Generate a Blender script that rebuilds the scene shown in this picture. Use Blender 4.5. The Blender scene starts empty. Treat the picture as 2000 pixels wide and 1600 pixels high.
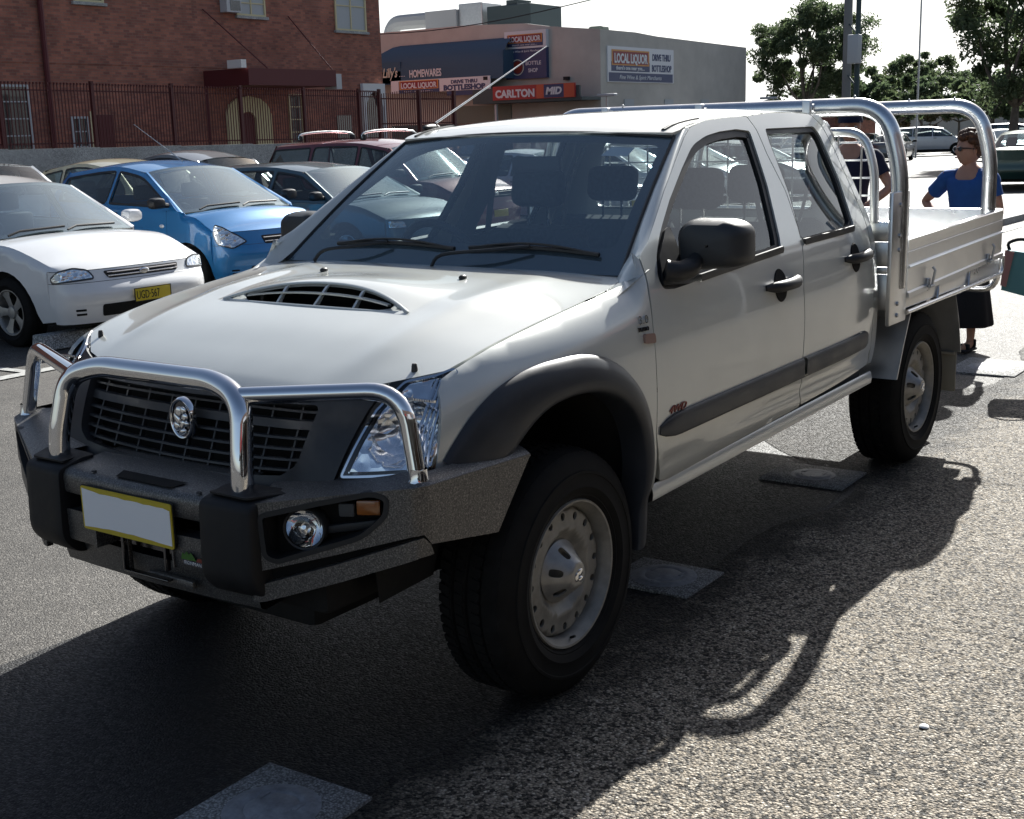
import bpy, bmesh, math, random
from mathutils import Vector, Matrix, Quaternion
from mathutils.geometry import delaunay_2d_cdt
R = math.radians
random.seed(7)
scn = bpy.context.scene
# ------------------------------------------------------------------ camera
CAM_P = (2.91591, 2.74590, 1.61332)
YAW, PITCH, ROLL, FPX = R(215.75496), R(-12.36759), R(-1.63687), 2487.28
cd = bpy.data.cameras.new('camera'); cam = bpy.data.objects.new('camera', cd); scn.collection.objects.link(cam)
_F = Vector((math.cos(PITCH)*math.cos(YAW), math.cos(PITCH)*math.sin(YAW), math.sin(PITCH)))
_R = _F.cross(Vector((0, 0, 1))).normalized(); _U = _R.cross(_F)
_c, _s = math.cos(ROLL), math.sin(ROLL)
_R2 = _c*_R + _s*_U; _U2 = -_s*_R + _c*_U
M = Matrix((_R2, _U2, -_F)).transposed().to_4x4(); M.translation = Vector(CAM_P); cam.matrix_world = M
cd.sensor_fit = 'HORIZONTAL'; cd.sensor_width = 36; cd.lens = 36*FPX/2000; cd.clip_start = .05; cd.clip_end = 2000
scn.camera = cam
# ------------------------------------------------------------------ light
SHX, SHY = 1.50, 0.33          # ground shadow offset per metre of height
SUN_EL = math.atan(1/math.hypot(SHX, SHY)); SUN_D = Vector((-SHX, -SHY, 1)).normalized()
w = bpy.data.worlds.new('World'); scn.world = w; w.use_nodes = True
nt = w.node_tree; nt.nodes.clear()
sky = nt.nodes.new('ShaderNodeTexSky'); sky.sky_type = 'NISHITA'; sky.sun_disc = False
sky.sun_elevation = SUN_EL; sky.sun_rotation = math.atan2(SUN_D.x, SUN_D.y)
sky.dust_density = 2.0; sky.air_density = 1.0; sky.ozone_density = 1.6
bg = nt.nodes.new('ShaderNodeBackground'); bg.inputs[1].default_value = 0.05
wo = nt.nodes.new('ShaderNodeOutputWorld'); 
# bright milky haze low in the sky, strongest towards the sun
tcw = nt.nodes.new('ShaderNodeTexCoord'); sxyz = nt.nodes.new('ShaderNodeSeparateXYZ'); nt.links.new(tcw.outputs['Generated'], sxyz.inputs[0])
def wm(op, a, b=None, clamp=False):
    n = nt.nodes.new('ShaderNodeMath'); n.operation = op; n.use_clamp = clamp
    for i, v in enumerate((a, b)):
        if v is None: continue
        if isinstance(v, (int, float)): n.inputs[i].default_value = v
        else: nt.links.new(v, n.inputs[i])
    return n.outputs[0]
up_ = wm('POWER', wm('SUBTRACT', 1, wm('ABSOLUTE', sxyz.outputs[2]), True), 3.5)
vd = nt.nodes.new('ShaderNodeVectorMath'); vd.operation = 'DOT_PRODUCT'; nt.links.new(tcw.outputs['Generated'], vd.inputs[0]); vd.inputs[1].default_value = Vector((SUN_D.x, SUN_D.y, 0)).normalized()
az_ = wm('ADD', wm('MULTIPLY', wm('MAXIMUM', vd.outputs['Value'], 0), .75), .18)
hz_ = wm('MULTIPLY', up_, az_, True)
mxw = nt.nodes.new('ShaderNodeMix'); mxw.data_type = 'RGBA'; nt.links.new(hz_, mxw.inputs[0]); nt.links.new(sky.outputs[0], mxw.inputs[6]); mxw.inputs[7].default_value = (16, 16.6, 17, 1)
nt.links.new(mxw.outputs[2], bg.inputs[0]); nt.links.new(bg.outputs[0], wo.inputs[0])
sl = bpy.data.lights.new('sun', 'SUN'); sl.energy = 5.0; sl.angle = R(0.5); sl.color = (1, .985, .935)
so = bpy.data.objects.new('sun', sl); scn.collection.objects.link(so)
so.rotation_euler = SUN_D.to_track_quat('Z', 'Y').to_euler(); so.location = (0, 0, 30)
scn.view_settings.view_transform = 'Standard'; scn.view_settings.look = 'None'
scn.view_settings.exposure = 1.0; scn.view_settings.gamma = 1
try:
    scn.cycles.max_bounces = 10; scn.cycles.transparent_max_bounces = 24; scn.cycles.caustics_reflective = False; scn.cycles.caustics_refractive = False
except Exception: pass
# ------------------------------------------------------------------ materials
MAT = {}
def pbr(name, col, rough=.5, metal=0, coat=0, coat_rough=.03, spec=.5, trans=0, ior=1.45, emit=None, es=0):
    m = bpy.data.materials.new(name); m.use_nodes = True; b = m.node_tree.nodes['Principled BSDF']
    b.inputs['Base Color'].default_value = (*col, 1); b.inputs['Roughness'].default_value = rough
    b.inputs['Metallic'].default_value = metal; b.inputs['Coat Weight'].default_value = coat
    b.inputs['Coat Roughness'].default_value = coat_rough; b.inputs['Specular IOR Level'].default_value = spec
    b.inputs['Transmission Weight'].default_value = trans; b.inputs['IOR'].default_value = ior
    if emit: b.inputs['Emission Color'].default_value = (*emit, 1); b.inputs['Emission Strength'].default_value = es
    MAT[name] = m; return m
def N(m, t, **kw):
    n = m.node_tree.nodes.new(t)
    for k, v in kw.items(): setattr(n, k, v)
    return n
def LK(m, a, b): m.node_tree.links.new(a, b)
def noise(m, scale, detail=4, rough=.6, vec=None):
    n = N(m, 'ShaderNodeTexNoise'); n.inputs['Scale'].default_value = scale; n.inputs['Detail'].default_value = detail; n.inputs['Roughness'].default_value = rough
    if vec is None:
        tc = N(m, 'ShaderNodeTexCoord'); vec = tc.outputs['Object']
    LK(m, vec, n.inputs['Vector']); return n
def ramp(m, src, stops):
    r = N(m, 'ShaderNodeValToRGB'); e = r.color_ramp.elements
    while len(e) < len(stops): e.new(.5)
    for i, (p, c) in enumerate(stops):
        e[i].position = p; e[i].color = (*c, 1) if not isinstance(c, (int, float)) else (c, c, c, 1)
    LK(m, src, r.inputs[0]); return r
def bump(m, src, strength=.3, dist=.01):
    b = N(m, 'ShaderNodeBump'); b.inputs['Strength'].default_value = strength; b.inputs['Distance'].default_value = dist
    LK(m, src, b.inputs['Height']); LK(m, b.outputs[0], m.node_tree.nodes['Principled BSDF'].inputs['Normal']); return b
def mottle(m, col, amt=.15, scale=5, rough_amt=.0):
    """slight uneven tone over a material"""
    n = noise(m, scale, 6); c2 = [max(0, c*(1-amt)) for c in col]; c3 = [min(1, c*(1+amt)) for c in col]
    r = ramp(m, n.outputs[0], [(.3, c2), (.7, c3)]); P = m.node_tree.nodes['Principled BSDF']
    LK(m, r.outputs[0], P.inputs['Base Color'])
    if rough_amt:
        b = P.inputs['Roughness'].default_value
        r2 = ramp(m, n.outputs[0], [(.3, b-rough_amt), (.7, b+rough_amt)]); LK(m, r2.outputs[0], P.inputs['Roughness'])
    return n
def paint(name, col, metal=.55, rough=.32):
    m = pbr(name, col, rough, metal, 1.0, .03)
    n = noise(m, 3.0, 3); P = m.node_tree.nodes['Principled BSDF']
    r = ramp(m, n.outputs[0], [(.3, [c*.95 for c in col]), (.7, [min(1, c*1.03) for c in col])]); LK(m, r.outputs[0], P.inputs['Base Color'])
    r2 = ramp(m, n.outputs[0], [(.35, .02), (.8, .09)]); LK(m, r2.outputs[0], P.inputs['Coat Roughness'])
    fl = noise(m, 900, 2); bb = N(m, 'ShaderNodeBump'); bb.inputs['Strength'].default_value = .04; bb.inputs['Distance'].default_value = .001
    LK(m, fl.outputs[0], bb.inputs['Height']); LK(m, bb.outputs[0], P.inputs['Normal'])
    return m
def glassmat(name, tint, refl=1.5, rough=.0, haze=.0, gc=(1, 1, 1), hc=(.5, .6, .7)):
    """thin car glass: tinted see-through mixed with a mirror by fresnel"""
    m = bpy.data.materials.new(name); m.use_nodes = True; t = m.node_tree; t.nodes.clear()
    o = N(m, 'ShaderNodeOutputMaterial'); tr = N(m, 'ShaderNodeBsdfTransparent'); tr.inputs[0].default_value = (*tint, 1)
    gl = N(m, 'ShaderNodeBsdfGlossy'); gl.inputs['Roughness'].default_value = rough; gl.inputs[0].default_value = (*gc, 1)
    lw = N(m, 'ShaderNodeLayerWeight'); lw.inputs[0].default_value = .5; pw = N(m, 'ShaderNodeMath', operation='POWER'); pw.inputs[1].default_value = 5; LK(m, lw.outputs['Facing'], pw.inputs[0])
    ma = N(m, 'ShaderNodeMath', operation='MULTIPLY_ADD'); r0 = ((refl-1)/(refl+1))**2*1.9; ma.inputs[1].default_value = 1-r0; ma.inputs[2].default_value = r0; LK(m, pw.outputs[0], ma.inputs[0]); mx = N(m, 'ShaderNodeMixShader')
    LK(m, ma.outputs[0], mx.inputs[0]); LK(m, tr.outputs[0], mx.inputs[1]); LK(m, gl.outputs[0], mx.inputs[2])
    last = mx.outputs[0]
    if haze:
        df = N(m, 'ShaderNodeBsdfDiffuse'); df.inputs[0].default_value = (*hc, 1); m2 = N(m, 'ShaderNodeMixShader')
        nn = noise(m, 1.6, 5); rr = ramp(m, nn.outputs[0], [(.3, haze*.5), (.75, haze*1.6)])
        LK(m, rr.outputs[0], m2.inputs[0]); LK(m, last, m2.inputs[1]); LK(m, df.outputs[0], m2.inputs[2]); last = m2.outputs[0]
    LK(m, last, o.inputs[0]); MAT[name] = m; return m

paint('silver_paint', (.61, .63, .60), .24, .34)
paint('blue_paint', (.015, .19, .47), .25, .35)
paint('white_paint', (.78, .79, .80), 0, .35)
paint('teal_paint', (.05, .10, .12), .4, .35)
paint('maroon_paint', (.16, .02, .03), .3, .35)
paint('beige_paint', (.50, .46, .32), .3, .35)
paint('black_paint', (.012, .012, .015), .2, .3)
paint('navy_paint', (.015, .03, .07), .3, .3)
paint('green_paint', (.01, .045, .035), .3, .3)
paint('lightsilver_paint', (.64, .67, .71), .2, .35)
paint('grey_paint', (.18, .19, .2), .4, .35)
paint('red_paint', (.35, .02, .02), .2, .35)
m = pbr('black_plastic', (.022, .023, .025), .5); mottle(m, (.022, .023, .025), .3, 9, .08); 
m = pbr('grille_plastic', (.030, .033, .038), .42); mottle(m, (.03, .033, .038), .25, 14, .1)
m = pbr('flare_plastic', (.028, .032, .040), .42); mottle(m, (.028, .032, .040), .2, 7, .1); n_ = noise(m, 600, 2); bump(m, n_.outputs[0], .12, .001)
m = pbr('mirror_plastic', (.035, .038, .042), .45); n_ = noise(m, 500, 2); bump(m, n_.outputs[0], .15, .001)
m = pbr('rubber', (.009, .009, .010), .62); mottle(m, (.009, .009, .010), .3, 20, .08)
m = pbr('tyre_rubber', (.009, .009, .009), .8, spec=.25); n_ = mottle(m, (.009, .0088, .0085), .5, 14, .05)
m = pbr('void_black', (.004, .004, .004), .9)
m = pbr('underbody', (.012, .012, .012), .85); mottle(m, (.012, .012, .012), .4, 6)
m = pbr('chrome', (.80, .81, .83), .03, 1.0); n_ = noise(m, 6, 5); r_ = ramp(m, n_.outputs[0], [(.45, .015), (.8, .05)]); LK(m, r_.outputs[0], m.node_tree.nodes['Principled BSDF'].inputs['Roughness'])
m = pbr('alloy', (.72, .73, .74), .34, 1.0); n_ = mottle(m, (.72, .73, .74), .08, 5, .08)
m = pbr('alloy_tube', (.74, .75, .76), .22, 1.0); n_ = mottle(m, (.74, .75, .76), .06, 8, .06)
m = pbr('galv', (.5, .51, .52), .45, .85); mottle(m, (.5, .51, .52), .12, 12, .08)
m = pbr('steel_wheel', (.27, .26, .24), .5, .35); mottle(m, (.27, .26, .235), .25, 18, .1)
m = pbr('hubcap', (.36, .35, .33), .38, .5); mottle(m, (.36, .35, .33), .15, 22, .08)
# bull bar powder coat: fine hammered fleck
m = pbr('bar_steel', (.14, .135, .13), .40, .55)
n_ = noise(m, 260, 3); r_ = ramp(m, n_.outputs[0], [(.35, (.07, .070, .070)), (.55, (.15, .145, .14)), (.75, (.36, .35, .33))])
LK(m, r_.outputs[0], m.node_tree.nodes['Principled BSDF'].inputs['Base Color']); bump(m, n_.outputs[0], .35, .002)
m = pbr('cloth_seat', (.05, .055, .06), .9); mottle(m, (.05, .055, .06), .3, 60)
m = pbr('dash_plastic', (.06, .065, .07), .55)
m = pbr('headliner', (.28, .28, .27), .9)
m = pbr('amber', (.30, .10, .02), .15, 0, 1); m = pbr('red_lens', (.35, .01, .008), .15, 0, 1)
pbr('lamp_red_lit', (.5, .02, .01), .2, emit=(1, .08, .02), es=2.2)
m = pbr('reflector', (.85, .86, .88), .12, 1); n_ = N(m, 'ShaderNodeTexVoronoi'); n_.inputs['Scale'].default_value = 26
tc_ = N(m, 'ShaderNodeTexCoord'); LK(m, tc_.outputs['Object'], n_.inputs['Vector']); bump(m, n_.outputs[0], .5, .012)
glassmat('windscreen_glass', (.76, .85, .87), 1.8, 0, .13, (.78, .92, 1), (.27, .40, .50)); glassmat('window_glass', (.55, .60, .60), 1.5)
glassmat('privacy_glass', (.40, .44, .45), 1.5); glassmat('lamp_glass', (.93, .95, .97), 1.45)
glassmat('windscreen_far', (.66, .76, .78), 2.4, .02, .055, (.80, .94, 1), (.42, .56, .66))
pbr('plate_yellow', (.62, .47, .03), .4); pbr('plate_white', (.98, .98, .98), .5); pbr('plate_dark', (.10, .08, .01), .5)
pbr('white_matt', (.78, .78, .77), .6); pbr('black_matt', (.015, .015, .017), .7); pbr('chrome_dark', (.12, .12, .13), .2, 1)
pbr('red_badge', (.22, .03, .02), .35); pbr('repeater_lens', (.34, .22, .18), .2, 0, .8); pbr('mirror_glass', (.8, .8, .82), .02, 1)

# ------------------------------------------------------------------ mesh helpers
def finish(name, bm, mat, parent=None, smooth=True, normals=None):
    me = bpy.data.meshes.new(name); 
    if normals is None: pass
    bm.to_mesh(me); bm.free()
    for m in (mat if isinstance(mat, (list, tuple)) else [mat]): me.materials.append(MAT[m] if isinstance(m, str) else m)
    if smooth:
        for p in me.polygons: p.use_smooth = True
    o = bpy.data.objects.new(name, me); scn.collection.objects.link(o)
    if parent is not None: o.parent = parent
    return o
def auto(o, ang=35):
    me = o.data
    for p in me.polygons: p.use_smooth = True
    bm = bmesh.new(); bm.from_mesh(me)
    for e in bm.edges:
        if len(e.link_faces) == 2 and e.calc_face_angle(0) > R(ang): e.smooth = False
    bm.to_mesh(me); bm.free(); return o
def thing(name, label, cat, loc=(0, 0, 0), rz=0, group=None):
    o = bpy.data.objects.new(name, None); scn.collection.objects.link(o); o.location = loc; o.rotation_euler = (0, 0, rz)
    o.empty_display_size = .3; o['label'] = label; o['category'] = cat
    if group: o['group'] = group
    return o
def tag(o, label, cat, group=None, kind=None):
    if label: o['label'] = label
    if cat: o['category'] = cat
    if group: o['group'] = group
    if kind: o['kind'] = kind
    return o
def V(*a): return Vector(a)
def rc(pts, r=.02, n=4):
    """round the corners of a closed 2-D outline; a point may carry its own radius"""
    out = []; k = len(pts)
    for i in range(k):
        p = Vector(pts[i][:2]); a = Vector(pts[i-1][:2]); b = Vector(pts[(i+1) % k][:2]); rr = pts[i][2] if len(pts[i]) > 2 else r
        da, db = (a-p), (b-p); la, lb = da.length, db.length
        if rr <= 0 or la < 1e-6 or lb < 1e-6: out.append(tuple(p)); continue
        t = min(rr, la*.48, lb*.48); q0 = p+da/la*t; q1 = p+db/lb*t
        for j in range(n+1):
            s = j/n; q = q0*(1-s)**2+p*2*s*(1-s)+q1*s*s; out.append((q.x, q.y))
    return out
def crom(pts, n=6, closed=False):
    P = [Vector(p) for p in pts]; k = len(P); out = []
    for i in range(k if closed else k-1):
        if closed: p0, p1, p2, p3 = P[i-1], P[i], P[(i+1) % k], P[(i+2) % k]
        else: p0 = P[max(i-1, 0)]; p1 = P[i]; p2 = P[i+1]; p3 = P[min(i+2, k-1)]
        for j in range(n):
            t = j/n
            out.append(.5*((2*p1)+(p2-p0)*t+(2*p0-5*p1+4*p2-p3)*t*t+(3*p1-p0-3*p2+p3)*t**3))
    if not closed: out.append(P[-1].copy())
    return out
def inpoly(x, y, P):
    c = False; j = len(P)-1
    for i in range(len(P)):
        if (P[i][1] > y) != (P[j][1] > y) and x < (P[j][0]-P[i][0])*(y-P[i][1])/(P[j][1]-P[i][1])+P[i][0]: c = not c
        j = i
    return c
def dens(P, step):
    out = []
    for i in range(len(P)):
        a = Vector(P[i][:2]); b = Vector(P[(i+1) % len(P)][:2]); n = max(1, int(math.ceil((b-a).length/step-1e-6)))
        for j in range(n): q = a+(b-a)*j/n; out.append((q.x, q.y))
    return out
def sheet(name, mat, outer, fn, out, holes=(), step=.05, parent=None, thick=.012, inner=False, build=True):
    """outline in a 2-D domain, meshed and mapped through fn; open edges get a short return flange"""
    loops = [dens(outer, step)]+[dens(h, step) for h in holes]
    vs = []; es = []; 
    for L in loops:
        b = len(vs); vs += [Vector(p) for p in L]; es += [(b+i, b+(i+1) % len(L)) for i in range(len(L))]
    nb = len(vs)
    x0 = min(v.x for v in vs); x1 = max(v.x for v in vs); y0 = min(v.y for v in vs); y1 = max(v.y for v in vs)
    bpts = list(vs)
    nx = int((x1-x0)/step)+1; ny = int((y1-y0)/step)+1
    cell = {}
    for p in bpts: cell.setdefault((int(p.x/step), int(p.y/step)), []).append(p)
    for i in range(nx+1):
        for j in range(ny+1):
            x = x0+(i+.5)*step; y = y0+(j+.5)*step+(step*.0 if i % 2 else 0)
            if not inpoly(x, y, loops[0]) or any(inpoly(x, y, h) for h in loops[1:]): continue
            ci, cj = int(x/step), int(y/step); ok = True
            for a in (-1, 0, 1):
                for c in (-1, 0, 1):
                    for p in cell.get((ci+a, cj+c), ()):
                        if (p.x-x)**2+(p.y-y)**2 < (.45*step)**2: ok = False
            if ok: vs.append(Vector((x, y)))
    rv, re, rf, ov, oe, of = delaunay_2d_cdt(vs, es, [], 0, 1e-7)
    bm = bmesh.new(); h = step*.05
    def pos(p): return Vector(fn(p[0], p[1]))
    def nrm(p):
        a = pos((p[0]+h, p[1]))-pos((p[0]-h, p[1])); b = pos((p[0], p[1]+h))-pos((p[0], p[1]-h)); n = a.cross(b)
        if n.length < 1e-12: return Vector(out)
        n.normalize(); return n if n.dot(Vector(out)) > 0 else -n
    V3 = [bm.verts.new(pos(p)) for p in rv]; NN = [nrm(p) for p in rv]
    for f in rf:
        c = sum((rv[i] for i in f), Vector((0, 0)))/len(f)
        if not inpoly(c.x, c.y, loops[0]) or any(inpoly(c.x, c.y, q) for q in loops[1:]): continue
        a, b, d = (V3[i].co for i in f[:3]); nn = (b-a).cross(d-a); av = NN[f[0]]+NN[f[1]]+NN[f[2]]
        ff = list(f) if nn.dot(av) > 0 else list(f)[::-1]
        try: bm.faces.new([V3[i] for i in ff])
        except Exception: pass
    bm.verts.index_update(); normals = list(NN)
    if thick:
        be = [e for e in bm.edges if len(e.link_faces) == 1]; new = {}
        def ex(v):
            if v.index in new: return new[v.index]
            n = NN[v.index]; a = bm.verts.new(v.co); b = bm.verts.new(v.co-n*thick); new[v.index] = (a, b); return a, b
        add = []
        for e in be:
            f = e.link_faces[0]; l = [l for l in f.loops if l.edge == e][0]; v1, v2 = l.vert, l.link_loop_next.vert
            add.append((v1, v2, (v2.co-v1.co).cross(NN[v1.index])))
        en = {}
        for v1, v2, n in add:
            for v in (v1, v2): en[v.index] = en.get(v.index, Vector())+n
        for v1, v2, n in add:
            a1, b1 = ex(v1); a2, b2 = ex(v2); bm.faces.new([v2 and a2, a1, b1, b2])
        k = {}
        for idx, (a, b) in new.items(): k[a] = en[idx]; k[b] = en[idx]
        for v in list(bm.verts)[len(NN):]:
            q = k.get(v, Vector(out)); normals.append(q.normalized() if q.length > 1e-9 else Vector(out))
    bm.verts.ensure_lookup_table()
    lone = [v for v in bm.verts if not v.link_faces]; keep = [i for i, v in enumerate(bm.verts) if v.link_faces]
    normals = [normals[i] for i in keep]
    bmesh.ops.delete(bm, geom=lone, context='VERTS')
    o = finish(name, bm, mat, parent)
    o.data.normals_split_custom_set_from_vertices([n[:] for n in normals])
    return o
def mirror_copy(o, parent=None, name=None):
    """left-right twin of a part: own mesh with y negated"""
    me = o.data; bm = bmesh.new(); bm.from_mesh(me); cn = None
    lay = [tuple(n.vector) for n in me.corner_normals] if me.has_custom_normals else None
    vn = {}
    if lay:
        for l in me.loops: vn[l.vertex_index] = lay[l.index]
    for v in bm.verts: v.co.y *= -1
    bmesh.ops.reverse_faces(bm, faces=bm.faces[:]); m2 = bpy.data.meshes.new(me.name); bm.to_mesh(m2); bm.free()
    for m in me.materials: m2.materials.append(m)
    if lay: m2.normals_split_custom_set_from_vertices([(vn[i][0], -vn[i][1], vn[i][2]) if i in vn else (0, 0, 1) for i in range(len(m2.vertices))])
    c = bpy.data.objects.new(name or o.name.split('.')[0], m2); scn.collection.objects.link(c)
    c.parent = parent or o.parent
    l = o.location; c.location = (l.x, -l.y, l.z)
    if 'label' in o: c['label'] = o['label']
    return c
def mirror_tree(o, parent=None):
    c = mirror_copy(o, parent or o.parent)
    for ch in list(o.children): mirror_copy(ch, c)
    return c
def fillet(pts, r, n=6):
    P = [Vector(p) for p in pts]; out = [P[0]]
    for i in range(1, len(P)-1):
        rr = r[i] if isinstance(r, (list, tuple)) else r
        p = P[i]; da = P[i-1]-p; db = P[i+1]-p; t = min(rr, da.length*.49, db.length*.49)
        if t < 1e-5: out.append(p); continue
        q0 = p+da.normalized()*t; q1 = p+db.normalized()*t
        for j in range(n+1): s = j/n; out.append(q0*(1-s)**2+p*2*s*(1-s)+q1*s*s)
    out.append(P[-1]); return out
def tube(bm, pts, r, n=12, caps=True, mi=0, flat=1.0):
    P = [Vector(p) for p in pts]; rings = []; up = None
    for i, p in enumerate(P):
        t = (P[min(i+1, len(P)-1)]-P[max(i-1, 0)]).normalized()
        if up is None:
            up = Vector((0, 0, 1)) if abs(t.z) < .9 else Vector((1, 0, 0)); up = (up-t*up.dot(t)).normalized()
        else: up = (up-t*up.dot(t)).normalized()
        s = t.cross(up); rr = r[i] if isinstance(r, (list, tuple)) else r
        rings.append([bm.verts.new(p+(up*math.cos(2*math.pi*k/n)*flat+s*math.sin(2*math.pi*k/n))*rr) for k in range(n)])
    for a, b in zip(rings, rings[1:]):
        for k in range(n):
            f = bm.faces.new([a[k], a[(k+1) % n], b[(k+1) % n], b[k]]); f.material_index = mi; f.normal_flip()
    if caps:
        for q, fl in ((rings[0], False), (rings[-1], True)):
            f = bm.faces.new(q); f.material_index = mi
            if fl: f.normal_flip()
            f.normal_flip() if False else None
    return rings
def box(bm, x0, x1, y0, y1, z0, z1, bev=0, mi=0, mat4=None, seg=2):
    b2 = bmesh.new() if (bev or mat4) else bm
    vs = [b2.verts.new((x, y, z)) for x in (x0, x1) for y in (y0, y1) for z in (z0, z1)]
    for q in ((0, 1, 3, 2), (4, 6, 7, 5), (0, 4, 5, 1), (2, 3, 7, 6), (0, 2, 6, 4), (1, 5, 7, 3)):
        f = b2.faces.new([vs[i] for i in q]); f.material_index = mi
    if b2 is not bm:
        if bev: bmesh.ops.bevel(b2, geom=b2.edges[:], offset=bev, segments=seg, affect='EDGES', profile=.5)
        if mat4: b2.transform(mat4)
        join(bm, b2, mi)
def join(bm, b2, mi=None):
    mp = {}
    for v in b2.verts: mp[v] = bm.verts.new(v.co)
    for f in b2.faces:
        try: g = bm.faces.new([mp[v] for v in f.verts]); g.material_index = f.material_index if mi is None else mi; g.smooth = f.smooth
        except Exception: pass
    b2.free()
def lathe(bm, prof, n=48, axis='Y', c=(0, 0, 0), mi=0, a0=0, a1=2*math.pi):
    """prof = [(radius, offset along axis)]"""
    full = abs(a1-a0-2*math.pi) < 1e-6; rings = []
    m = n if full else n+1
    for k in range(m):
        a = a0+(a1-a0)*k/n; ca, sa = math.cos(a), math.sin(a); ring = []
        for r, h in prof:
            p = {'Y': (r*ca, h, r*sa), 'X': (h, r*ca, r*sa), 'Z': (r*ca, r*sa, h)}[axis]
            ring.append(bm.verts.new((c[0]+p[0], c[1]+p[1], c[2]+p[2])))
        rings.append(ring)
    for k in range(n):
        A = rings[k]; B = rings[(k+1) % m]
        for i in range(len(prof)-1):
            vs = [A[i], B[i], B[i+1], A[i+1]]
            f = bm.faces.new(vs); f.material_index = mi
    return rings
def prism(bm, poly, d0, d1, plane='XZ', bev=0, mi=0):
    """closed 2-D polygon extruded along the missing axis"""
    def P(a, b, d): return {'XZ': (a, d, b), 'XY': (a, b, d), 'YZ': (d, a, b)}[plane]
    b2 = bmesh.new(); A = [b2.verts.new(P(a, b, d0)) for a, b in poly]; B = [b2.verts.new(P(a, b, d1)) for a, b in poly]
    n = len(poly); fa = b2.faces.new(A); fb = b2.faces.new(B[::-1])
    for i in range(n): b2.faces.new([A[(i+1) % n], A[i], B[i], B[(i+1) % n]])
    if bev: bmesh.ops.bevel(b2, geom=[e for e in b2.edges if (e.verts[0] in A) == (e.verts[1] in A)], offset=bev, segments=2, affect='EDGES', profile=.5)
    bmesh.ops.recalc_face_normals(b2, faces=b2.faces[:])
    bmesh.ops.triangulate(b2, faces=[f for f in b2.faces if len(f.verts) > 4])
    join(bm, b2, mi)
def loft(bm, rows, mi=0, close=False, flip=False):
    G = [[bm.verts.new(p) for p in r] for r in rows]
    for a, b in zip(G, G[1:]):
        n = len(a)
        for k in range(n if close else n-1):
            f = bm.faces.new([a[k], a[(k+1) % n], b[(k+1) % n], b[k]]); f.material_index = mi
            if flip: f.normal_flip()
    return G
def fixn(bm): bmesh.ops.recalc_face_normals(bm, faces=bm.faces[:])
def tab(T, v):
    if v <= T[0][0]: return T[0][1]
    for (a, b), (c, d) in zip(T, T[1:]):
        if v <= c: t = (v-a)/(c-a); return b+(d-b)*t
    return T[-1][1]
def stab(T, v):
    """smooth (monotone-ish cubic) table lookup"""
    k = len(T)
    if v <= T[0][0]: return T[0][1]+(T[1][1]-T[0][1])/(T[1][0]-T[0][0])*(v-T[0][0])
    if v >= T[-1][0]: return T[-1][1]+(T[-1][1]-T[-2][1])/(T[-1][0]-T[-2][0])*(v-T[-1][0])
    def sl(i):
        if i == 0: return (T[1][1]-T[0][1])/(T[1][0]-T[0][0])
        if i == k-1: return (T[-1][1]-T[-2][1])/(T[-1][0]-T[-2][0])
        return (T[i+1][1]-T[i-1][1])/(T[i+1][0]-T[i-1][0])
    for i in range(k-1):
        if v <= T[i+1][0]:
            h = T[i+1][0]-T[i][0]; t = (v-T[i][0])/h; a, b = T[i][1], T[i+1][1]; m0, m1 = sl(i)*h, sl(i+1)*h
            return (2*t**3-3*t*t+1)*a+(t**3-2*t*t+t)*m0+(-2*t**3+3*t*t)*b+(t**3-t*t)*m1
def sstep(a, b, x):
    t = max(0, min(1, (x-a)/(b-a))); return t*t*(3-2*t)
def text(name, s, size, mat, parent, M4, ext=.003, ax='LEFT', sx=1.0, shear=0, bold=0, width=None):
    cu = bpy.data.curves.new(name, 'FONT'); cu.body = s; cu.size = size; cu.extrude = ext; cu.align_x = ax; cu.align_y = 'BOTTOM_BASELINE'; cu.shear = shear; cu.resolution_u = 3; cu.offset = bold
    cu.space_character = 1.0
    t = bpy.data.objects.new('tmp', cu); scn.collection.objects.link(t)
    bpy.context.view_layer.update(); dg = bpy.context.evaluated_depsgraph_get(); me = bpy.data.meshes.new_from_object(t.evaluated_get(dg))
    bpy.data.objects.remove(t); me.name = name
    if width: sx = width/max(1e-6, max(v.co.x for v in me.vertices)-min(v.co.x for v in me.vertices))
    me.transform(M4 @ Matrix.Diagonal((sx, 1, 1, 1)))
    me.materials.clear(); me.materials.append(MAT[mat]); o = bpy.data.objects.new(name, me); scn.collection.objects.link(o); o.parent = parent
    return o
def frame(o, xd, zd):
    """matrix placing local X along xd and local Y along zd, origin o"""
    x = Vector(xd).normalized(); y = Vector(zd); y = (y-x*y.dot(x)).normalized(); z = x.cross(y)
    m = Matrix((x, y, z)).transposed().to_4x4(); m.translation = Vector(o); return m
# ================================================================== the utility truck
TR = thing('utility_truck', 'silver dual cab utility truck with chrome bull bar and aluminium tray, parked in the foreground', 'truck')
def part(name, bm, mat, parent=TR, smooth=True, ang=35):
    o = finish(name, bm, mat, parent, smooth); return auto(o, ang) if smooth else o
ST = [(.40, .755), (.46, .792), (.52, .828), (.60, .850), (.70, .862), (.85, .868), (.98, .862), (1.08, .848), (1.15, .832), (1.20, .812), (1.36, .738), (1.50, .672), (1.58, .632), (1.66, .585)]
def S(x, z):
    y = stab(ST, z+.0227*(x+1.5))
    if x > -.2: y -= .085*((x+.2)/.7)**2
    if x < -1.9: y -= .02*((-x-1.9)/.5)**2
    return y
HS = [(-.53, 1.160), (-.44, 1.152), (-.3, 1.132), (-.1, 1.108), (.1, 1.080), (.25, 1.054), (.35, 1.029), (.44, 1.000), (.52, .968), (.6, .930)]
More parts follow.
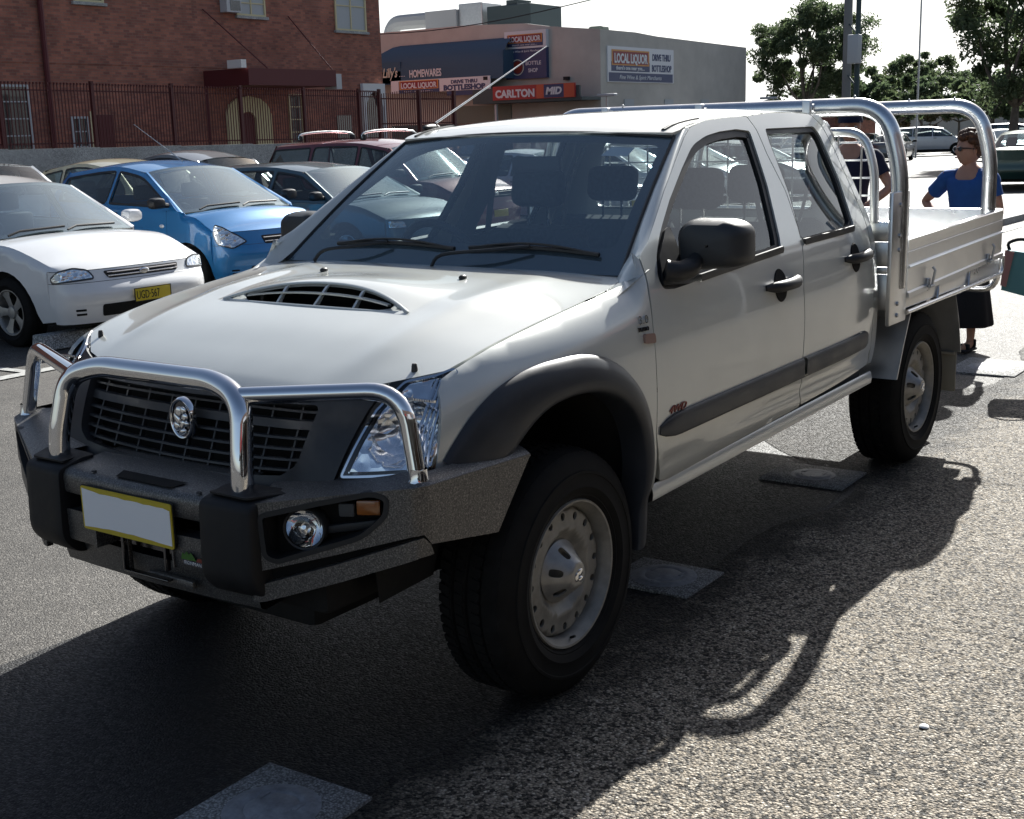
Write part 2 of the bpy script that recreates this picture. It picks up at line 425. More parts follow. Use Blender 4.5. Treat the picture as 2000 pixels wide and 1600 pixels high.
HC = [(-.55, 1.170), (-.4, 1.172), (-.24, 1.165), (0, 1.140), (.1, 1.120), (.3, 1.075), (.45, 1.025), (.55, .985), (.60, .958), (.63, .938)]
SBT = [(-.53, .775), (-.2, .772), (.15, .762), (.44, .735), (.6, .70)]
def SB(x): return stab(SBT, x)
def hood_z(x, y):
    a = abs(y)/SB(x); zs = stab(HS, x); zc = stab(HC, x)
    k = 1-.45*a*a-.55*sstep(.55, 1.0, a)
    z = zs+(zc-zs)*k - .006*sstep(.66, .60, a)*0
    ridge = .007*math.exp(-((a-.66)/.07)**2)*sstep(-.5, -.1, x)*(1-sstep(.35, .55, x))
    return z+ridge
def lipx(y): return .045+.60*y*y
def hood_full(x, y):
    z = hood_z(x, y); a = abs(y)/.40
    if a < 1 and x <= .14:
        hgt = .037*(1-a**2.6); d = lipx(y)-x
        if d >= -.007: d = max(d, 0); z += hgt*(1-sstep(0, .34, d))
        elif x > lipx(y): z += 0
    return z
scoop = rc([(.135, -.27, .02), (.128, -.375, .01), (lipx(.37)-.0, -.372, .0)]+[(lipx(t), t, 0) for t in [-.34, -.28, -.2, -.1, 0, .1, .2, .28, .34]]+[(lipx(.37), .372, .0), (.128, .375, .01), (.135, .27, .02)], .01)
scoop = []
front = [(.145-.02*(t/.38)**2, t) for t in (.275, .2, .1, 0, -.1, -.2, -.275)]
back = [(lipx(t)-.001, t) for t in (-.318, -.28, -.2, -.1, 0, .1, .2, .28, .318)]
scoop = rc([(a, b, .0) for a, b in front]+[(a, b, .0) for a, b in back], 0)
hood_edge_f = [(.40, .728), (.455, .66), (.515, .58), (.565, .46), (.592, .30), (.602, .15), (.604, 0)]
hood_out = [(-.505, .735), (-.35, .764), (-.1, .766), (.15, .756), (.33, .744)]+hood_edge_f
hood_out = hood_out+[(x, -y) for x, y in hood_out[::-1][1:]]+[(-.515, -.5), (-.52, 0), (-.515, .5)]
hood = sheet('hood', 'silver_paint', hood_out, lambda x, y: (x, y, hood_full(x, y)), (0, 0, 1), [scoop], .02, TR, .014)
# scoop: dark duct, body-colour bars
bm = bmesh.new()
def duct(y, k):
    zf = hood_z(.15-.02*(y/.38)**2, y); xl = lipx(y); zl = hood_full(xl, y)
    return [(.150-.02*(y/.38)**2, y, zf-.012), (.03+.3*y*y, y, zf-.035), (xl-.12, y, zf-.02), (xl-.10, y, zl-.012), (xl, y, zl-.014)][k]
ys = [-.33+.66*i/24 for i in range(25)]
loft(bm, [[duct(y, k) for y in ys] for k in range(5)]); part('scoop_duct', bm, 'void_black', hood)
bm = bmesh.new()
def grx(y): return .118+.02*0-.10*y*y*.2
for yb in (-.16, 0, .16):
    z0 = hood_z(.12, yb); zl = hood_full(lipx(yb)-.001, yb)
    prism(bm, [(.125, z0-.01), (.105, z0-.01), (lipx(yb)+.004, zl-.006), (lipx(yb)+.016, zl-.010)], yb-.0045, yb+.0045)
ys2 = [-.295+.59*i/16 for i in range(17)]
rows = []
for dx, dz in ((0, .0035), (.016, .002), (.016, -.002), (-.0, -.0035)):
    rows.append([(.5*(.120+lipx(y))-.005+dx, y, .48*hood_z(.12, y)+.52*hood_full(lipx(y)-.001, y)-.004+dz) for y in ys2])
rows.append(rows[0]); loft(bm, rows); fixn(bm)
part('scoop_bars', bm, 'silver_paint', hood)
# raised rim around the scoop mouth tips
bm = bmesh.new()
lip = [(lipx(y)+.002, y, hood_full(lipx(y)-.001, y)-.003) for y in [-.385+.77*i/30 for i in range(31)]]
tube(bm, lip, .0055, 8); 
base = [(.152-.02*(y/.38)**2, y, hood_z(.152, y)+.0005) for y in [-.34+.68*i/20 for i in range(21)]]
tube(bm, [lip[0], (.128, -.372, hood_z(.128, .372)+.002)]+base+[(.128, .372, hood_z(.128, .372)+.002), lip[-1]], .0045, 8)
part('scoop_rim', bm, 'silver_paint', hood)
# washer jets
for s in (1, -1):
    bm = bmesh.new(); b2 = bmesh.new(); bmesh.ops.create_uvsphere(b2, u_segments=12, v_segments=8, radius=1)
    b2.transform(Matrix.Translation((-.24, s*.298, hood_full(-.24, .298)+.004)) @ Matrix.Diagonal((.017, .011, .009, 1))); join(bm, b2); part('washer_jet', bm, 'black_plastic', hood)
    bm = bmesh.new(); x, y = .425, s*.645
    lathe(bm, [(0, .020), (.006, .019), (.008, .012), (.009, 0), (.009, -.006)], 12, 'Z', (x, y, hood_z(x, y))); part('bump_stop', bm, 'black_plastic', hood)

# ---- fender
ARC = [(.495, .80), (.470, .83), (.415, .885), (.358, .925), (.285, .960), (.205, .982), (.130, .993), (.056, .996), (-.04, .994), (-.131, .978), (-.215, .945), (-.288, .898), (-.338, .848), (-.378, .790), (-.405, .725), (-.424, .654), (-.432, .58), (-.434, .505), (-.426, .43), (-.416, .36)]
INN = [(.40, .60), (.355, .68), (.305, .745), (.249, .796), (.190, .842), (.135, .870), (.080, .884), (.02, .890), (-.046, .888), (-.115, .876), (-.184, .850), (-.240, .815), (-.286, .771), (-.320, .718), (-.346, .655), (-.360, .59), (-.368, .521), (-.368, .45), (-.362, .38), (-.355, .33)]
def fend(x, z):
    zt = stab(HS, x); y0 = S(x, min(z, zt)); yt = SB(x)+.006
    t = max(0, min(1.0, (z-(zt-.13))/.13)); y = S(x, z)-(S(x, zt)-yt)*(t**2.4) if z <= zt else yt-(z-zt)*2
    k = sstep(-.38, -.49, x)
    # soft muscle line above the arch
    y += .006*math.exp(-((z-1.0-.02*x)/.05)**2)*(1-k)*0
    return (x, y*(1-k)+S(x, z)*k, z)
fo = [(.525, .775), (.515, .80)]+[(.490, .90), (.462, .975), (.437, 1.0)]
top = [(x, stab(HS, x)) for x in (.40, .33, .25, .15, .05, -.05, -.15, -.25, -.35, -.44)]
rear = [(-.462, 1.175), (-.474, 1.238), (-.484, 1.215), (-.480, 1.165), (-.466, 1.108), (-.456, 1.014), (-.455, .887), (-.462, .675), (-.500, .515), (-.520, .45), (-.47, .44)]
arch_in = [(-.425+.0, .44), (-.422, .505), (-.412, .60), (-.395, .70), (-.365, .785), (-.325, .848), (-.275, .897), (-.205, .938), (-.125, .965), (-.04, .980), (.056, .982), (.13, .979), (.205, .968), (.285, .945), (.35, .912), (.40, .872), (.45, .82), (.47, .775)]
fender = sheet('fender', 'silver_paint', fo+top+rear+arch_in, fend, (0, 1, 0), (), .03, TR, .012)
# flare
def flare_rows():
    rows = []
    for k, (t, dy) in enumerate([(-.02, .002), (0, .008), (.12, .022), (.35, .032), (.62, .038), (.82, .038), (.95, .032), (1.0, .022), (1.0, -.02), (.98, -.06)]):
        r = []
        for a, b in zip(ARC, INN):
            x = a[0]+(b[0]-a[0])*t; z = a[1]+(b[1]-a[1])*t; xs, zs = a[0]+(b[0]-a[0])*min(t, 1)*.3, a[1]+(b[1]-a[1])*min(t, 1)*.3
            yy = fend(xs, max(zs, .5))[1]; r.append((x, yy+dy, z))
        rows.append(crom(r, 3))
    return rows
bm = bmesh.new(); loft(bm, flare_rows()); fixn(bm)
flare = part('wheel_arch_flare', bm, 'flare_plastic', TR, ang=50)
bm = bmesh.new()   # inner wheel well
loft(bm, [[(x*1.06, y, min(z+.03, 1.0)) for x, z in INN] for y in (.80, .62, .42)]+[[(x*.05, .41, .5) for x, z in INN]]); well = part('wheel_well', bm, 'underbody', TR)
# fender badges
def on_side(x, z, dy=0): return Vector((x, S(x, z)+dy, z))
def side_frame(x, z, dy=0, rot=0):
    xd = (on_side(x-.02, z)-on_side(x+.02, z)); zd = on_side(x, z+.02)-on_side(x, z-.02); m = frame(on_side(x, z, dy), xd, zd)
    return m @ Matrix.Rotation(rot, 4, 'Z')
b = text('badge_lettering', '3.0', .036, 'chrome', fender, side_frame(-.372, 1.034, .002, R(-2)), .002, sx=1.35)
b = text('badge_lettering', 'TURBO', .019, 'chrome_dark', fender, side_frame(-.366, 1.012, .002, R(-2)), .002, sx=1.0)
bm = bmesh.new(); prism(bm, rc([(-.392, 1.004), (-.455, .998), (-.455, .968), (-.392, .974)], .01), 0, .010); 
for v in bm.verts: v.co.y += S(v.co.x, v.co.z)-.002
part('side_repeater', bm, 'repeater_lens', fender)

# ---- doors
hole_f = rc([(-1.605, 1.586, .015), (-1.50, 1.594, 0), (-1.36, 1.588, 0), (-1.24, 1.575, .04), (-1.112, 1.545, .05), (-.969, 1.470, 0), (-.805, 1.376, 0), (-.666, 1.284, .05), (-.585, 1.215, .05), (-.548, 1.155, .03), (-.560, 1.118, .02), (-.63, 1.112, .0), (-1.455, 1.150, .02), (-1.485, 1.20, 0), (-1.560, 1.386, 0)], .02)
door_f = [(-.496, 1.229), (-.575, 1.264), (-.655, 1.314), (-.800, 1.408), (-.955, 1.500), (-1.085, 1.574), (-1.16, 1.606), (-1.30, 1.628), (-1.48, 1.636), (-1.640, 1.640), (-1.664, 1.593), (-1.662, 1.495), (-1.690, 1.357), (-1.668, 1.226), (-1.600, 1.01), (-1.594, .75), (-1.612, .60), (-1.648, .535), (-.60, .497), (-.535, .507), (-.466, .675), (-.459, .887), (-.460, 1.014), (-.472, 1.108), (-.486, 1.165), (-.490, 1.215)]
hole_r = rc([(-2.235, 1.594, .03), (-2.262, 1.555, .02), (-2.266, 1.374, 0), (-2.222, 1.198, .0), (-2.176, 1.172, .015), (-1.672, 1.160, .015), (-1.660, 1.19, 0), (-1.712, 1.353, 0), (-1.728, 1.54, 0), (-1.745, 1.592, .015)], .01)
door_r = [(-1.646, 1.640), (-1.84, 1.650), (-2.10, 1.650), (-2.26, 1.643), (-2.33, 1.60), (-2.358, 1.50), (-2.372, 1.30), (-2.378, 1.10), (-2.385, .90), (-2.40, .70), (-2.42, .575), (-1.656, .540), (-1.618, .60), (-1.600, .75), (-1.606, 1.01), (-1.674, 1.226), (-1.696, 1.357), (-1.668, 1.495), (-1.670, 1.593)]
def sidefn(dy=0):
    def f(x, z):
        y = S(x, z)+dy; 
        y -= .005*math.exp(-((z+.0227*(x+1.5)-.60)/.02)**2)     # pressed line low on the doors
        return (x, y, z)
    return f
dark_seal = 'black_plastic'
def make_door(outer, hole, hx, hz, label):
    d = sheet('door', 'silver_paint', rc(outer, .012, 2), sidefn(), (0, 1, 0), [hole], .035, TR, .02); d['label'] = label
    c = Vector((sum(p[0] for p in hole)/len(hole), sum(p[1] for p in hole)/len(hole)))
    def shr(k, dd=0): return [tuple(c+(Vector(p)-c)*1.0+((c-Vector(p)).normalized()*dd)) for p in hole]
    return d, c
dF, cF = make_door(door_f, hole_f, 0, 0, 'front left door with black mirror and badge')
dR, cR = make_door(door_r, hole_r, 0, 0, 'rear left door, shorter with a slanted window')
def inset(P, d):
    """offset a clockwise or anticlockwise outline inwards by d"""
    k = len(P); area = sum(P[i][0]*P[(i+1) % k][1]-P[(i+1) % k][0]*P[i][1] for i in range(k)); s = 1 if area > 0 else -1; out = []
    for i in range(k):
        a = Vector(P[i-1]); b = Vector(P[i]); c = Vector(P[(i+1) % k]); e1 = (b-a); e2 = (c-b)
        if e1.length < 1e-7: e1 = e2
        if e2.length < 1e-7: e2 = e1
        n = (Vector((-e1.y, e1.x)).normalized()+Vector((-e2.y, e2.x)).normalized())
        if n.length < 1e-6: n = Vector((-e1.y, e1.x))
        n.normalize(); out.append(tuple(b+n*d*s))
    return out
for d, h in ((dF, hole_f), (dR, hole_r)):
    seal_in = inset(h, .028 if d is dF else .022)
    sheet('window_seal', 'black_plastic', inset(h, -.001), lambda x, z: (x, S(x, z)-.008, z), (0, 1, 0), [seal_in], .04, d, .02)
    sheet('window_glass', 'window_glass', inset(h, .012), lambda x, z: (x, S(x, z)-.018, z), (0, 1, 0), (), .08, d, 0)
# belt weatherstrips
for d, a, b_, z1, z2 in ((dF, -.80, -1.462, 1.128, 1.160), (dR, -1.665, -2.19, 1.170, 1.180)):
    bm = bmesh.new(); rows = []
    for dy, dz in ((.0, .012), (.010, .012), (.012, 0), (.010, -.012), (.0, -.012)):
        rows.append([(x, S(x, z)+dy, z+dz) for x, z in [(a+(b_-a)*i/12, z1+(z2-z1)*i/12) for i in range(13)]])
    loft(bm, rows); fixn(bm); part('belt_strip', bm, 'black_plastic', d)
# quarter panel behind the front window (black sail) under the mirror
sheet('mirror_sail', 'black_plastic', rc([(-.560, 1.130), (-.60, 1.215), (-.70, 1.29), (-.735, 1.30), (-.735, 1.118)], .012), lambda x, z: (x, S(x, z)+.004, z), (0, 1, 0), (), .04, dF, .02)
# body side moulding, two lengths
for d, a, b_ in ((dF, -.482, -1.588), (dR, -1.612, -2.335)):
    bm = bmesh.new(); rows = []; n = 26
    for dy, dz in ((0, .040), (.012, .037), (.017, .028), (.015, .0), (.017, -.026), (.012, -.035), (0, -.038)):
        r = []
        for i in range(n+1):
            x = a+(b_-a)*i/n; e = 1.0
            if d is dF and i < 3: e = (.35, .75, .95)[i]
            if d is dR and i > n-3: e = (.35, .75, .95)[n-i]
            z = .686+(x+.49)*(-.0115); r.append((x, S(x, z)+dy*e, z+dz*e))
        rows.append(r)
    loft(bm, rows); fixn(bm); part('side_moulding', bm, 'flare_plastic', d)
text('badge_lettering', '4WD', .034, 'red_badge', dF, side_frame(-.535, .728, .002, R(0)), .002, sx=1.45, shear=.35)
# handles
for d, x0, z0 in ((dF, -1.400, 1.036), (dR, -2.16, 1.064)):
    bm = bmesh.new()
    lathe(bm, [(0, .002), (.054, .0025), (.060, -.004)], 24, 'Y'); 
    for v in bm.verts: v.co.z *= 1.05; v.co.x *= .95; v.co += Vector((x0, S(x0, z0)+.001+.000, z0)); v.co.y += (S(v.co.x, v.co.z)-S(x0, z0))
    fixn(bm); cup = part('handle_recess', bm, 'void_black', d)
    bm = bmesh.new(); pts = [(x0+.125, 0), (x0+.10, .022), (x0+.06, .036), (x0, .040), (x0-.06, .036), (x0-.10, .022), (x0-.125, 0)]
    tube(bm, [(a, S(a, z0)+b_, z0+.006-(a-x0)*.02) for a, b_ in pts], [.010, .019, .021, .021, .022, .021, .012], 12); part('handle', bm, 'black_plastic', d)
    bm = bmesh.new(); tube(bm, [(x0-.112, S(x0-.112, z0)+.028, z0+.008), (x0-.113, S(x0, z0)+.035, z0+.008)], .012, 12); part('key_barrel', bm, 'chrome_dark', d)
# right-hand twins
for o in (fender, flare, well, dF, dR): mirror_tree(o)
[o for o in TR.children if o.name.startswith('door')][2]['label'] = 'front right door, on the far side'
[o for o in TR.children if o.name.startswith('door')][3]['label'] = 'rear right door, on the far side'

# ---- cab side strips, pillars, roof, rear wall
def side_sheet(name, pts, mat='silver_paint', thick=.02, dy=0, **k):
    o = sheet(name, mat, pts, lambda x, z: (x, S(x, z)+dy, z), (0, 1, 0), (), .04, TR, thick); mirror_copy(o); return o
side_sheet('cab_corner', [(-2.268, 1.645), (-2.338, 1.60), (-2.365, 1.50), (-2.379, 1.30), (-2.385, 1.10), (-2.392, .90), (-2.407, .70), (-2.427, .575), (-2.49, .57), (-2.475, .70), (-2.45, .90), (-2.44, 1.10), (-2.435, 1.30), (-2.42, 1.50), (-2.40, 1.60), (-2.37, 1.640)])
# sill
bm = bmesh.new(); rows = []
for z, dy in ((.500, -.006), (.494, -.001), (.470, .004), (.448, .001), (.438, -.02), (.43, -.10)):
    rows.append([(x, .826+dy, z+(-x-.5)*.020) for x in [-.50-1.95*i/20 for i in range(21)]])
loft(bm, rows); fixn(bm); sill = part('sill', bm, 'silver_paint', TR); mirror_copy(sill)
# windscreen domain: a in [-1,1] across, b in [0,1] up
def ws(a, b, d=0):
    hw = .722+(.602-.722)*b; y = a*hw
    x = (-.455-.035*a*a)*(1-b)+(-1.005-.055*a*a)*b; z = (1.168-.006*a*a)*(1-b)+(1.598-.024*a*a)*b
    bul = math.sin(math.pi*b)*.012; n = Vector((.60, 0, .80)); p = Vector((x, y, z))+n*(bul-d); return p
scr = sheet('windscreen', 'windscreen_glass', [(-1, 0), (1, 0), (1, 1), (-1, 1)], lambda a, b: ws(a, b), (1, 0, 1), (), .1, TR, 0)
sheet('glass_border', 'black_matt', [(-.998, .002), (.998, .002), (.998, .998), (-.998, .998)], lambda a, b: ws(a, b, .006), (1, 0, 1), [rc([(-.935, .17), (.925, .17), (.945, .935), (-.945, .935)], .06)], .05, scr, 0)
bm = bmesh.new()
for s in (1, -1): tube(bm, [ws(s*1.003, i/16, -.001) for i in range(17)], .006, 6)
tube(bm, [ws(-1+2*i/24, 1.004, -.001) for i in range(25)], .007, 6); part('screen_moulding', bm, 'black_plastic', scr)
bm = bmesh.new(); b2 = []
q = [(.66, .905), (.80, .905), (.775, .985-.12), (.635, .985-.12)]
sheet('registration_sticker', 'lightsilver_paint', [(.62, .83), (.78, .83), (.80, .905), (.66, .905)], lambda a, b: ws(a, b, .004), (1, 0, 1), (), .05, scr, 0)
# A pillars
pil = [(-.500, 1.228), (-.575, 1.264), (-.655, 1.314), (-.800, 1.408), (-.955, 1.500), (-1.085, 1.574), (-1.16, 1.606)]
bm = bmesh.new(); G = []
for i, (x, z) in enumerate(pil):
    t = max(0, (x+.486)/(-.654)); b = max(-.02, min(1.02, [.12, .23, .36, .58, .80, .965, 1.06][i]))
    P0 = ws(1.006, b); P1 = Vector((x, S(x, z)-.002, z)); n = Vector((.2, .5, .5)).normalized(); row = []
    for k in range(9): u = k/8; row.append(P0*(1-u)+P1*u+n*.009*math.sin(math.pi*u))
    G.append(row)
G.insert(0, [Vector((-.462, .728, 1.160))*(1-k/8)+Vector((-.484, .792, 1.212))*(k/8)+Vector((.2, .3, .3))*.02*math.sin(math.pi*k/8) for k in range(9)])
G.insert(0, [Vector((-.440, .742, 1.150))*(1-k/8)+Vector((-.470, .803, 1.185))*(k/8)+Vector((.2, .3, .5))*.02*math.sin(math.pi*k/8) for k in range(9)])
G.insert(0, [Vector((-.40, .768, 1.142))*(1-k/8)+Vector((-.455, .800, 1.165))*(k/8)+Vector((0, .3, .5))*.006*math.sin(math.pi*k/8) for k in range(9)])
loft(bm, G); fixn(bm)
pl = part('pillar', bm, 'silver_paint', TR, ang=60); mirror_copy(pl)
bm = bmesh.new(); loft(bm, [[g[0] for g in G], [g[0]+Vector((-.03, -.01, -.03)) for g in G]]); o_ = part('pillar_return', bm, 'black_plastic', pl)
bm = bmesh.new(); bm.faces.new([bm.verts.new(p) for p in ((-.34, .735, 1.128), (-.34, .80, 1.120), (-.51, .815, 1.185), (-.52, .70, 1.150))]); cc_ = part('cowl_corner', bm, 'silver_paint', TR); mirror_copy(cc_)
# roof
RC = [(-1.00, 1.600), (-1.05, 1.614), (-1.12, 1.630), (-1.25, 1.650), (-1.45, 1.667), (-1.75, 1.679), (-2.05, 1.681), (-2.28, 1.674), (-2.38, 1.655), (-2.43, 1.625)]
RE = [(-1.00, 1.568), (-1.06, 1.590), (-1.14, 1.612), (-1.30, 1.630), (-1.48, 1.638), (-1.64, 1.643), (-1.84, 1.653), (-2.10, 1.653), (-2.28, 1.645), (-2.38, 1.625), (-2.43, 1.60)]
RC.sort(); RE.sort()
def roofz(x, y):
    e = S(x, stab(RE, x))-.004; a = min(1.05, abs(y)/e); zc, ze = stab(RC, x), stab(RE, x)
    g = 0
    if x < -1.2:
        for gy in (.20, .40): g += -.004*math.exp(-((abs(y)-gy)/.018)**2)*sstep(-1.2, -1.4, x)*sstep(-2.35, -2.2, x)*0
    return ze+(zc-ze)*(1-a**2.3)+g
ro = [(-.999-.055*(y/.6)**2, y) for y in [.600-.12*i for i in range(11)]]
ed = [(x, S(x, stab(RE, x))-.003) for x in (-1.14, -1.30, -1.48, -1.64, -1.84, -2.10, -2.28, -2.37)]
outl = [(-1.085, .612)]+ed+[(-2.425, .50), (-2.435, 0), (-2.425, -.50)]+[(x, -y) for x, y in ed[::-1]]+[(-1.085, -.612)]+ro[::-1]
roof = sheet('roof', 'silver_paint', outl, lambda x, y: (x, y, roofz(x, y)), (0, 0, 1), (), .05, TR, .012)
for s in (1, -1):
    bm = bmesh.new(); tube(bm, [(x, s*(.555+.01*(-x-1)), roofz(x, .56)+.0005) for x in [-1.07-.05*i for i in range(6)]], .009, 8, flat=.7); part('roof_moulding', bm, 'black_plastic', roof)
bm = bmesh.new()   # antenna foot and mast
af = Vector((-1.21, -.585, roofz(-1.21, .585)+.008)); b2 = bmesh.new(); bmesh.ops.create_uvsphere(b2, u_segments=14, v_segments=8, radius=1)
b2.transform(Matrix.Translation(af) @ Matrix.Rotation(R(12), 4, 'Z') @ Matrix.Diagonal((.075, .018, .016, 1))); join(bm, b2)
part('aerial_foot', bm, 'black_plastic', roof)
bm = bmesh.new(); tube(bm, [(-1.235, -.585, 1.65), (-2.083, -.60, 1.982)], [.005, .0022], 8); part('aerial_mast', bm, 'galv', roof)
# rear wall with window
def rw(y, z): return (-2.44-.0*z, y, z)
hw = rc([(-.56, 1.24), (.56, 1.24), (.50, 1.55), (-.50, 1.55)], .05)
bw = sheet('cab_rear_wall', 'silver_paint', rc([(-.80, .60), (.80, .60), (.83, 1.10), (.80, 1.2), (.60, 1.62), (-.60, 1.62), (-.80, 1.2), (-.83, 1.10)], .03), rw, (-1, 0, 0), [hw], .08, TR, .03)
sheet('window_glass', 'window_glass', inset(hw, -.01), lambda y, z: (-2.428, y, z), (-1, 0, 0), (), .1, bw, 0)
# wipers
def wip(y0, y1, y2, n):
    bm = bmesh.new(); arm = [ws(y0/.72, -.03, -.02), ws((y0+.03)/.72, .03, -.035), ws((y0*.4+y1*.6)/.72, .07, -.035), ws(y1/.70, .125, -.022)]
    tube(bm, crom(arm, 4), .0065, 6); bl = [ws((y2+(n-y2)*i/12)/.71, .118+.02*math.sin(math.pi*i/12)-.01*(i/12), -.010) for i in range(13)]; tube(bm, bl, .0075, 6)
    bl2 = [p+Vector((.003, 0, .014*math.sin(math.pi*i/12))) for i, p in enumerate(bl)]; tube(bm, bl2, .004, 6)
    return part('wiper', bm, 'black_plastic', TR)
wip(-.54, -.24, -.50, .06); wip(.02, .36, .12, .62)
bm = bmesh.new(); loft(bm, [[ws(a/10, b, d) for a in range(-10, 11)] for b, d in ((.02, .01), (-.04, .03), (-.10, .08))]); part('cowl_panel', bm, 'black_plastic', TR)

# ---- mirrors
def mirror_part(s):
    bm = bmesh.new(); prof = rc([(.800, 1.152, .03), (.985, 1.168, .04), (1.018, 1.190, .035), (1.016, 1.295, .045), (.970, 1.320, .035), (.825, 1.322, .04), (.792, 1.285, .04)], .04, 5)
    rows = []; c = Vector((.908, 1.240))
    for dx, k in ((-.815, .90), (-.815, .97), (-.800, 1.0), (-.76, .985), (-.730, .93), (-.710, .80), (-.702, .55), (-.700, .05)):
        rows.append([(dx+.10*(c.x-(c.x+(p[0]-c.x)*k))*(1)-.06*((c.x+(p[0]-c.x)*k)-.8), s*(c.x+(p[0]-c.x)*k), c.y+(p[1]-c.y)*k) for p in prof])
    loft(bm, rows, close=True); fixn(bm); mp = part('side_mirror', bm, 'mirror_plastic', TR, ang=40)
    bm = bmesh.new(); q = [(-.818+.10*0-.06*(p[0]-.8)+.10*(c.x-p[0]), s*(c.x+(p[0]-c.x)*.9), c.y+(p[1]-c.y)*.9) for p in prof]; bm.faces.new([bm.verts.new(p) for p in q]); part('mirror_glass', bm, 'mirror_glass', mp)
    bm = bmesh.new(); tube(bm, crom([(-.575, s*.835, 1.175), (-.600, s*.862, 1.170), (-.66, s*.878, 1.178), (-.735, s*.862, 1.205)], 5), [.034]*6+[.032]*5+[.026]*5, 14); part('mirror_arm', bm, 'black_plastic', mp)
    return mp
mirror_part(1)['label'] = 'left mirror, large and black on the near door'; mirror_part(-1)['label'] = 'right mirror on the far side'

# ---- front end
def FX(y, z):
    y = abs(y); fx = stab([(0, .692), (.3, .688), (.45, .676), (.6, .640), (.68, .603), (.74, .560), (.78, .518), (.80, .47)], y); dz = max(0, z-.78); return fx-.36*(z-.78)-dz*dz*(.7+.8*sstep(.4, .74, y))
def fs(name, mat, pts, d=0, parent=TR, holes=(), step=.03, thick=.012): return sheet(name, mat, pts, lambda y, z: (FX(y, z)+d, y, z), (1, 0, .2), holes, step, parent, thick)
# headlamps
lp = rc([(.574, .768, .012), (.70, .775, .0), (.755, .776, .0), (.778, .782, .012), (.772, .93, 0), (.756, 1.014, .012), (.742, 1.022, .010), (.715, 1.008, .0), (.655, .996, .01), (.618, .93, 0)], .01)
def lamp(s):
    P = [(s*a, b) for a, b in lp]; cy = s*.70
    o = sheet('headlamp', 'chrome_dark', P, lambda y, z: (FX(y, z)-.03-.05*max(0, 1-((y-cy)/.10)**2), y, z), (1, 0, 0), (), .02, TR, 0)
    sheet('lamp_lens', 'lamp_glass', P, lambda y, z: (FX(y, z)+.004, y, z), (1, 0, 0), (), .025, o, .0)
    sheet('lamp_frame', 'chrome', P, lambda y, z: (FX(y, z)+.002, y, z), (1, 0, 0), [inset(P, .006)], .02, o, .012)
    P2 = inset(P, .012)
    def bowl(y, z):
        x = FX(y, z)-.012
        for (yc, zc, r, dep) in ((s*.690, .870, .075, .070), (s*.745, .985, .032, .03), (s*.665, .955, .02, .01)):
            d = math.hypot(y-yc, (z-zc)*1.0)/r
            if d < 1: x -= dep*(1-d*d)
        x += .004*math.sin(z*240)*(abs(y) > .735)
        return (x, y, z)
    sheet('reflector', 'reflector', P2, bowl, (1, 0, 0), (), .009, o, 0)
    bm = bmesh.new()
    x = FX(.69, .87)-.045; lathe(bm, [(0, .012), (.012, .010), (.016, 0), (.012, -.01), (0, -.012)], 14, 'X', (x, s*.690, .870)); part('bulb', bm, 'chrome', o)
    bm = bmesh.new(); x = FX(.745, .985)-.022; lathe(bm, [(0, .016), (.010, .012), (.014, 0), (.010, -.01)], 14, 'X', (x, s*.745, .985)); part('indicator_bulb', bm, 'amber', o)
    bm = bmesh.new()
    for i in range(14): box(bm, FX(.68, .955)-.01, FX(.68, .955)-.002, s*(.655+.008*i)-.0025, s*(.655+.008*i)+.0025, .950, .956)
    part('lens_teeth', bm, 'chrome', o)
    # chrome fluting on the outer edge
    bm = bmesh.new()
    for i in range(4):
        y0 = .733+.009*i; pts = [(FX(y0-.012*t, .79+.20*t)-.006, s*(y0-.012*t), .79+.205*t) for t in (0, .25, .5, .75, 1)]; tube(bm, pts, .0045, 6)
    part('lamp_fluting', bm, 'chrome', o); return o
lamp(1)['label'] = 'left headlamp behind the bull bar hoop'; lamp(-1)['label'] = 'right headlamp on the far corner'
# grille shroud
sh = [(-.620, .990), (-.600, .93), (-.560, .765), (-.55, .70), (-.40, .672), (0, .660), (.40, .672), (.55, .70), (.560, .765), (.600, .93), (.620, .990), (.60, .985), (.46, .965), (.30, .950), (0, .945), (-.30, .950), (-.46, .965), (-.60, .985)]
def botz(y): return .768-.030*(1-(y/.47)**2)
gh = rc([(-.470, .935, .02), (-.445, .785, .03)]+[(y, botz(y), 0) for y in (-.40, -.3, -.2, -.1, 0, .1, .2, .3, .40)]+[(.445, .785, .03), (.470, .935, .02), (.3, .930, 0), (0, .926, 0), (-.3, .930, 0)], .02)
grille = fs('grille', 'grille_plastic', sh, 0, TR, [gh], .03, .05)
grille['label'] = 'dark plastic grille with chrome oval emblem'
bm = bmesh.new(); n = 30
for zc, hgt in ((.912, .0035), (.880, .013), (.848, .0035), (.822, .0035), (.797, .0035), (.772, .0035)):
    rows = []
    for dx, dz in ((-.012, hgt), (-.002, hgt*.8), (-.002, -hgt*.8), (-.035, -hgt)):
        rows.append([(FX(y, zc+dz)-.022+dx, y, zc+dz-.018*(1-(y/.47)**2)*(.95-zc)/.17) for y in [-.47+.94*i/n for i in range(n+1)]])
    rows.append(rows[0]); loft(bm, rows)
for y in [-.40, -.30, -.20, -.10, 0, .10, .20, .30, .40]:
    prism(bm, [(FX(y, .93)-.026, .930), (FX(y, .76)-.026, botz(y)), (FX(y, .76)-.04, botz(y)), (FX(y, .93)-.04, .93)], y-.003, y+.003)
fixn(bm); part('grille_bars', bm, 'grille_plastic', grille, ang=30)
fs('grille_backing', 'void_black', inset(gh, -.012), -.075, grille, (), .06, 0)
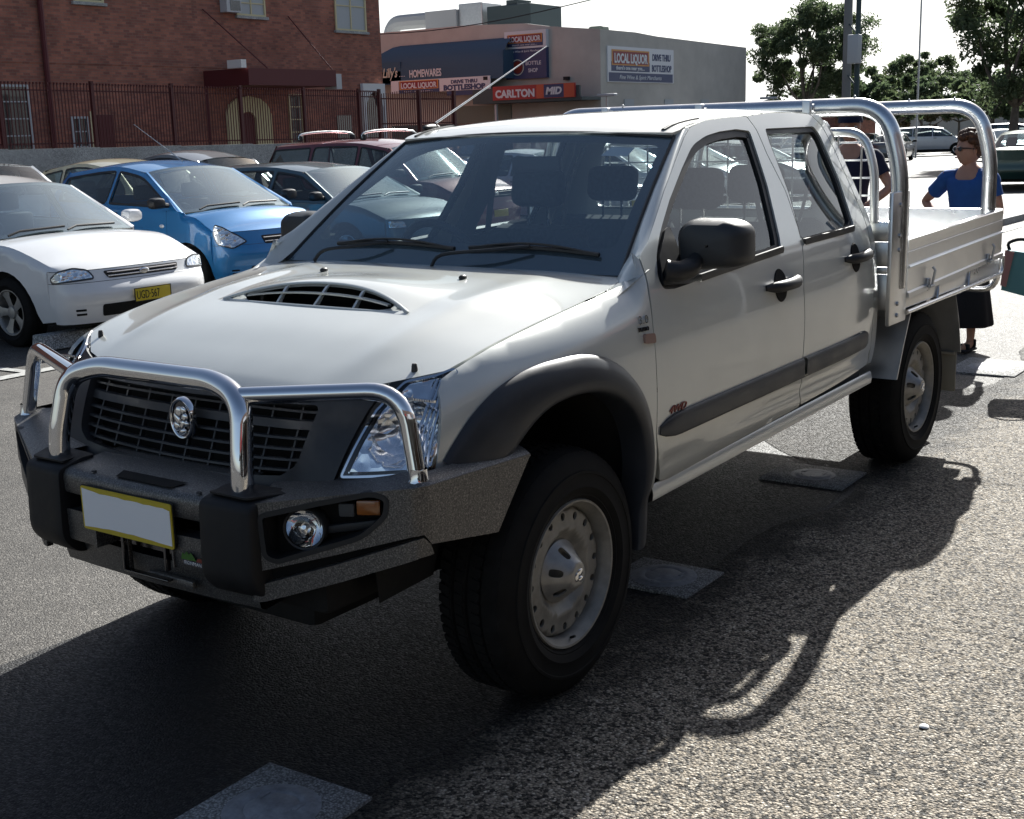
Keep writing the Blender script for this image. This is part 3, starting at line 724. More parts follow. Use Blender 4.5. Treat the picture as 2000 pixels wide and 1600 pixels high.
# emblem: chrome oval ring with an embossed shape
bm = bmesh.new(); ex, ez = FX(0, .862)+.008, .862
def oval(bm, rr, cx, prof):
    rings = []
    for k in range(32):
        a = 2*math.pi*k/32; rings.append([(cx+h, rr[0]*r*math.cos(a), ez+rr[1]*r*math.sin(a)) for r, h in prof])
    G = [[bm.verts.new(p) for p in q] for q in rings]
    for k in range(32):
        A, B = G[k], G[(k+1) % 32]
        for i in range(len(prof)-1): bm.faces.new([A[i], A[i+1], B[i+1], B[i]])
oval(bm, (.042, .054), ex, [(1.12, -.016), (1.10, -.002), (1.02, .003), (.93, .002), (.89, -.004)]); fixn(bm); em = part('emblem', bm, 'chrome', grille, ang=60)
bm = bmesh.new(); oval(bm, (.042, .054), ex, [(.90, -.005), (.5, -.004), (.01, -.003)]); fixn(bm); part('emblem_back', bm, 'chrome_dark', em)
def blob(bm, c, r, rot=0, u=14, v=9):
    b2 = bmesh.new(); bmesh.ops.create_uvsphere(b2, u_segments=u, v_segments=v, radius=1); b2.transform(Matrix.Translation(c) @ Matrix.Rotation(rot, 4, 'X') @ Matrix.Diagonal((*r, 1))); join(bm, b2)
bm = bmesh.new()
blob(bm, (ex, -.006, ez+.018), (.0055, .020, .016), .4); blob(bm, (ex, .012, ez+.024), (.0055, .013, .012)); blob(bm, (ex, .016, ez+.004), (.0055, .015, .012), .8); blob(bm, (ex, -.015, ez-.002), (.0055, .012, .020), .5)
blob(bm, (ex, -.018, ez-.022), (.0055, .014, .014)); blob(bm, (ex, .006, ez-.018), (.0055, .010, .018), -.5); blob(bm, (ex, .022, ez-.012), (.0055, .010, .008)); blob(bm, (ex, .004, ez-.036), (.0055, .016, .008), .3)
part('emblem_figure', bm, 'chrome', em)
# filler between shroud and lamps
for s in (1, -1):
    P = [(s*a, b) for a, b in ((.560, .765), (.580, .76), (.624, .93), (.660, .998), (.620, .990), (.600, .93))]
    fs('lamp_filler', 'black_plastic', P, -.012, grille, (), .03, .02)
# ================================================================== bull bar
bar = part('bull_bar', bmesh.new(), 'bar_steel', TR)  # filled below: centre channel
PA = [(.862, 0), (.852, .27), (.840, .450), (.665, .795), (.648, .822), (.618, .838), (.225, .866)]
PL = [0]
for a, b in zip(PA, PA[1:]): PL.append(PL[-1]+math.hypot(b[0]-a[0], b[1]-a[1]))
def path(u):
    for i in range(len(PL)-1):
        if u <= PL[i+1] or i == len(PL)-2:
            t = (u-PL[i])/(PL[i+1]-PL[i]); x = PA[i][0]+(PA[i+1][0]-PA[i][0])*t; y = PA[i][1]+(PA[i+1][1]-PA[i][1])*t
            dx, dy = PA[i+1][0]-PA[i][0], PA[i+1][1]-PA[i][1]; l = math.hypot(dx, dy); return x, y, dy/l, -dx/l
U0 = PL[2]; UC = PL[4]+.015; UE = PL[6]
def wingf(d=0, lip=0):
    def f(u, z):
        x, y, nx, ny = path(u); o = d-lip*max(0, (.60-z))*.35
        return (x+nx*o, y+ny*o, z)
    return f
def ztop(u): return tab([(U0, .728), (UC, .778), (UE, .772)], u)
def zmid(u): return tab([(U0, .552), (U0+.20, .600), (UC-.03, .650)], u)
recess = rc([(U0+.012, .704, .02), (U0+.17, .740, 0), (U0+.31, .768, .03), (U0+.352, .752, .02), (U0+.345, .70, .02), (U0+.28, .643, .03), (U0+.054, .573, .03), (U0+.018, .590, .03)], .02)
up = [(U0-.01, .728), (UC-.10, .768), (UC, .777), (UE, .772), (UE-.065, .69), (UE-.142, .592), (UC+.02, .628), (UC-.0, .655), (UC-.03, .652), (U0+.20, .600), (U0-.01, .550)]
groove = [(U0-.01, .552), (U0+.20, .602), (UC-.03, .652), (UC, .646), (UC-.03, .640), (U0+.21, .576), (U0-.01, .512)]
wing = sheet('wing_panel', 'bar_steel', up, wingf(), (1, 1, 0), [recess], .02, bar, .02)
sheet('wing_lip', 'bar_steel', [(U0-.01, .512), (U0+.21, .576), (UC-.03, .640), (UC, .646), (UC+.02, .628), (UC+.03, .60), (UC-.01, .596), (U0+.21, .528), (U0+.02, .474), (U0-.02, .468), (U0-.02, .51)], wingf(-.004), (1, 1, 0), (), .02, wing, .02)
sheet('wing_groove', 'void_black', groove, wingf(-.03), (1, 1, 0), (), .03, wing, 0)
# top shelf of the wing
bm = bmesh.new(); rows = [[], [], [], []]
for i in range(31):
    u = U0-.02+(UE-U0+.02)*i/30; x, y, nx, ny = path(u); z = ztop(max(u, U0)); w_ = .20 if u < UC-.1 else max(.045, .20-(u-UC+.1)*1.4)
    rows[0].append((x+nx*.0, y+ny*.0, z-.006)); rows[1].append((x-nx*.004, y-ny*.004, z+.001)); rows[2].append((x-nx*.5*w_, y-ny*.5*w_, z+.012)); rows[3].append((x-nx*w_, y-ny*w_, z+.02))
loft(bm, rows); fixn(bm); part('wing_shelf', bm, 'bar_steel', wing, ang=50)
# recess: surround, bowl, fog lamp, indicator
sheet('recess_surround', 'black_plastic', recess, wingf(.003), (1, 1, 0), [inset(recess, .013)], .02, wing, .06)
sheet('recess_back', 'void_black', inset(recess, .004), wingf(-.058), (1, 1, 0), (), .04, wing, 0)
def wmat(u, z, d=0):
    x, y, nx, ny = path(u); m = Matrix(((nx, -ny, 0, x+nx*d), (ny, nx, 0, y+ny*d), (0, 0, 1, z), (0, 0, 0, 1))); return m
def put(bm, M4, mat, name, par, ang=35):
    bm.transform(M4); return part(name, bm, mat, par, ang=ang)
bm = bmesh.new(); lathe(bm, [(.056, -.05), (.056, -.018), (.053, -.012), (.048, -.014)], 36, 'X'); fixn(bm); fog = put(bm, wmat(U0+.126, .662, 0), 'black_plastic', 'fog_lamp', wing)
bm = bmesh.new(); lathe(bm, [(.001, -.055), (.02, -.052), (.035, -.040), (.047, -.018)], 30, 'X'); fixn(bm); put(bm, wmat(U0+.126, .662), 'reflector', 'fog_reflector', fog) if False else None
bm = bmesh.new(); lathe(bm, [(.0005, -.052), (.02, -.049), (.035, -.038), (.047, -.018)], 30, 'X'); fixn(bm); o_ = put(bm, wmat(U0+.126, .662), 'chrome', 'lamp_reflector', wing)
bm = bmesh.new(); lathe(bm, [(.0005, -.004), (.02, -.005), (.036, -.009), (.0485, -.0165)], 30, 'X'); fixn(bm); put(bm, wmat(U0+.126, .662), 'lamp_glass', 'lamp_lens', wing)
bm = bmesh.new(); lathe(bm, [(0, -.014), (.010, -.016), (.013, -.03)], 16, 'X'); fixn(bm); put(bm, wmat(U0+.126, .662), 'reflector', 'bulb_shield', wing)
bm = bmesh.new(); box(bm, -.035, -.016, -.030, .030, -.019, .019, .004); put(bm, wmat(U0+.292, .719), 'amber', 'indicator_lamp', wing)
bm = bmesh.new(); box(bm, -.035, -.017, -.022, .018, -.017, .017, .004); put(bm, wmat(U0+.238, .712), 'dash_plastic', 'parking_lamp', wing)
bm = bmesh.new(); box(bm, -.05, -.030, -.075, .085, -.010, .012, .006); put(bm, wmat(U0+.25, .665) @ Matrix.Rotation(R(8), 4, 'X'), 'black_plastic', 'recess_rib', wing)
mirror_tree(wing)
# centre channel (profile extruded across)
bm = bmesh.new()
def chan(bm, prof, y0=-.30, y1=.30, n=10):
    rows = []
    for i in range(n+1):
        y = y0+(y1-y0)*i/n; bow = path(abs(y))[0]-.862; rows.append([(x+bow, y, z) for x, z in prof])
    loft(bm, rows)
chan(bm, [(.862, .658), (.866, .664), (.868, .700), (.866, .712), (.858, .722), (.840, .728), (.66, .745)])
chan(bm, [(.862, .662), (.80, .664)])
chan(bm, [(.80, .605), (.862, .607), (.867, .612), (.867, .585)])
# second band with tow opening: pieces left and right of the slot
chan(bm, [(.867, .586), (.866, .526), (.862, .520), (.83, .518)], -.30, -.155, 4); chan(bm, [(.867, .586), (.866, .526), (.862, .520), (.83, .518)], .165, .30, 4)
chan(bm, [(.83, .518), (.822, .500), (.806, .428), (.79, .42), (.70, .43)], -.40, .40, 16)
for y in (-.155, .165): box(bm, .80, .866, y-.003, y+.003, .52, .586)
fixn(bm); bm.to_mesh(bar.data); bm.free(); auto(bar, 40)
bm = bmesh.new(); box(bm, .72, .75, -.31, .31, .42, .73); part('channel_void', bm, 'void_black', bar)
bm = bmesh.new(); prism(bm, rc([(-.075, .845), (-.055, .800), (.175, .800), (.155, .845)], .006), .7295, .7345, 'XY'); 
for v in bm.verts: v.co.x, v.co.y = v.co.y, v.co.x
bm.free(); bm = bmesh.new(); q = [(.845, -.070), (.800, -.092), (.800, .172), (.845, .152)]; 
bm.faces.new([bm.verts.new((x, y, .7295+(.86-x)*.095)) for x, y in q]); o_ = part('shelf_slot', bm, 'void_black', bar)
for y in (-.172, .256):
    bm = bmesh.new(); lathe(bm, [(0, .003), (.006, .003), (.008, 0)], 10, 'Z', (.838, y, .7295)); part('shelf_bolt', bm, 'black_plastic', bar)
bm = bmesh.new()   # winch mount plate under the number plate
box(bm, .80, .812, -.15, .16, .53, .60); box(bm, .845, .86, -.055, -.045, .475, .585, .002); box(bm, .845, .86, .12, .13, .50, .58, .002); box(bm, .842, .862, -.05, .13, .470, .476, .002)
part('winch_mount', bm, 'chrome_dark', bar)
bm = bmesh.new(); box(bm, .822, .838, .02, .20, .456, .478, .004); box(bm, .822, .838, -.07, -.055, .46, .56, .004); part('apron_fold', bm, 'bar_steel', bar)
# small maker's sticker: green-red mark and a purple strip with letters
bm = bmesh.new(); box(bm, .8665, .8675, .208, .292, .539, .552); st = part('sticker', bm, 'navy_paint', bar)
bm = bmesh.new(); prism(bm, [(.200, .552), (.206, .570), (.214, .566), (.222, .575), (.231, .568), (.240, .574), (.250, .563), (.258, .554)], .8665, .8675, 'YZ'); part('sticker_mark', bm, pbr('sticker_green', (.05, .16, .02), .5), st)
bm = bmesh.new(); prism(bm, [(.258, .553), (.264, .562), (.276, .564), (.288, .556), (.284, .552)], .8665, .8675, 'YZ'); part('sticker_flash', bm, 'red_badge', st)
text('sticker_lettering', 'IRONMAN', .0125, 'white_matt', st, frame((.8678, .211, .5415), (0, 1, 0), (0, 0, 1)), .0004, sx=1.15)
# chrome hoop
HR = .0295
hoop = fillet([(.800, -.377, .700), (.797, -.377, .80), (.762, -.355, .968), (.738, -.24, 1.003), (.738, .24, 1.003), (.762, .355, .968), (.797, .377, .80), (.800, .377, .700)], [0, .1, .12, .11, .11, .12, .1, 0], 8)
bm = bmesh.new(); tube(bm, hoop, HR, 24); ho = part('bar_hoop', bm, 'chrome', bar, ang=60)
for s in (1, -1):
    bm = bmesh.new(); pts = fillet([(.752, s*.335, .975), (.600, s*.745, 1.000), (.600, s*.800, .775)], [0, .085, 0], 8)
    pts[-1] = Vector((.612, s*.800, .770)); tube(bm, pts, .0225, 20); part('side_hoop', bm, 'chrome', bar, ang=60)
    bm = bmesh.new(); lathe(bm, [(.0225, .045), (.024, .02), (.030, .006), (.033, 0)], 20, 'Z', (.610, s*.799, .768)); part('hoop_foot', bm, 'chrome', bar)
    # black rubber buffer and its plate
    bm = bmesh.new(); prof = rc([(.885, .725, .02), (.80, .745, .01), (.76, .745, .0), (.76, .70, 0), (.79, .49, .0), (.76, .47, .0), (.84, .468, .03), (.893, .52, .05)], .02, 4)
    rows = []
    for y, k in ((.288, .0), (.290, .7), (.300, 1.0), (.365, 1.03), (.43, 1.02), (.456, .96), (.462, .7), (.464, .0)):
        yb = path(y)[0]-.862; c = Vector((.80, .60)); rows.append([(c.x+(p[0]-c.x)*(.86+.14*k)+yb*1.0, s*y, c.y+(p[1]-c.y)*(.95+.05*k)) for p in prof])
    loft(bm, rows, close=True); bm.faces.new([v for v in bm.verts][:len(prof)]); bm.faces.new([v for v in bm.verts][-len(prof):]); fixn(bm)
    part('rubber_buffer', bm, 'rubber', bar, ang=50)
    bm = bmesh.new(); prism(bm, rc([(.845, s*.30), (.845, s*.44), (.745, s*.50), (.725, s*.47), (.76, s*.32)], .01), .738, .743, 'XY'); part('buffer_plate', bm, 'rubber', bar)
# number plate
bm = bmesh.new(); prism(bm, rc([(-.188, .575), (.186, .575), (.186, .697), (-.188, .697)], .008), .872, .876, 'YZ'); pt = part('number_plate', bm, 'plate_yellow', TR)
bm = bmesh.new(); prism(bm, rc([(-.1905, .5725), (.1885, .5725), (.1885, .6995), (-.1905, .6995)], .009), .869, .8725, 'YZ'); part('plate_frame', bm, 'black_matt', pt)
random.seed(3); P = []
for i in range(15): t = i/14; P.append((-.181+.362*t, .692-.012*max(0, min(1, (t-.03)*3))*(.6 if t > .25 else 1)-.003*random.random()-(.004 if t > .93 else 0)))
for i in range(15): t = 1-i/14; P.append((-.181+.362*t, .584-.002*random.random()+(.006*math.sin(t*3.1))))
bm = bmesh.new(); prism(bm, P, .8765, .8775, 'YZ'); part('plate_cover', bm, 'plate_white', pt)
# under-front: radiator guard, chassis, axle
bm = bmesh.new(); box(bm, -.2, .60, -.40, .40, .30, .62, .03); box(bm, .45, .70, -.55, .55, .40, .66, .03); box(bm, -4.0, .3, -.50, -.40, .42, .56); box(bm, -4.0, .3, .40, .50, .42, .56)
box(bm, -2.0, -.4, -.35, .35, .36, .50, .03); box(bm, -.45, -.30, -.80, .80, .40, .52)
tube(bm, [(0, -.72, .34), (0, .72, .34)], .05, 12); tube(bm, [(-3.05, -.72, .362), (-3.05, .72, .362)], .055, 12)
blob(bm, (-3.05, .1, .35), (.17, .17, .15)); box(bm, -2.35, -1.75, -.60, -.34, .38, .62, .04); tube(bm, [(-1.6, .35, .42), (-2.4, .5, .40), (-4.1, .62, .45)], .03, 8)
part('chassis', bm, 'underbody', TR)
bm = bmesh.new(); box(bm, -2.44, -.45, -.80, .80, .47, .50); box(bm, .10, .50, -.50, .50, .62, .88); part('floor_pan', bm, 'underbody', TR)
bm = bmesh.new(); prism(bm, [(.60, .60), (.30, .58), (.36, .43), (.58, .42)], .62, .624, 'XZ'); sg = part('splash_guard', bm, 'underbody', TR); mirror_copy(sg)

# ================================================================== wheels
def wheel(parent, c, rad=.366, rim=.212, wid=.225, side=1, kind='steel', steer=0, mat_rim=None):
    root = bpy.data.objects.new('wheel', None); scn.collection.objects.link(root); root.parent = parent; root.location = c; root.rotation_euler = (0, 0, steer+(0 if side > 0 else math.pi)); root.empty_display_size = .1
    w2 = wid
    bm = bmesh.new(); prof = [(rim-.005, -.010), (rim+.008, -.002), (rim+.016, .004), (rim+.018, .0075), (rim+.022, .0075), (rim+.024, .010), (rim+.040, .0145), (rim+.042, .0165), (rim+.046, .0165), (rim+.048, .0155), (rad-.070, .0165), (rad-.068, .0185), (rad-.060, .0180), (rad-.058, .014), (rad-.030, .004), (rad-.012, -.008), (rad-.003, -.022), (rad, -.045)]
    gr = [-.062, -.068, -.100, -.106, -.137, -.143]
    body = []
    for i, g in enumerate(gr): body.append((rad-(0 if i % 2 == 0 else .0), g)); 
    tread = [(rad, -.060), (rad-.009, -.063), (rad-.009, -.069), (rad, -.072), (rad, -.104), (rad-.009, -.107), (rad-.009, -.113), (rad, -.116), (rad, -.150), (rad-.009, -.153), (rad-.009, -.159), (rad, -.162), (rad-.002, -w2+.045), (rad-.012, -w2+.020), (rad-.05, -w2+.0), (rim+.02, -w2), (rim, -w2+.02)]
    lathe(bm, prof+tread, 72, 'Y', (0, .0, 0)); fixn(bm)
    # shoulder lugs
    for k in range(60):
        a = 2*math.pi*k/60; b2 = bmesh.new(); box(b2, -.011, .011, -.052, -.012, rad-.014, rad+.0025)
        for v in b2.verts:
            if v.co.y > -.03: v.co.z -= .010
        b2.transform(Matrix.Rotation(a, 4, 'Y')); join(bm, b2)
    if rad > .35:
        for k in range(72):
            for (ya, yb, off) in ((-.064, -.094, 0), (-.120, -.148, .5), (-.166, -.200, 0)):
                b2 = bmesh.new(); box(b2, -.0105, .0105, yb, ya, rad-.006, rad+.0035)
                for v in b2.verts: v.co.x += (v.co.y-ya)*.25
                b2.transform(Matrix.Rotation(2*math.pi*(k+off)/72, 4, 'Y')); join(bm, b2)
    ty = part('tyre', bm, 'tyre_rubber', root, ang=40)
    def rp(r): return tab([(0, -.046), (.07, -.046), (.088, -.054), (.100, -.050), (.116, -.034), (.126, -.026), (.140, -.028), (.150, -.030), (.182, -.031), (.190, -.042), (.2, -.06)], r)
    mr = mat_rim or 'steel_wheel'
    if kind == 'steel':
        holes = [[(.166*math.cos(a)+.0125*math.cos(t)*math.cos(a)-.0105*math.sin(t)*math.sin(a), .166*math.sin(a)+.0125*math.cos(t)*math.sin(a)+.0105*math.sin(t)*math.cos(a)) for t in [2*math.pi*j/12 for j in range(12)]] for a in [2*math.pi*k/16 for k in range(16)]]
        rimo = sheet('rim', mr, [(.196*math.cos(2*math.pi*k/64), .196*math.sin(2*math.pi*k/64)) for k in range(64)], lambda x, z: (x, rp(math.hypot(x, z)), z), (0, 1, 0), holes, .012, root, .008)
        bm = bmesh.new(); lathe(bm, [(.194, -.068), (.192, -.03), (.196, -.015), (.205, -.006), (rim-.002, .003), (rim+.004, .004), (rim+.007, -.003), (rim, -.012)], 72); fixn(bm); part('rim_flange', bm, mr, rimo)
        # cone centre cap with six openings
        sl = []
        for k in range(6):
            a = 2*math.pi*(k+.25)/6; L = [(.052, -.011), (.080, -.012), (.080, .012), (.052, .011)]; L = rc(L, .009, 3)
            sl.append([(p*math.cos(a)-q*math.sin(a), p*math.sin(a)+q*math.cos(a)) for p, q in L])
        cp = lambda r: tab([(0, .020), (.034, .020), (.040, .016), (.048, .006), (.074, -.024), (.090, -.044), (.094, -.048)], r)
        cap = sheet('centre_cap', 'hubcap', [(.093*math.cos(2*math.pi*k/48), .093*math.sin(2*math.pi*k/48)) for k in range(48)], lambda x, z: (x, cp(math.hypot(x, z)), z), (0, 1, 0), sl, .009, rimo, .006)
        bm = bmesh.new(); blob(bm, (-.006, .021, .006), (.016, .003, .011)); blob(bm, (.010, .021, -.004), (.010, .003, .014)); blob(bm, (-.010, .021, -.014), (.012, .003, .008)); part('cap_emblem', bm, 'chrome', rimo)
        bm = bmesh.new(); tube(bm, [(0, -.012, -.198), (0, .004, -.190)], .004, 6); part('valve', bm, 'rubber', rimo)
    else:
        bm = bmesh.new(); lathe(bm, [(rim-.02, -.10), (rim-.018, -.02), (rim-.004, .002), (rim+.004, .002), (rim+.004, -.01)], 48); fixn(bm); rimo = part('rim', bm, mr, root)
        bm = bmesh.new(); ns = 5
        for k in range(ns):
            a = 2*math.pi*k/ns; b2 = bmesh.new(); wdt = .036
            rows = [[(r, -.012-.022*(1-r/rim)-dy, q) for q in (-w3, 0, w3)] for r, w3, dy in ((.03, .03, .0), (.08, .030, 0), (rim*.7, wdt*1.0, 0), (rim-.008, wdt*1.7, 0))]
            for r in rows: r[1] = (r[1][0], r[1][1]+.006, 0)
            loft(b2, rows); loft(b2, [[(p[0], p[1], p[2]) for p in (r[0], r[2])] for r in [[(x, y-.0, z) for x, y, z in rr] for rr in rows]]); b2.transform(Matrix.Rotation(a, 4, 'Y')); join(bm, b2)
        lathe(bm, [(0, -.005), (.03, -.006), (.05, -.012), (.06, -.04)], 24); fixn(bm); part('spoke', bm, mr, rimo)
    bm = bmesh.new(); lathe(bm, [(0, -.085), (.15, -.09), (.19, -.10), (rim-.005, -w2+.03), (.0, -w2+.03)], 32); fixn(bm); part('brake_drum', bm, 'void_black', rimo)
    return root
for x in (0, -3.05):
    for s in (1, -1): wheel(TR, (x, s*.845, .362), rad=.362, side=s)

# ================================================================== tray
TY = .92
bm = bmesh.new(); box(bm, -4.09, -2.56, -.89, .89, .845, .885, .004); box(bm, -4.09, -2.56, -.915, -.86, .80, .87, .004); box(bm, -4.09, -2.56, .86, .915, .80, .87, .004)
for i in range(6): box(bm, -4.0+i*.27, -3.94+i*.27, -.84, .84, .76, .845)
tray = part('tray', bm, 'alloy', TR, ang=30)
bm = bmesh.new()
for i in range(12): y = -.86+i*.1432; box(bm, -4.07, -2.58, y+.002, y+.1412, .886, .892, .002)
part('tray_floor', bm, 'alloy', tray, ang=30)
def sidepanel(s):
    bm = bmesh.new(); rows = []; n = 24
    pr_ = [(0, -.005), (-.008, .0), (-.022, .0), (-.030, -.008), (-.030, .03), (-.030, .09), (-.030, 1.0)]
    for i in range(n+1):
        x = -2.600-1.495*i/n; zt = 1.104+.030*i/n; zb = .848+.040*i/n; r = []
        for f, dy in ((1.0, -.028), (1.0, -.004), (.985, .002), (.955, .002), (.945, .001), (.85, .001), (.80, -.001), (.79, -.004), (.785, -.004), (.775, .0), (.555, .0), (.545, .009), (.525, .012), (.505, .009), (.495, .0), (.10, .0), (.08, .010), (.0, .012), (.0, -.028), (1.0, -.028)):
            r.append((x, s*(TY+dy), zb+(zt-zb)*f))
        rows.append(r)
    loft(bm, rows)
    for r in (rows[0], rows[-1]): bm.faces.new([bm.verts.new(p) for p in r[:-1]])
    fixn(bm); bmesh.ops.triangulate(bm, faces=[f for f in bm.faces if len(f.verts) > 4])
    o = part('side_panel', bm, 'alloy', TR, ang=25)
    for x, z in ((-2.877, .905), (-3.836, .925)):
        bm = bmesh.new(); box(bm, x-.018, x+.018, s*TY, s*(TY+.012), z-.055, z-.0, .003); tube(bm, [(x-.012, s*(TY+.02), z-.03), (x-.014, s*(TY+.03), z+.035), (x-.014, s*(TY+.018), z+.05)], .006, 8); tube(bm, [(x-.03, s*(TY+.02), z-.035), (x+.025, s*(TY+.02), z-.035)], .008, 8)
        part('latch', bm, 'galv', o)
    return o
sidepanel(1); sidepanel(-1)
bm = bmesh.new(); box(bm, -4.12, -4.092, -.915, .915, .89, 1.137, .004); box(bm, -4.125, -4.12, -.90, .90, 1.0, 1.02, .002)
tg = part('tailgate', bm, 'alloy', TR, ang=30)
# headboard panel and corner posts
bm = bmesh.new()
for z0, z1, d in ((.80, .955, 0), (.958, .985, .006), (.988, 1.095, 0), (1.098, 1.185, .004)): box(bm, -2.545, -2.515+d, -.86, .86, z0, z1, .004)
hb = part('headboard', bm, 'alloy', TR, ang=30)
for s in (1, -1):
    bm = bmesh.new(); box(bm, -2.585, -2.375, min(s*.905, s*.925), max(s*.905, s*.925), .752, 1.315, .006)
    ps = part('post_plate', bm, 'alloy', hb)
    for z in (1.26, 1.13, 1.07, .84, .79):
        bm = bmesh.new(); lathe(bm, [(0, .008), (.009, .008), (.011, 0)], 6, 'Y', (-2.46, s*.925, z)) if s > 0 else lathe(bm, [(0, -.008), (.009, -.008), (.011, 0)], 6, 'Y', (-2.46, s*.925, z)); fixn(bm); part('bolt', bm, 'galv', hb)
def rack(x, zt, wb, name, r=.037):
    bm = bmesh.new(); pts = fillet([(x, -wb, .90), (x, -wb, 1.40), (x, -wb+.075, zt), (x, wb-.075, zt), (x, wb, 1.40), (x, wb, .90)], [0, .10, .17, .17, .10, 0], 9); tube(bm, pts, r, 22)
    return part(name, bm, 'alloy_tube', TR, ang=60)
h1 = rack(-2.515, 1.672, .902, 'rack_hoop'); h2 = rack(-4.03, 1.672, .860, 'rack_hoop')
for y in (.50, -.02, -.52):
    bm = bmesh.new(); box(bm, -2.475, -2.445, y-.018, y+.018, 1.61, 1.705, .004); part('clip', bm, 'alloy', h1)
for (x, y) in ((-2.52, .69), (-2.50, -.45), (-4.03, .42), (-4.03, .66)):
    bm = bmesh.new(); tube(bm, [(x, y, 1.70), (x, y, 1.713)], .004, 6); blob(bm, (x, y, 1.713), (.006, .006, .005)); part('tie_pin', bm, 'galv', h1 if x > -3 else h2)
# mesh window guard
bm = bmesh.new(); gp = fillet([(-2.50, .80, 1.18), (-2.50, .795, 1.40), (-2.50, .745, 1.565), (-2.50, -.745, 1.565), (-2.50, -.795, 1.40), (-2.50, -.80, 1.18)], [0, .06, .10, .10, .06, 0], 6); tube(bm, gp, .019, 12)
mg = part('mesh_guard', bm, 'alloy', TR, ang=60)
bm = bmesh.new()
for i in range(15):
    y = -.735+i*.105
    if abs(y) < .8: tube(bm, [(-2.50, y, 1.18), (-2.50, y, 1.56)], .0042, 6)
for i in range(5): z = 1.22+i*.075; yw = .80 if z < 1.42 else .76; tube(bm, [(-2.504, -yw, z), (-2.504, yw, z)], .0042, 6)
part('guard_wires', bm, 'alloy', mg)
# rope rails with rear loop and struts
for s in (1, -1):
    bm = bmesh.new(); tube(bm, fillet([(-2.595, s*.925, .785), (-4.02, s*.925, .795), (-4.115, s*.925, .80), (-4.115, s*.925, .89)], [0, 0, .06, 0], 6), .011, 10)
    for x in (-3.02, -3.51): tube(bm, [(x, s*.925, .79), (x-.035, s*.915, .865)], .007, 8)
    part('rope_rail', bm, 'alloy_tube', TR, ang=60)
    bm = bmesh.new(); tube(bm, fillet([(-4.15, s*.90, .88), (-4.15, s*.89, .70), (-4.15, s*.55, .70), (-4.12, s*.50, .86)], [0, .09, .06, 0], 6), .016, 10); lo = part('lamp_guard', bm, 'alloy_tube', TR, ang=60)
    bm = bmesh.new(); box(bm, -4.125, -4.085, s*.55, s*.83, .745, .83, .006); part('tail_lamp', bm, 'chrome_dark', lo)
    # guards around the rear wheels
    bm = bmesh.new(); pg = [(-2.58, .485), (-2.66, .64), (-2.74, .775), (-2.88, .800), (-3.25, .800), (-3.38, .79), (-3.46, .64), (-3.52, .46)]
    prism(bm, pg+[(x*.999+(.010 if i < 3 else -.010 if i > 5 else 0), z+(.008 if 2 < i < 6 else 0)) for i, (x, z) in reversed(list(enumerate(pg)))], s*.50, s*.90)
    gd = part('mudguard', bm, 'galv', TR)
    bm = bmesh.new(); box(bm, -3.545, -3.53, s*.56, s*.875, .255, .485, .003); box(bm, -3.53, -3.51, s*.57, s*.87, .445, .46, .002); part('mudflap', bm, pbr('flap_beige', (.26, .24, .19), .8) if s > 0 else MAT['flap_beige'], gd)
    bm = bmesh.new(); prism(bm, [(-2.40, .52), (-2.58, .485), (-2.62, .52), (-2.74, .775), (-2.60, .80), (-2.42, .80)], s*.60, s*.604, 'XZ'); part('guard_brace', bm, 'galv', gd)

# ================================================================== interior
def seat(x, y, front=True, w_=.25):
    b = bmesh.new(); prof = [(x-.10, 1.215), (x-.135, 1.17), (x-.11, .95), (x-.02, .66), (x+.10, .64), (x+.085, .72), (x+.0, .92), (x-.03, 1.10), (x-.045, 1.20)]
    rows = []
    for k, sc in ((-1, .55), (-.94, .86), (-.8, 1), (-.4, .985), (.4, .985), (.8, 1), (.94, .86), (1, .55)):
        cx, cz = x-.03, .93; rows.append([(cx+(p[0]-cx)*sc, y+k*w_, cz+(p[1]-cz)*(sc*.5+.5 if p[1] > 1 else 1)) for p in prof])
    loft(b, rows, close=True); b.faces.new(list(b.verts)[:9]); b.faces.new(list(b.verts)[-9:]); fixn(b); bmesh.ops.triangulate(b, faces=[f for f in b.faces if len(f.verts) > 4])
    st_ = part('seat', b, 'cloth_seat', TR, ang=60)
    b = bmesh.new(); box(b, x-.02, x+.48, y-w_, y+w_, .62, .76, .05); part('seat_cushion', b, 'cloth_seat', st_)
    b = bmesh.new(); box(b, -.055, .045, -.125, .125, -.075, .085, .042, seg=4); b.transform(Matrix.Translation((x-.085, y, 1.345+(.02 if front else .01))) @ Matrix.Rotation(R(-10), 4, 'Y')); part('headrest', b, 'cloth_seat', st_, ang=60)
    b = bmesh.new(); [tube(b, [(x-.085, y+d, 1.19), (x-.085, y+d, 1.31)], .006, 6) for d in (-.05, .05)]; part('headrest_post', b, 'chrome', st_)
for y in (-.37, .37): seat(-1.56, y)
b = bmesh.new(); box(b, -1.7, -1.05, -.13, .13, .50, .78, .04); part('console', b, 'dash_plastic', TR)
for y in (-.36, .36): seat(-2.16, y, False, .33)
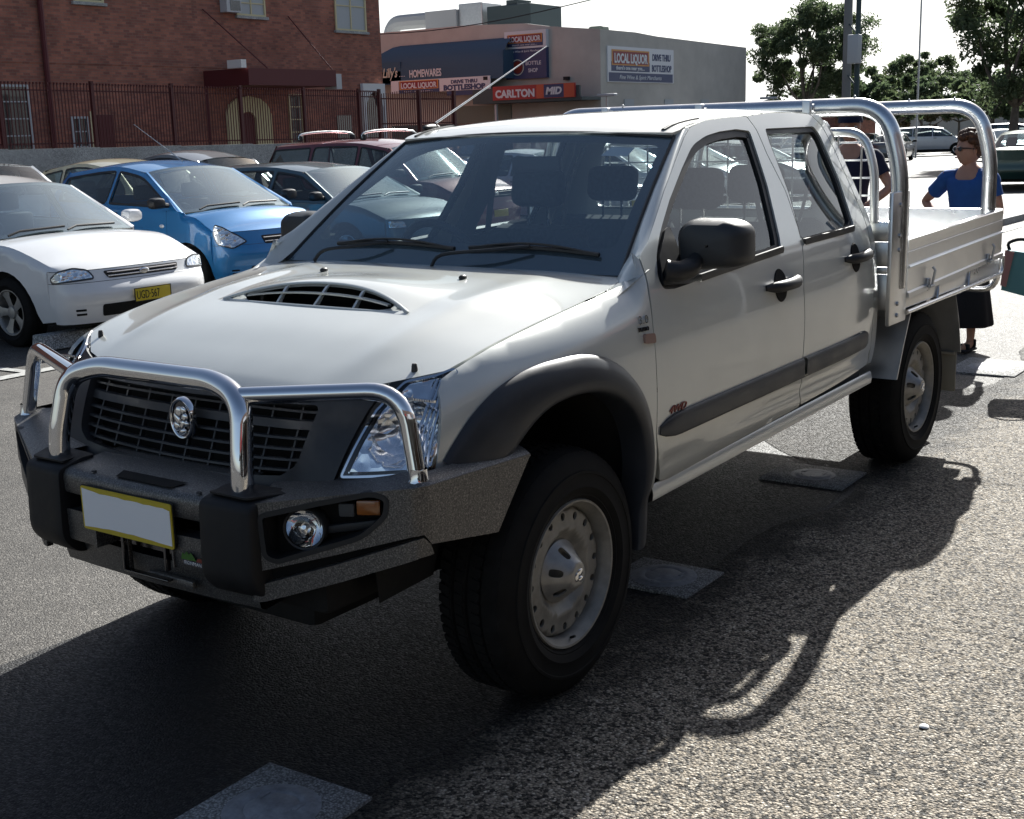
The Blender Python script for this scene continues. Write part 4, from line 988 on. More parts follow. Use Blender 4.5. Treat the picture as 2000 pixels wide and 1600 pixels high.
# B and C pillar trims, belts
for s in (1, -1):
    b = bmesh.new(); rows = []
    for z in (.60, .9, 1.10, 1.2, 1.35, 1.5, 1.60):
        xx = tab([(.6, -1.63), (1.0, -1.64), (1.2, -1.67), (1.36, -1.71), (1.6, -1.68)], z); y = S(xx, z)-.035; rows.append([(xx+.085, s*y, z), (xx+.07, s*(y-.03), z), (xx-.04, s*(y-.03), z), (xx-.05, s*y, z)])
    loft(b, rows); fixn(b); p_ = part('pillar_trim', b, 'dash_plastic', TR)
    b = bmesh.new(); q = [(-1.66, s*.60, 1.50), (-1.67, s*.66, 1.2), (-1.66, s*.70, .8)]; loft(b, [[(a+.02, c, z) for a, c, z in q], [(a-.025, c, z) for a, c, z in q]]); part('seat_belt', b, 'dash_plastic', p_)
    b = bmesh.new(); q = [(-2.32, s*.56, 1.52), (-2.22, s*.60, 1.30), (-2.12, s*.56, 1.05)]; loft(b, [[(a+.02, c, z) for a, c, z in crom(q, 4)], [(a-.025, c, z+.01) for a, c, z in crom(q, 4)]]); part('seat_belt', b, 'dash_plastic', p_)
    b = bmesh.new(); prism(b, [(-.50, .50), (-1.58, .50), (-1.50, 1.13), (-.60, 1.11)], s*.79, s*.80); part('door_trim', b, 'dash_plastic', TR)
    b = bmesh.new(); prism(b, [(-1.66, .50), (-2.38, .50), (-2.30, 1.16), (-1.68, 1.15)], s*.79, s*.80); part('door_trim', b, 'dash_plastic', TR)
b = bmesh.new(); loft(b, [[(x, y, roofz(x, abs(y))-.045-(.02 if abs(y) > .5 else 0)) for y in [-.58+.116*i for i in range(11)]] for x in (-1.08, -1.2, -1.5, -1.9, -2.2, -2.38)]); part('headliner', b, 'headliner', TR)
b = bmesh.new(); rows = []
for x, z in ((-.50, 1.135), (-.62, 1.155), (-.74, 1.165), (-.84, 1.150), (-.88, 1.10), (-.90, .90), (-.80, .60)):
    rows.append([(x, y, z+(.045*math.exp(-((y+.37)/.17)**2) if -.86 < x < -.7 else 0)+(.02*math.exp(-((y-.37)/.2)**2) if -.86 < x < -.7 else 0)) for y in [-.74+.074*i for i in range(21)]])
loft(b, rows); fixn(b); part('dashboard', b, 'dash_plastic', TR, ang=60)
b = bmesh.new(); 
for k in range(40):
    pass
cw = Vector((-.985, -.365, 1.115)); Mw = Matrix.Translation(cw) @ Matrix.Rotation(R(-62), 4, 'Y')
ringp = [Mw @ Vector((.182*math.cos(2*math.pi*k/40), .182*math.sin(2*math.pi*k/40), 0)) for k in range(41)]; tube(b, ringp, .0165, 10, caps=False); swo = part('steering_wheel', b, 'black_plastic', TR, ang=60)
b = bmesh.new(); box(b, -.055, .05, -.075, .075, -.02, .03, .02); box(b, -.02, .015, -.175, .175, -.008, .008, .004); box(b, -.17, 0, -.02, .02, -.008, .008, .004); b.transform(Mw); part('steering_hub', b, 'dash_plastic', swo)
b = bmesh.new(); box(b, -.012, .012, -.11, .11, -.03, .03, .012); b.transform(Matrix.Translation((-1.10, 0, 1.485))); rv_ = part('rear_view_mirror', b, 'black_plastic', TR)
# ================================================================== ground
def coord(m): return N(m, 'ShaderNodeTexCoord').outputs['Object']
def mixc(m, fac, a, b):
    x = N(m, 'ShaderNodeMix', data_type='RGBA'); 
    if isinstance(fac, float): x.inputs[0].default_value = fac
    else: LK(m, fac, x.inputs[0])
    for s_, i in ((a, 6), (b, 7)):
        if isinstance(s_, (tuple, list)): x.inputs[i].default_value = (*s_, 1)
        else: LK(m, s_, x.inputs[i])
    return x.outputs[2]
def stone_ground(name, base, dark, light, scale, bstr, rough):
    m = pbr(name, base, rough); P = m.node_tree.nodes['Principled BSDF']; v = coord(m)
    vo = N(m, 'ShaderNodeTexVoronoi'); vo.inputs['Scale'].default_value = scale; LK(m, v, vo.inputs['Vector'])
    cr = N(m, 'ShaderNodeSeparateColor'); LK(m, vo.outputs['Color'], cr.inputs[0])
    st = ramp(m, cr.outputs[0], [(0, dark), (.3, [c*.8 for c in base]), (.6, base), (.85, [min(1, c*1.3) for c in base]), (1, light)])
    ed = ramp(m, vo.outputs['Distance'], [(.25, 1.0), (.7, .35)])
    big = noise(m, .8, 5, .6, v); bigr = ramp(m, big.outputs[0], [(.3, .72), (.7, 1.15)]); mid = noise(m, 9, 5, .65, v); midr = ramp(m, mid.outputs[0], [(.3, .8), (.7, 1.12)])
    def mul(a, b):
        x = N(m, 'ShaderNodeMix', data_type='RGBA', blend_type='MULTIPLY'); x.inputs[0].default_value = 1; LK(m, a, x.inputs[6]); LK(m, b, x.inputs[7]); return x.outputs[2]
    c = mul(mul(mul(st.outputs[0], ed.outputs[0]), bigr.outputs[0]), midr.outputs[0]); LK(m, c, P.inputs['Base Color'])
    fine = noise(m, scale*1.3, 3, .6, v); h = N(m, 'ShaderNodeMath', operation='ADD'); inv = N(m, 'ShaderNodeMath', operation='SUBTRACT'); inv.inputs[0].default_value = 1; LK(m, vo.outputs['Distance'], inv.inputs[1])
    LK(m, inv.outputs[0], h.inputs[0]); LK(m, fine.outputs[0], h.inputs[1]); bump(m, h.outputs[0], bstr, .012)
    rr = ramp(m, cr.outputs[1], [(0, rough-.25), (1, min(1, rough+.1))]); LK(m, rr.outputs[0], P.inputs['Roughness']); return m, P, v, c
m, P, v, c = stone_ground('exposed_aggregate', (.46, .395, .31), (.05, .045, .04), (.82, .75, .63), 125, .7, .85)
sp_ = N(m, 'ShaderNodeSeparateXYZ'); LK(m, v, sp_.inputs[0]); nz_ = noise(m, 5, 6, .7, v); ma_ = N(m, 'ShaderNodeMath', operation='MULTIPLY_ADD'); LK(m, nz_.outputs[0], ma_.inputs[0]); ma_.inputs[1].default_value = .9; LK(m, sp_.outputs[1], ma_.inputs[2])
st_ = ramp(m, ma_.outputs[0], [(.0, .10), (1, 1.0)]); mr_ = N(m, 'ShaderNodeMapRange'); mr_.inputs[1].default_value = 1.22; mr_.inputs[2].default_value = 1.50; LK(m, ma_.outputs[0], mr_.inputs[0]); LK(m, mr_.outputs[0], st_.inputs[0])
xm_ = N(m, 'ShaderNodeMix', data_type='RGBA', blend_type='MULTIPLY'); xm_.inputs[0].default_value = 1; pv_ = N(m, 'ShaderNodeTexVoronoi'); pv_.inputs['Scale'].default_value = 88; LK(m, v, pv_.inputs['Vector']); pc_ = N(m, 'ShaderNodeSeparateColor'); LK(m, pv_.outputs['Color'], pc_.inputs[0]); pn_ = noise(m, 95, 4, .7, v); pm_ = N(m, 'ShaderNodeMath', operation='MULTIPLY_ADD'); LK(m, pn_.outputs[0], pm_.inputs[0]); pm_.inputs[1].default_value = 1.1; LK(m, pc_.outputs[0], pm_.inputs[2]); pr_ = ramp(m, pm_.outputs[0], [(.74, .07), (.88, 1.0)])
xp_ = N(m, 'ShaderNodeMix', data_type='RGBA', blend_type='MULTIPLY'); xp_.inputs[0].default_value = 1; LK(m, c, xp_.inputs[6]); LK(m, pr_.outputs[0], xp_.inputs[7]); LK(m, xp_.outputs[2], xm_.inputs[6]); LK(m, st_.outputs[0], xm_.inputs[7]); LK(m, xm_.outputs[2], P.inputs['Base Color'])
stone_ground('road_asphalt', (.145, .135, .122), (.07, .065, .06), (.34, .32, .29), 170, .4, .78)
m, P, v, c = stone_ground('bitumen_shade', (.020, .020, .021), (.01, .01, .01), (.06, .06, .06), 130, .4, .7)  # black bitumen, its colour lowered further to deepen the shade around the truck
stone_ground('lid_concrete', (.40, .40, .39), (.3, .3, .3), (.5, .5, .48), 160, .15, .85)
stone_ground('concrete', (.62, .64, .64), (.5, .5, .5), (.7, .7, .69), 90, .15, .85)
def sheet_xy(name, mat, x0, x1, y0, y1, z, kind='structure'):
    bm = bmesh.new(); bm.faces.new([bm.verts.new(p) for p in ((x0, y0, z), (x1, y0, z), (x1, y1, z), (x0, y1, z))]); o = finish(name, bm, mat, None, False); o['kind'] = kind; return o
# ================================================================== parked cars
def gz(x, y): return -.012*max(0, -y-2.5)-.0045*max(0, -x-6.5)      # the car park falls away gently
def se(t, n=2.6):
    a = max(-1, min(1, t))*math.pi/2; return (1 if t >= 0 else -1)*abs(math.sin(a))**(2/n), abs(math.cos(a))**(2/n)
D0 = dict(w=.82, wb=2.4, fo=.82, ro=.85, belt0=.90, belt1=.94, cow=(-.18, .92), wt=(-.95, 1.36), roof=(-1.6, 1.40), rt=(-2.35, 1.33), rb=(-2.75, 1.0), boot=(-3.1, .96), tailz=.90, noz=.60, hoodm=.80, rw=.56, wr=.295, rim=.19, bump=.50, fd=.28, rd=.22, bpil=-1.35, cpil=None, paint='white_paint', rimk='alloy5', lamps=None, grille=None, three=False, sill=.22, glass='window_glass', wsg='windscreen_far', dark_seal=True)
def build_car(label, cat, name, pos, heading, group=None, detail=True, **kw):
    p = dict(D0); p.update(kw); w_, wb, fo, ro = p['w'], p['wb'], p['fo'], p['ro']
    T = thing(name, label, cat, (pos[0], pos[1], pos[2] if len(pos) > 2 else gz(pos[0], pos[1])), R(heading), group)
    xn, xt = fo-p['fd'], -wb-ro+p['rd']          # where the front and rear fascia begin
    def Wd(x): return w_*(1-.05*sstep(-.1, xn, x)**2-.05*sstep(-wb+.1, xt, x)**2) if True else w_
    belt = lambda x: p['belt0']+(p['belt1']-p['belt0'])*max(0, min(1, -x/wb))
    RF = sorted([p['wt'], p['roof'], p['rt']]); roofc = lambda x: stab(RF, x)
    roofe = lambda x: roofc(x)-.055
    def side(x, z):
        b = belt(x); W = Wd(x)
        if z <= b: 
            u = (z-p['sill'])/(b-p['sill']); y = W*(1-.055*(1-min(1, u*2.2))**2*1.2-.020*max(0, (u-.55)/.45)**2)
        else:
            k = (z-b)/(p['roof'][1]-.055-b); y = W*.98+(p['rw']-W*.98)*min(1.15, k)**.92
        return y
    def topedge(x):
        """upper edge of the side panel"""
        cx, cz = p['cow']; wx, wz = p['wt']
        if x > cx: return hz_e(x)
        if x > wx-.05: t = (cx-x)/(cx-wx+.05); return cz-.02+(roofe(wx-.05)-cz+.02)*(t**.93)
        if x > p['rt'][0]: return roofe(x)
        if x > p['rb'][0]: t = (p['rt'][0]-x)/(p['rt'][0]-p['rb'][0]); a = roofe(p['rt'][0]); return a+(p['rb'][1]-.02-a)*t
        return bz_e(x)
    HX = sorted([(p['cow'][0], p['cow'][1]), ((p['cow'][0]+xn)/2, p['hoodm']+.5*(p['cow'][1]-p['hoodm'])+.035), (xn, p['hoodm']-.04), (fo-.02, p['noz']+.09)])
    hz_c = lambda x: stab(HX, x); hz_e = lambda x: hz_c(x)-.045-.02*sstep(p['cow'][0], xn, x)
    BX = sorted([p['rb'], p['boot'], (xt, p['boot'][1]-.01), (-wb-ro+.02, p['tailz'])]) if p['rb'][0]-.1 > xt else sorted([p['rb'], (xt-.001, min(p['rb'][1]-.03, p['tailz']+.05))]); bz_c = lambda x: stab(BX, x); bz_e = lambda x: bz_c(x)-.04
    # ---- side panels with arches and glass
    def arch(cx, r): return [(cx+r*math.cos(a), p['wr']+.0+r*math.sin(a)) for a in [math.pi*k/14 for k in range(15)]]
    ra = p['wr']+.055; sl = p['sill']
    xs = [xn]+[xn-(xn-xt)*i/30 for i in range(1, 30)]+[xt]
    outer = [(x, topedge(x)) for x in xs]+[(xt, sl+.06), (-wb-ra-.02, sl)]+arch(-wb, ra)[::-1]+[(-wb+ra+.02, sl-.02), (-ra-.02, sl-.02)]+arch(0, ra)[::-1]+[(ra+.02, sl), (xn, sl+.02)]
    k2 = [q for q in outer]
    # windows
    cx, cz = p['cow']; wx, wz = p['wt']; bp_ = p['bpil']; rear_x = p['rb'][0]+.22 if p['cpil'] is None else p['cpil']
    def top_in(x): return topedge(x)-.055
    wb_ = lambda x: belt(x)+.018
    f_x0 = cx-.16
    for _ in range(60):
        if top_in(f_x0) < wb_(f_x0)+.03: f_x0 -= .01
    front = [(f_x0, wb_(f_x0))]+[(x, top_in(x)) for x in [f_x0-.02-(f_x0-.02-(bp_+.035))*i/8 for i in range(9)]]+[(bp_+.035, wb_(bp_))]
    splits = [(bp_-.035, rear_x)]
    if p['three']: splits = [(bp_-.035, p['three']+.03), (p['three']-.03, rear_x)]
    wins = [rc(front, .03, 2)]
    for a, b in splits:
        q = [(a, wb_(a))]+[(x, top_in(x)) for x in [a-(a-(b+.05))*i/6 for i in range(7)]]
        if top_in(b+.02) > wb_(b)+.1: q += [(b+.02, top_in(b+.02)-.05)]
        q += [(b, wb_(b)+.02), (b+.02, wb_(b))]; wins.append(rc(q, .03, 2))
    sh_ = sheet('body_side', p['paint'], outer, lambda x, z: (x, side(x, z)-(0 if z < topedge(x)-.07 else .035*((z-topedge(x)+.07)/.07)**2 if x > p['cow'][0] or x < p['rb'][0] else 0), z), (0, 1, 0), wins, .06, T, .02)
    for q in wins:
        sheet('window_seal', 'black_plastic', inset(q, -.012), lambda x, z: (x, side(x, z)+.002, z), (0, 1, 0), [inset(q, .014)], .08, sh_, 0)
        sheet('window_glass', p['glass'], inset(q, .004), lambda x, z: (x, side(x, z)-.010, z), (0, 1, 0), (), .12, sh_, 0)
    # door lines and handle
    bm = bmesh.new()
    for dx in ([f_x0-.02 if False else -.33, bp_]+([] if p['cpil'] and False else [-wb+ra-.02])):
        zt_ = belt(dx); tube(bm, [(dx+(.03 if z < .4 else 0), side(dx, z)-.0015, z) for z in (sl+.02, .38, .5, .65, .8, zt_-.02)], .0035, 4)
    tube(bm, [(x, side(x, sl+.05)-.001, sl+.05) for x in (-.33, -.9, -1.5, -wb+ra)], .003, 4)
    part('door_gap', bm, 'void_black', sh_)
    bm = bmesh.new(); hx = bp_+.14; hzz = belt(hx)-.09; tube(bm, [(hx+.08, side(hx, hzz)+.0, hzz), (hx+.05, side(hx, hzz)+.025, hzz), (hx-.05, side(hx, hzz)+.025, hzz), (hx-.08, side(hx, hzz), hzz)], .013, 8); part('handle', bm, p['paint'] if p.get('bodyhandle') else 'black_plastic', sh_)
    if p.get('moulding'):
        bm = bmesh.new(); rows = []
        for dy, dz in ((0, .03), (.012, .025), (.014, 0), (.012, -.025), (0, -.03)): rows.append([(x, side(x, .52)+dy, .50+dz) for x in [-.36-(wb-.75)*i/10 for i in range(11)]])
        loft(bm, rows); fixn(bm); part('side_moulding', bm, p['moulding'], sh_)
    mirror_tree(sh_)
    # ---- hood and front fascia in one loft
    Tn = [-1+2*i/28 for i in range(29)]
    def fasc(t, z, d=0):
        s_, c_ = se(t); bz = p['bump']
        ex = .045*math.exp(-((z-bz+.03)/.085)**2)+.0
        zz0 = p['noz']+.09; sl_ = 0 if z < zz0-.16 else -(z-zz0+.16)*.42
        rec = -.35*max(0, .30-z)
        x = xn+(p['fd']-.0+ex*1.0+sl_+rec)*c_; y = Wd(xn)*.985*s_*(1-.06*max(0, .34-z)/.1*.5); yy = min(abs(y), side(xn, min(z, hz_e(xn)))); y = math.copysign(yy, s_)
        return Vector((x+d*c_, y+d*s_, z))
    bm = bmesh.new(); rows = []
    cb = .10
    for x in [cx+cb*0-.01]+[cx+(xn-cx)*i/8 for i in range(1, 9)]:
        r = []
        for t in Tn:
            s_, c_ = se(t); e = side(x, hz_e(x)-.02)-.035; y = e*s_; a = abs(s_); 
            bow = .09*(1-a*a)*(1-sstep(cx, xn, x)); r.append((x+bow, y, hz_e(x)+(hz_c(x)-hz_e(x))*(1-a**2.4)))
        rows.append(r)
    nz = 5
    for i in range(1, nz+1):
        f = i/nz; r = []
        for t in Tn:
            s_, c_ = se(t); P1 = fasc(t, p['noz']+.09); e = side(xn, hz_e(xn)-.02)-.035; P0 = Vector((xn, e*s_, hz_e(xn)+(hz_c(xn)-hz_e(xn))*(1-abs(s_)**2.4)))
            q = P0*(1-f)+P1*f; q.z += .018*math.sin(math.pi*f)*c_; r.append(q)
        rows.append(r)
    loft(bm, rows, flip=False); fixn(bm); part('hood', bm, p['paint'], T, ang=50)
    bm = bmesh.new(); rows = []
    zt, zb_ = p['noz']+.085, p['sill']+.0
    for i in range(15): z = zt+(zb_-zt)*i/14; rows.append([fasc(t, z) for t in Tn])
    loft(bm, rows); fixn(bm); bump_ = part('bumper', bm, p['paint'], T, ang=60)
    # ---- roof
    bm = bmesh.new(); rows = []
    x0r, x1r = p['wt'][0], p['rt'][0]
    for i in range(13):
        x = x0r+.0+(x1r-x0r)*i/12; r = []
        for t in Tn:
            a = abs(t); e = side(x, roofe(x))-.004; bow = (.05*(1-a*a) if i == 0 else .03*(1-a*a) if i == 1 else 0); r.append((x+bow, e*t, roofe(x)+(roofc(x)-roofe(x))*(1-a**2.6)))
        rows.append(r)
    loft(bm, rows); fixn(bm); part('roof', bm, p['paint'], T, ang=60)
    # ---- screens
    def scr_(a, b, top, bot, bowt, bowb, d=0):
        (tx_, tz_), (bx_, bz_) = top, bot; et = side(tx_, roofe(min(max(tx_, x1r), x0r)))-.012; eb = side(bx_, bz_-.02)-.045
        y = a*(eb+(et-eb)*b); x = (bx_+bowb*(1-a*a))*(1-b)+(tx_+bowt*(1-a*a))*b; z = (bz_-.025*a*a)*(1-b)+(tz_-.05*abs(a)**2.6)*b
        return Vector((x, y, z))
    ws_ = sheet('windscreen', p['wsg'], [(-.985, 0), (.985, 0), (.985, 1), (-.985, 1)], lambda a, b: scr_(a, b, p['wt'], p['cow'], .05, .10), (1, 0, 1), (), .12, T, 0)
    sheet('glass_border', 'black_matt', [(-1, -.01), (1, -.01), (1, 1.01), (-1, 1.01)], lambda a, b: scr_(a, b, p['wt'], p['cow'], .05, .10)+Vector((-.004, 0, -.004)), (1, 0, 1), [rc([(-.93, .07), (.93, .07), (.93, .95), (-.93, .95)], .05)], .1, ws_, 0)
    rs_ = sheet('rear_window', p['glass'], [(-.97, 0.03), (.97, 0.03), (.95, .97), (-.95, .97)], lambda a, b: scr_(a, b, p['rt'], p['rb'], -.03, -.07), (-1, 0, 1), (), .12, T, 0)
    bm = bmesh.new()
    for s in (1, -1):
        G = []
        for i in range(9):
            b = i/8; P0 = scr_(s*.985, b, p['wt'], p['cow'], .05, .10); x = P0.x-.015; z = min(topedge(x), roofe(min(x, x0r)) if x < x0r else topedge(x)); P1 = Vector((x-.01, s*side(x, z), z)); G.append([P0, P0*.5+P1*.5+Vector((.004, s*.010, .010)), P1])
        loft(bm, G); fixn(bm); part('pillar', bm, p['paint'], T, ang=60); bm = bmesh.new()
        G = []
        for i in range(7):
            b = i/6; P0 = scr_(s*.96, b, p['rt'], p['rb'], -.03, -.07); x = P0.x+.01; z = topedge(x); P1 = Vector((x, s*side(x, z), z)); G.append([P0, P0*.5+P1*.5+Vector((-.004, s*.010, .010)), P1])
        loft(bm, G); fixn(bm); part('pillar', bm, p['paint'], T, ang=60); bm = bmesh.new()
    bm.free()
    # ---- boot / tail
    def tail(t, z, d=0):
        s_, c_ = se(t, 3.2); ex = .04*math.exp(-((z-p['bump']+.03)/.09)**2); x = xt-(p['rd']+ex-.25*max(0, .3-z))*c_; y = Wd(xt)*.985*s_; yy = min(abs(y), side(xt, min(z, bz_e(xt)))); return Vector((x-d*c_, math.copysign(yy, s_)+d*s_, z))
    bm = bmesh.new(); rows = []
    if p['rb'][0]-.1 > xt:
        for i in range(5):
            x = p['rb'][0]+(xt-p['rb'][0])*i/4; r = []
            for t in Tn: s_, c_ = se(t, 3.2); e = side(x, bz_e(x)-.02)-.03; r.append((x-(.07*(1-s_*s_) if i == 0 else 0), e*s_, bz_e(x)+(bz_c(x)-bz_e(x))*(1-abs(s_)**2.6)))
            rows.append(r)
    else:
        rows.append([scr_(max(-1, min(1, se(t, 3.2)[0])), 0, p['rt'], p['rb'], -.03, -.07) for t in Tn])
    zt2 = p['tailz']
    for i in range(10): z = zt2+(p['sill']+.05-zt2)*i/9; rows.append([tail(t, z) for t in Tn])
    loft(bm, rows); fixn(bm); tl = part('boot', bm, p['paint'], T, ang=50)
    for s in (1, -1):
        q = [(s*.62, .60), (s*.92, .60), (s*.90, zt2-.06), (s*.62, zt2-.06)]
        sheet('tail_lamp', p.get('tail', 'red_lens'), rc(q, .02), lambda t, z: tail(t, z, .006), (-1, 0, 0), (), .05, T, .02)
    # ---- lamps, grille, plate
    L = p['lamps'] or [(.50, .60, .01), (.93, .60, .02), (.90, .70, .02), (.52, .69, .02)]
    for s in (1, -1):
        q = rc([(s*a[0], a[1])+tuple(a[2:]) for a in L], .02)
        lo_ = sheet('headlamp', 'reflector', q, lambda t, z: fasc(t, z, .004), (1, 0, 0), (), .02, T, .01)
        sheet('lamp_lens', 'lamp_glass', q, lambda t, z: fasc(t, z, .012), (1, 0, 0), (), .03, lo_, .01)
        sheet('lamp_frame', 'black_plastic' if p['paint'] != 'white_paint' else 'grille_plastic', inset(q, -.006), lambda t, z: fasc(t, z, .006), (1, 0, 0), [inset(q, .008)], .03, lo_, .02)
        if detail:
            tm = max(q_[0] for q_ in L)*.86; za, zb2 = min(q_[1] for q_ in L), max(q_[1] for q_ in L); zlo, zhi = za+(zb2-za)*.22, za+(zb2-za)*.62; sheet('turn_lens', 'lightsilver_paint' if True else 'amber', rc([(s*(tm-.05), zlo), (s*(tm+.04), zlo), (s*(tm+.03), zhi), (s*(tm-.06), zhi)], .01), lambda t, z: fasc(t, z, .009), (1, 0, 0), (), .03, lo_, 0)
    G = p['grille'] or (.30, .60, .68)
    go = sheet('grille', 'black_matt', rc([(-G[0], G[1]), (G[0], G[1]), (G[0]*1.12, G[2]), (-G[0]*1.12, G[2])], .02), lambda t, z: fasc(t, z, .003), (1, 0, 0), (), .04, T, .01)
    bm = bmesh.new(); n_b = 2
    for i in range(n_b): z = G[1]+(G[2]-G[1])*(i+.6)/(n_b+.2); tube(bm, [fasc(-G[0]+2*G[0]*k/10, z, .010) for k in range(11)], .006, 6)
    b2 = fasc(0, (G[1]+G[2])/2, .016); blob(bm, b2, (.008, .05, .025)); part('grille_bar', bm, 'chrome', go)
    sheet('air_intake', 'void_black', rc([(-.34, .27), (.34, .27), (.34, .37), (-.34, .37)], .02), lambda t, z: fasc(t, z, .003), (1, 0, 0), (), .05, T, 0)
    for s in (1, -1):
        for z in (.335, .30): sheet('bumper_slot', 'void_black', rc([(s*.50, z-.009), (s*.62, z-.009), (s*.62, z+.009), (s*.50, z+.009)], .004), lambda t, z: fasc(t, z, .002), (1, 0, 0), (), .05, bump_, 0)
    bm = bmesh.new(); rows = []
    for dz, d in ((.012, .0), (.004, .0), (-.004, .0)): rows.append([fasc(t, p['bump']+.085+dz*.3, .0015) for t in Tn])
    tube(bm, [fasc(t, p['bump']+.085, -.001) for t in Tn], .003, 4); part('bumper_line', bm, 'grille_plastic', bump_)
    pz = p.get('platez', .42); xp = fasc(0, pz).x+.014
    bm = bmesh.new(); box(bm, xp, xp+.006, -.186, .186, pz-.054, pz+.054, .003); pl_ = part('number_plate', bm, p.get('platec', 'plate_yellow'), T)
    if p.get('plate'): 
        text('plate_lettering', p['plate'], .098, 'black_matt', pl_, frame((xp+.007, -.172, pz-.034), (0, 1, 0), (0, 0, 1)), .001, sx=.62)
        bm = bmesh.new()
        for a in ((-.19, -.184, -.058, .058), (.184, .19, -.058, .058)): box(bm, xp, xp+.008, a[0], a[1], pz+a[2], pz+a[3])
        box(bm, xp, xp+.008, -.19, .19, pz+.052, pz+.058); box(bm, xp, xp+.008, -.19, .19, pz-.058, pz-.052); part('plate_rim', bm, 'black_matt', pl_)
    # ---- mirrors, wipers, underside, interior
    for s in (1, -1):
        bm = bmesh.new(); mx = cx-.20; mz = belt(mx)+.07; my = side(mx, belt(mx))
        rows = []
        for dx, k in ((.06, .3), (.045, .75), (.01, .95), (-.03, 1), (-.05, .95)): rows.append([(mx+dx, s*(my+.13+.10*k*math.copysign(abs(math.cos(a))**.6, math.cos(a))), mz+.062*k*math.copysign(abs(math.sin(a))**.6, math.sin(a))) for a in [2*math.pi*i/16 for i in range(16)]])
        loft(bm, rows, close=True); bm.faces.new(list(bm.verts)[:16]); bm.faces.new(list(bm.verts)[-16:]); tube(bm, [(mx-.01, s*(my-.01), mz-.03), (mx, s*(my+.08), mz-.02)], .028, 8); fixn(bm)
        part('side_mirror', bm, p.get('mir', 'black_plastic'), T)
    bm = bmesh.new()
    for y0, y1 in ((-.5, -.02), (-.02, .48)): tube(bm, [scr_(y0/.66, .0, p['wt'], p['cow'], .05, .10)+Vector((.02, 0, .02)), scr_((y0+.1)/.66, .05, p['wt'], p['cow'], .05, .10)+Vector((.02, 0, .025)), scr_(y1/.66, .07, p['wt'], p['cow'], .05, .10)+Vector((.02, 0, .02))], .011, 6)
    part('wiper', bm, 'black_plastic', T)
    bm = bmesh.new(); box(bm, -wb-ro+.2, fo-.15, -w_+.18, w_-.18, .19, .36); box(bm, -wb+ra, -ra, -w_+.05, w_-.05, .20, .40); box(bm, p['rb'][0]+.1, cx, -w_+.08, w_-.08, .40, .44)
    box(bm, cx-.05, cx+.3, -w_+.12, w_-.12, .40, hz_c(cx+.3)-.10); box(bm, xt+.02, p['rb'][0]-.0, -w_+.14, w_-.14, .3, .80)
    for xx in (0, -wb): box(bm, xx-ra, xx+ra, -w_+.26, w_-.26, .3, .62)
    part('underbody', bm, 'underbody', T)
    bm = bmesh.new()
    for y in (-.34, .34):
        for x, hh in ((cx-1.25, .60), (cx-2.05, .56)):
            box(bm, x-.10, x+.02, y-.23, y+.23, .45, .45+hh-.02, .04); box(bm, x, x+.42, y-.23, y+.23, .45, .60, .04); box(bm, x-.12, x-.03, y-.12, y+.12, .45+hh, .45+hh+.17, .035)
    part('seat', bm, p.get('seatc', 'cloth_seat'), T)
    bm = bmesh.new(); box(bm, cx-.62, cx-.02, -w_+.14, w_-.14, .60, p['belt0']-.045, .04); tube(bm, [Vector((cx-.66, -.34, .86))+Matrix.Rotation(R(-62), 3, 'Y') @ Vector((.175*math.cos(2*math.pi*k/24), .175*math.sin(2*math.pi*k/24), 0)) for k in range(25)], .014, 8, caps=False); part('dashboard', bm, 'dash_plastic', T)
    for x in (0, -wb):
        for s in (1, -1): wheel(T, (x, s*(w_-.025), p['wr']), rad=p['wr'], rim=p['rim'], wid=.185, side=s, kind=p['rimk'], mat_rim=p.get('rimm', 'lightsilver_paint'))
    p['fn'] = (fasc, side, roofe, belt); return T, p
WL = [(.36, .585, .03), (.60, .575, .0), (.93, .560, .03), (.95, .60, .05), (.78, .655, .02), (.55, .678, .04), (.40, .655, .05)]
build_car('white sedan with yellow number plate and dented bumper, front of the parked row', 'car', 'sedan', (-4.06, -6.86, -.06), 89.8, 'cars parked side by side beyond the truck', paint='white_paint', lamps=WL, grille=(.24, .575, .635), plate='UGD·567', mir='white_paint', hoodm=.80, noz=.565, platez=.415, bump=.47, seatc='dash_plastic', rimm='hubcap', wt=(-.93, 1.33), cow=(-.30, .905))
T_, p_ = build_car('bright blue three-door hatchback with an aerial on its roof, nearest the truck bonnet', 'car', 'hatchback', (-7.22, -8.22, -.12), 86, 'cars parked side by side beyond the truck', paint='blue_paint', w=.83, wb=2.35, fo=.66, ro=.56, belt0=.98, belt1=1.04, cow=(-.10, .97), wt=(-.92, 1.43), roof=(-1.55, 1.50), rt=(-2.50, 1.42), rb=(-2.78, 1.06), boot=(-2.85, .98), tailz=.95, noz=.66, hoodm=.86, rw=.58, bpil=-1.48, cpil=-2.52, bump=.52, lamps=[(.36, .64, .02), (.58, .575, .04), (.86, .62, .05), (.95, .74, .05), (.86, .835, .06), (.66, .80, .05), (.44, .70, .03)], grille=(.16, .60, .69), platez=.45, sill=.22, wr=.29, rim=.178, seatc='cloth_seat', rimm='hubcap')
bm = bmesh.new(); tube(bm, [(-1.05, .0, 1.475), (-1.95, -.02, 1.93)], [.008, .004], 6); part('aerial', bm, 'galv', T_)
bm = bmesh.new(); blob(bm, (-.42, -p_['fn'][1](-.42, .80), .80), (.045, .012, .022)); part('side_repeater', bm, 'lightsilver_paint', T_)
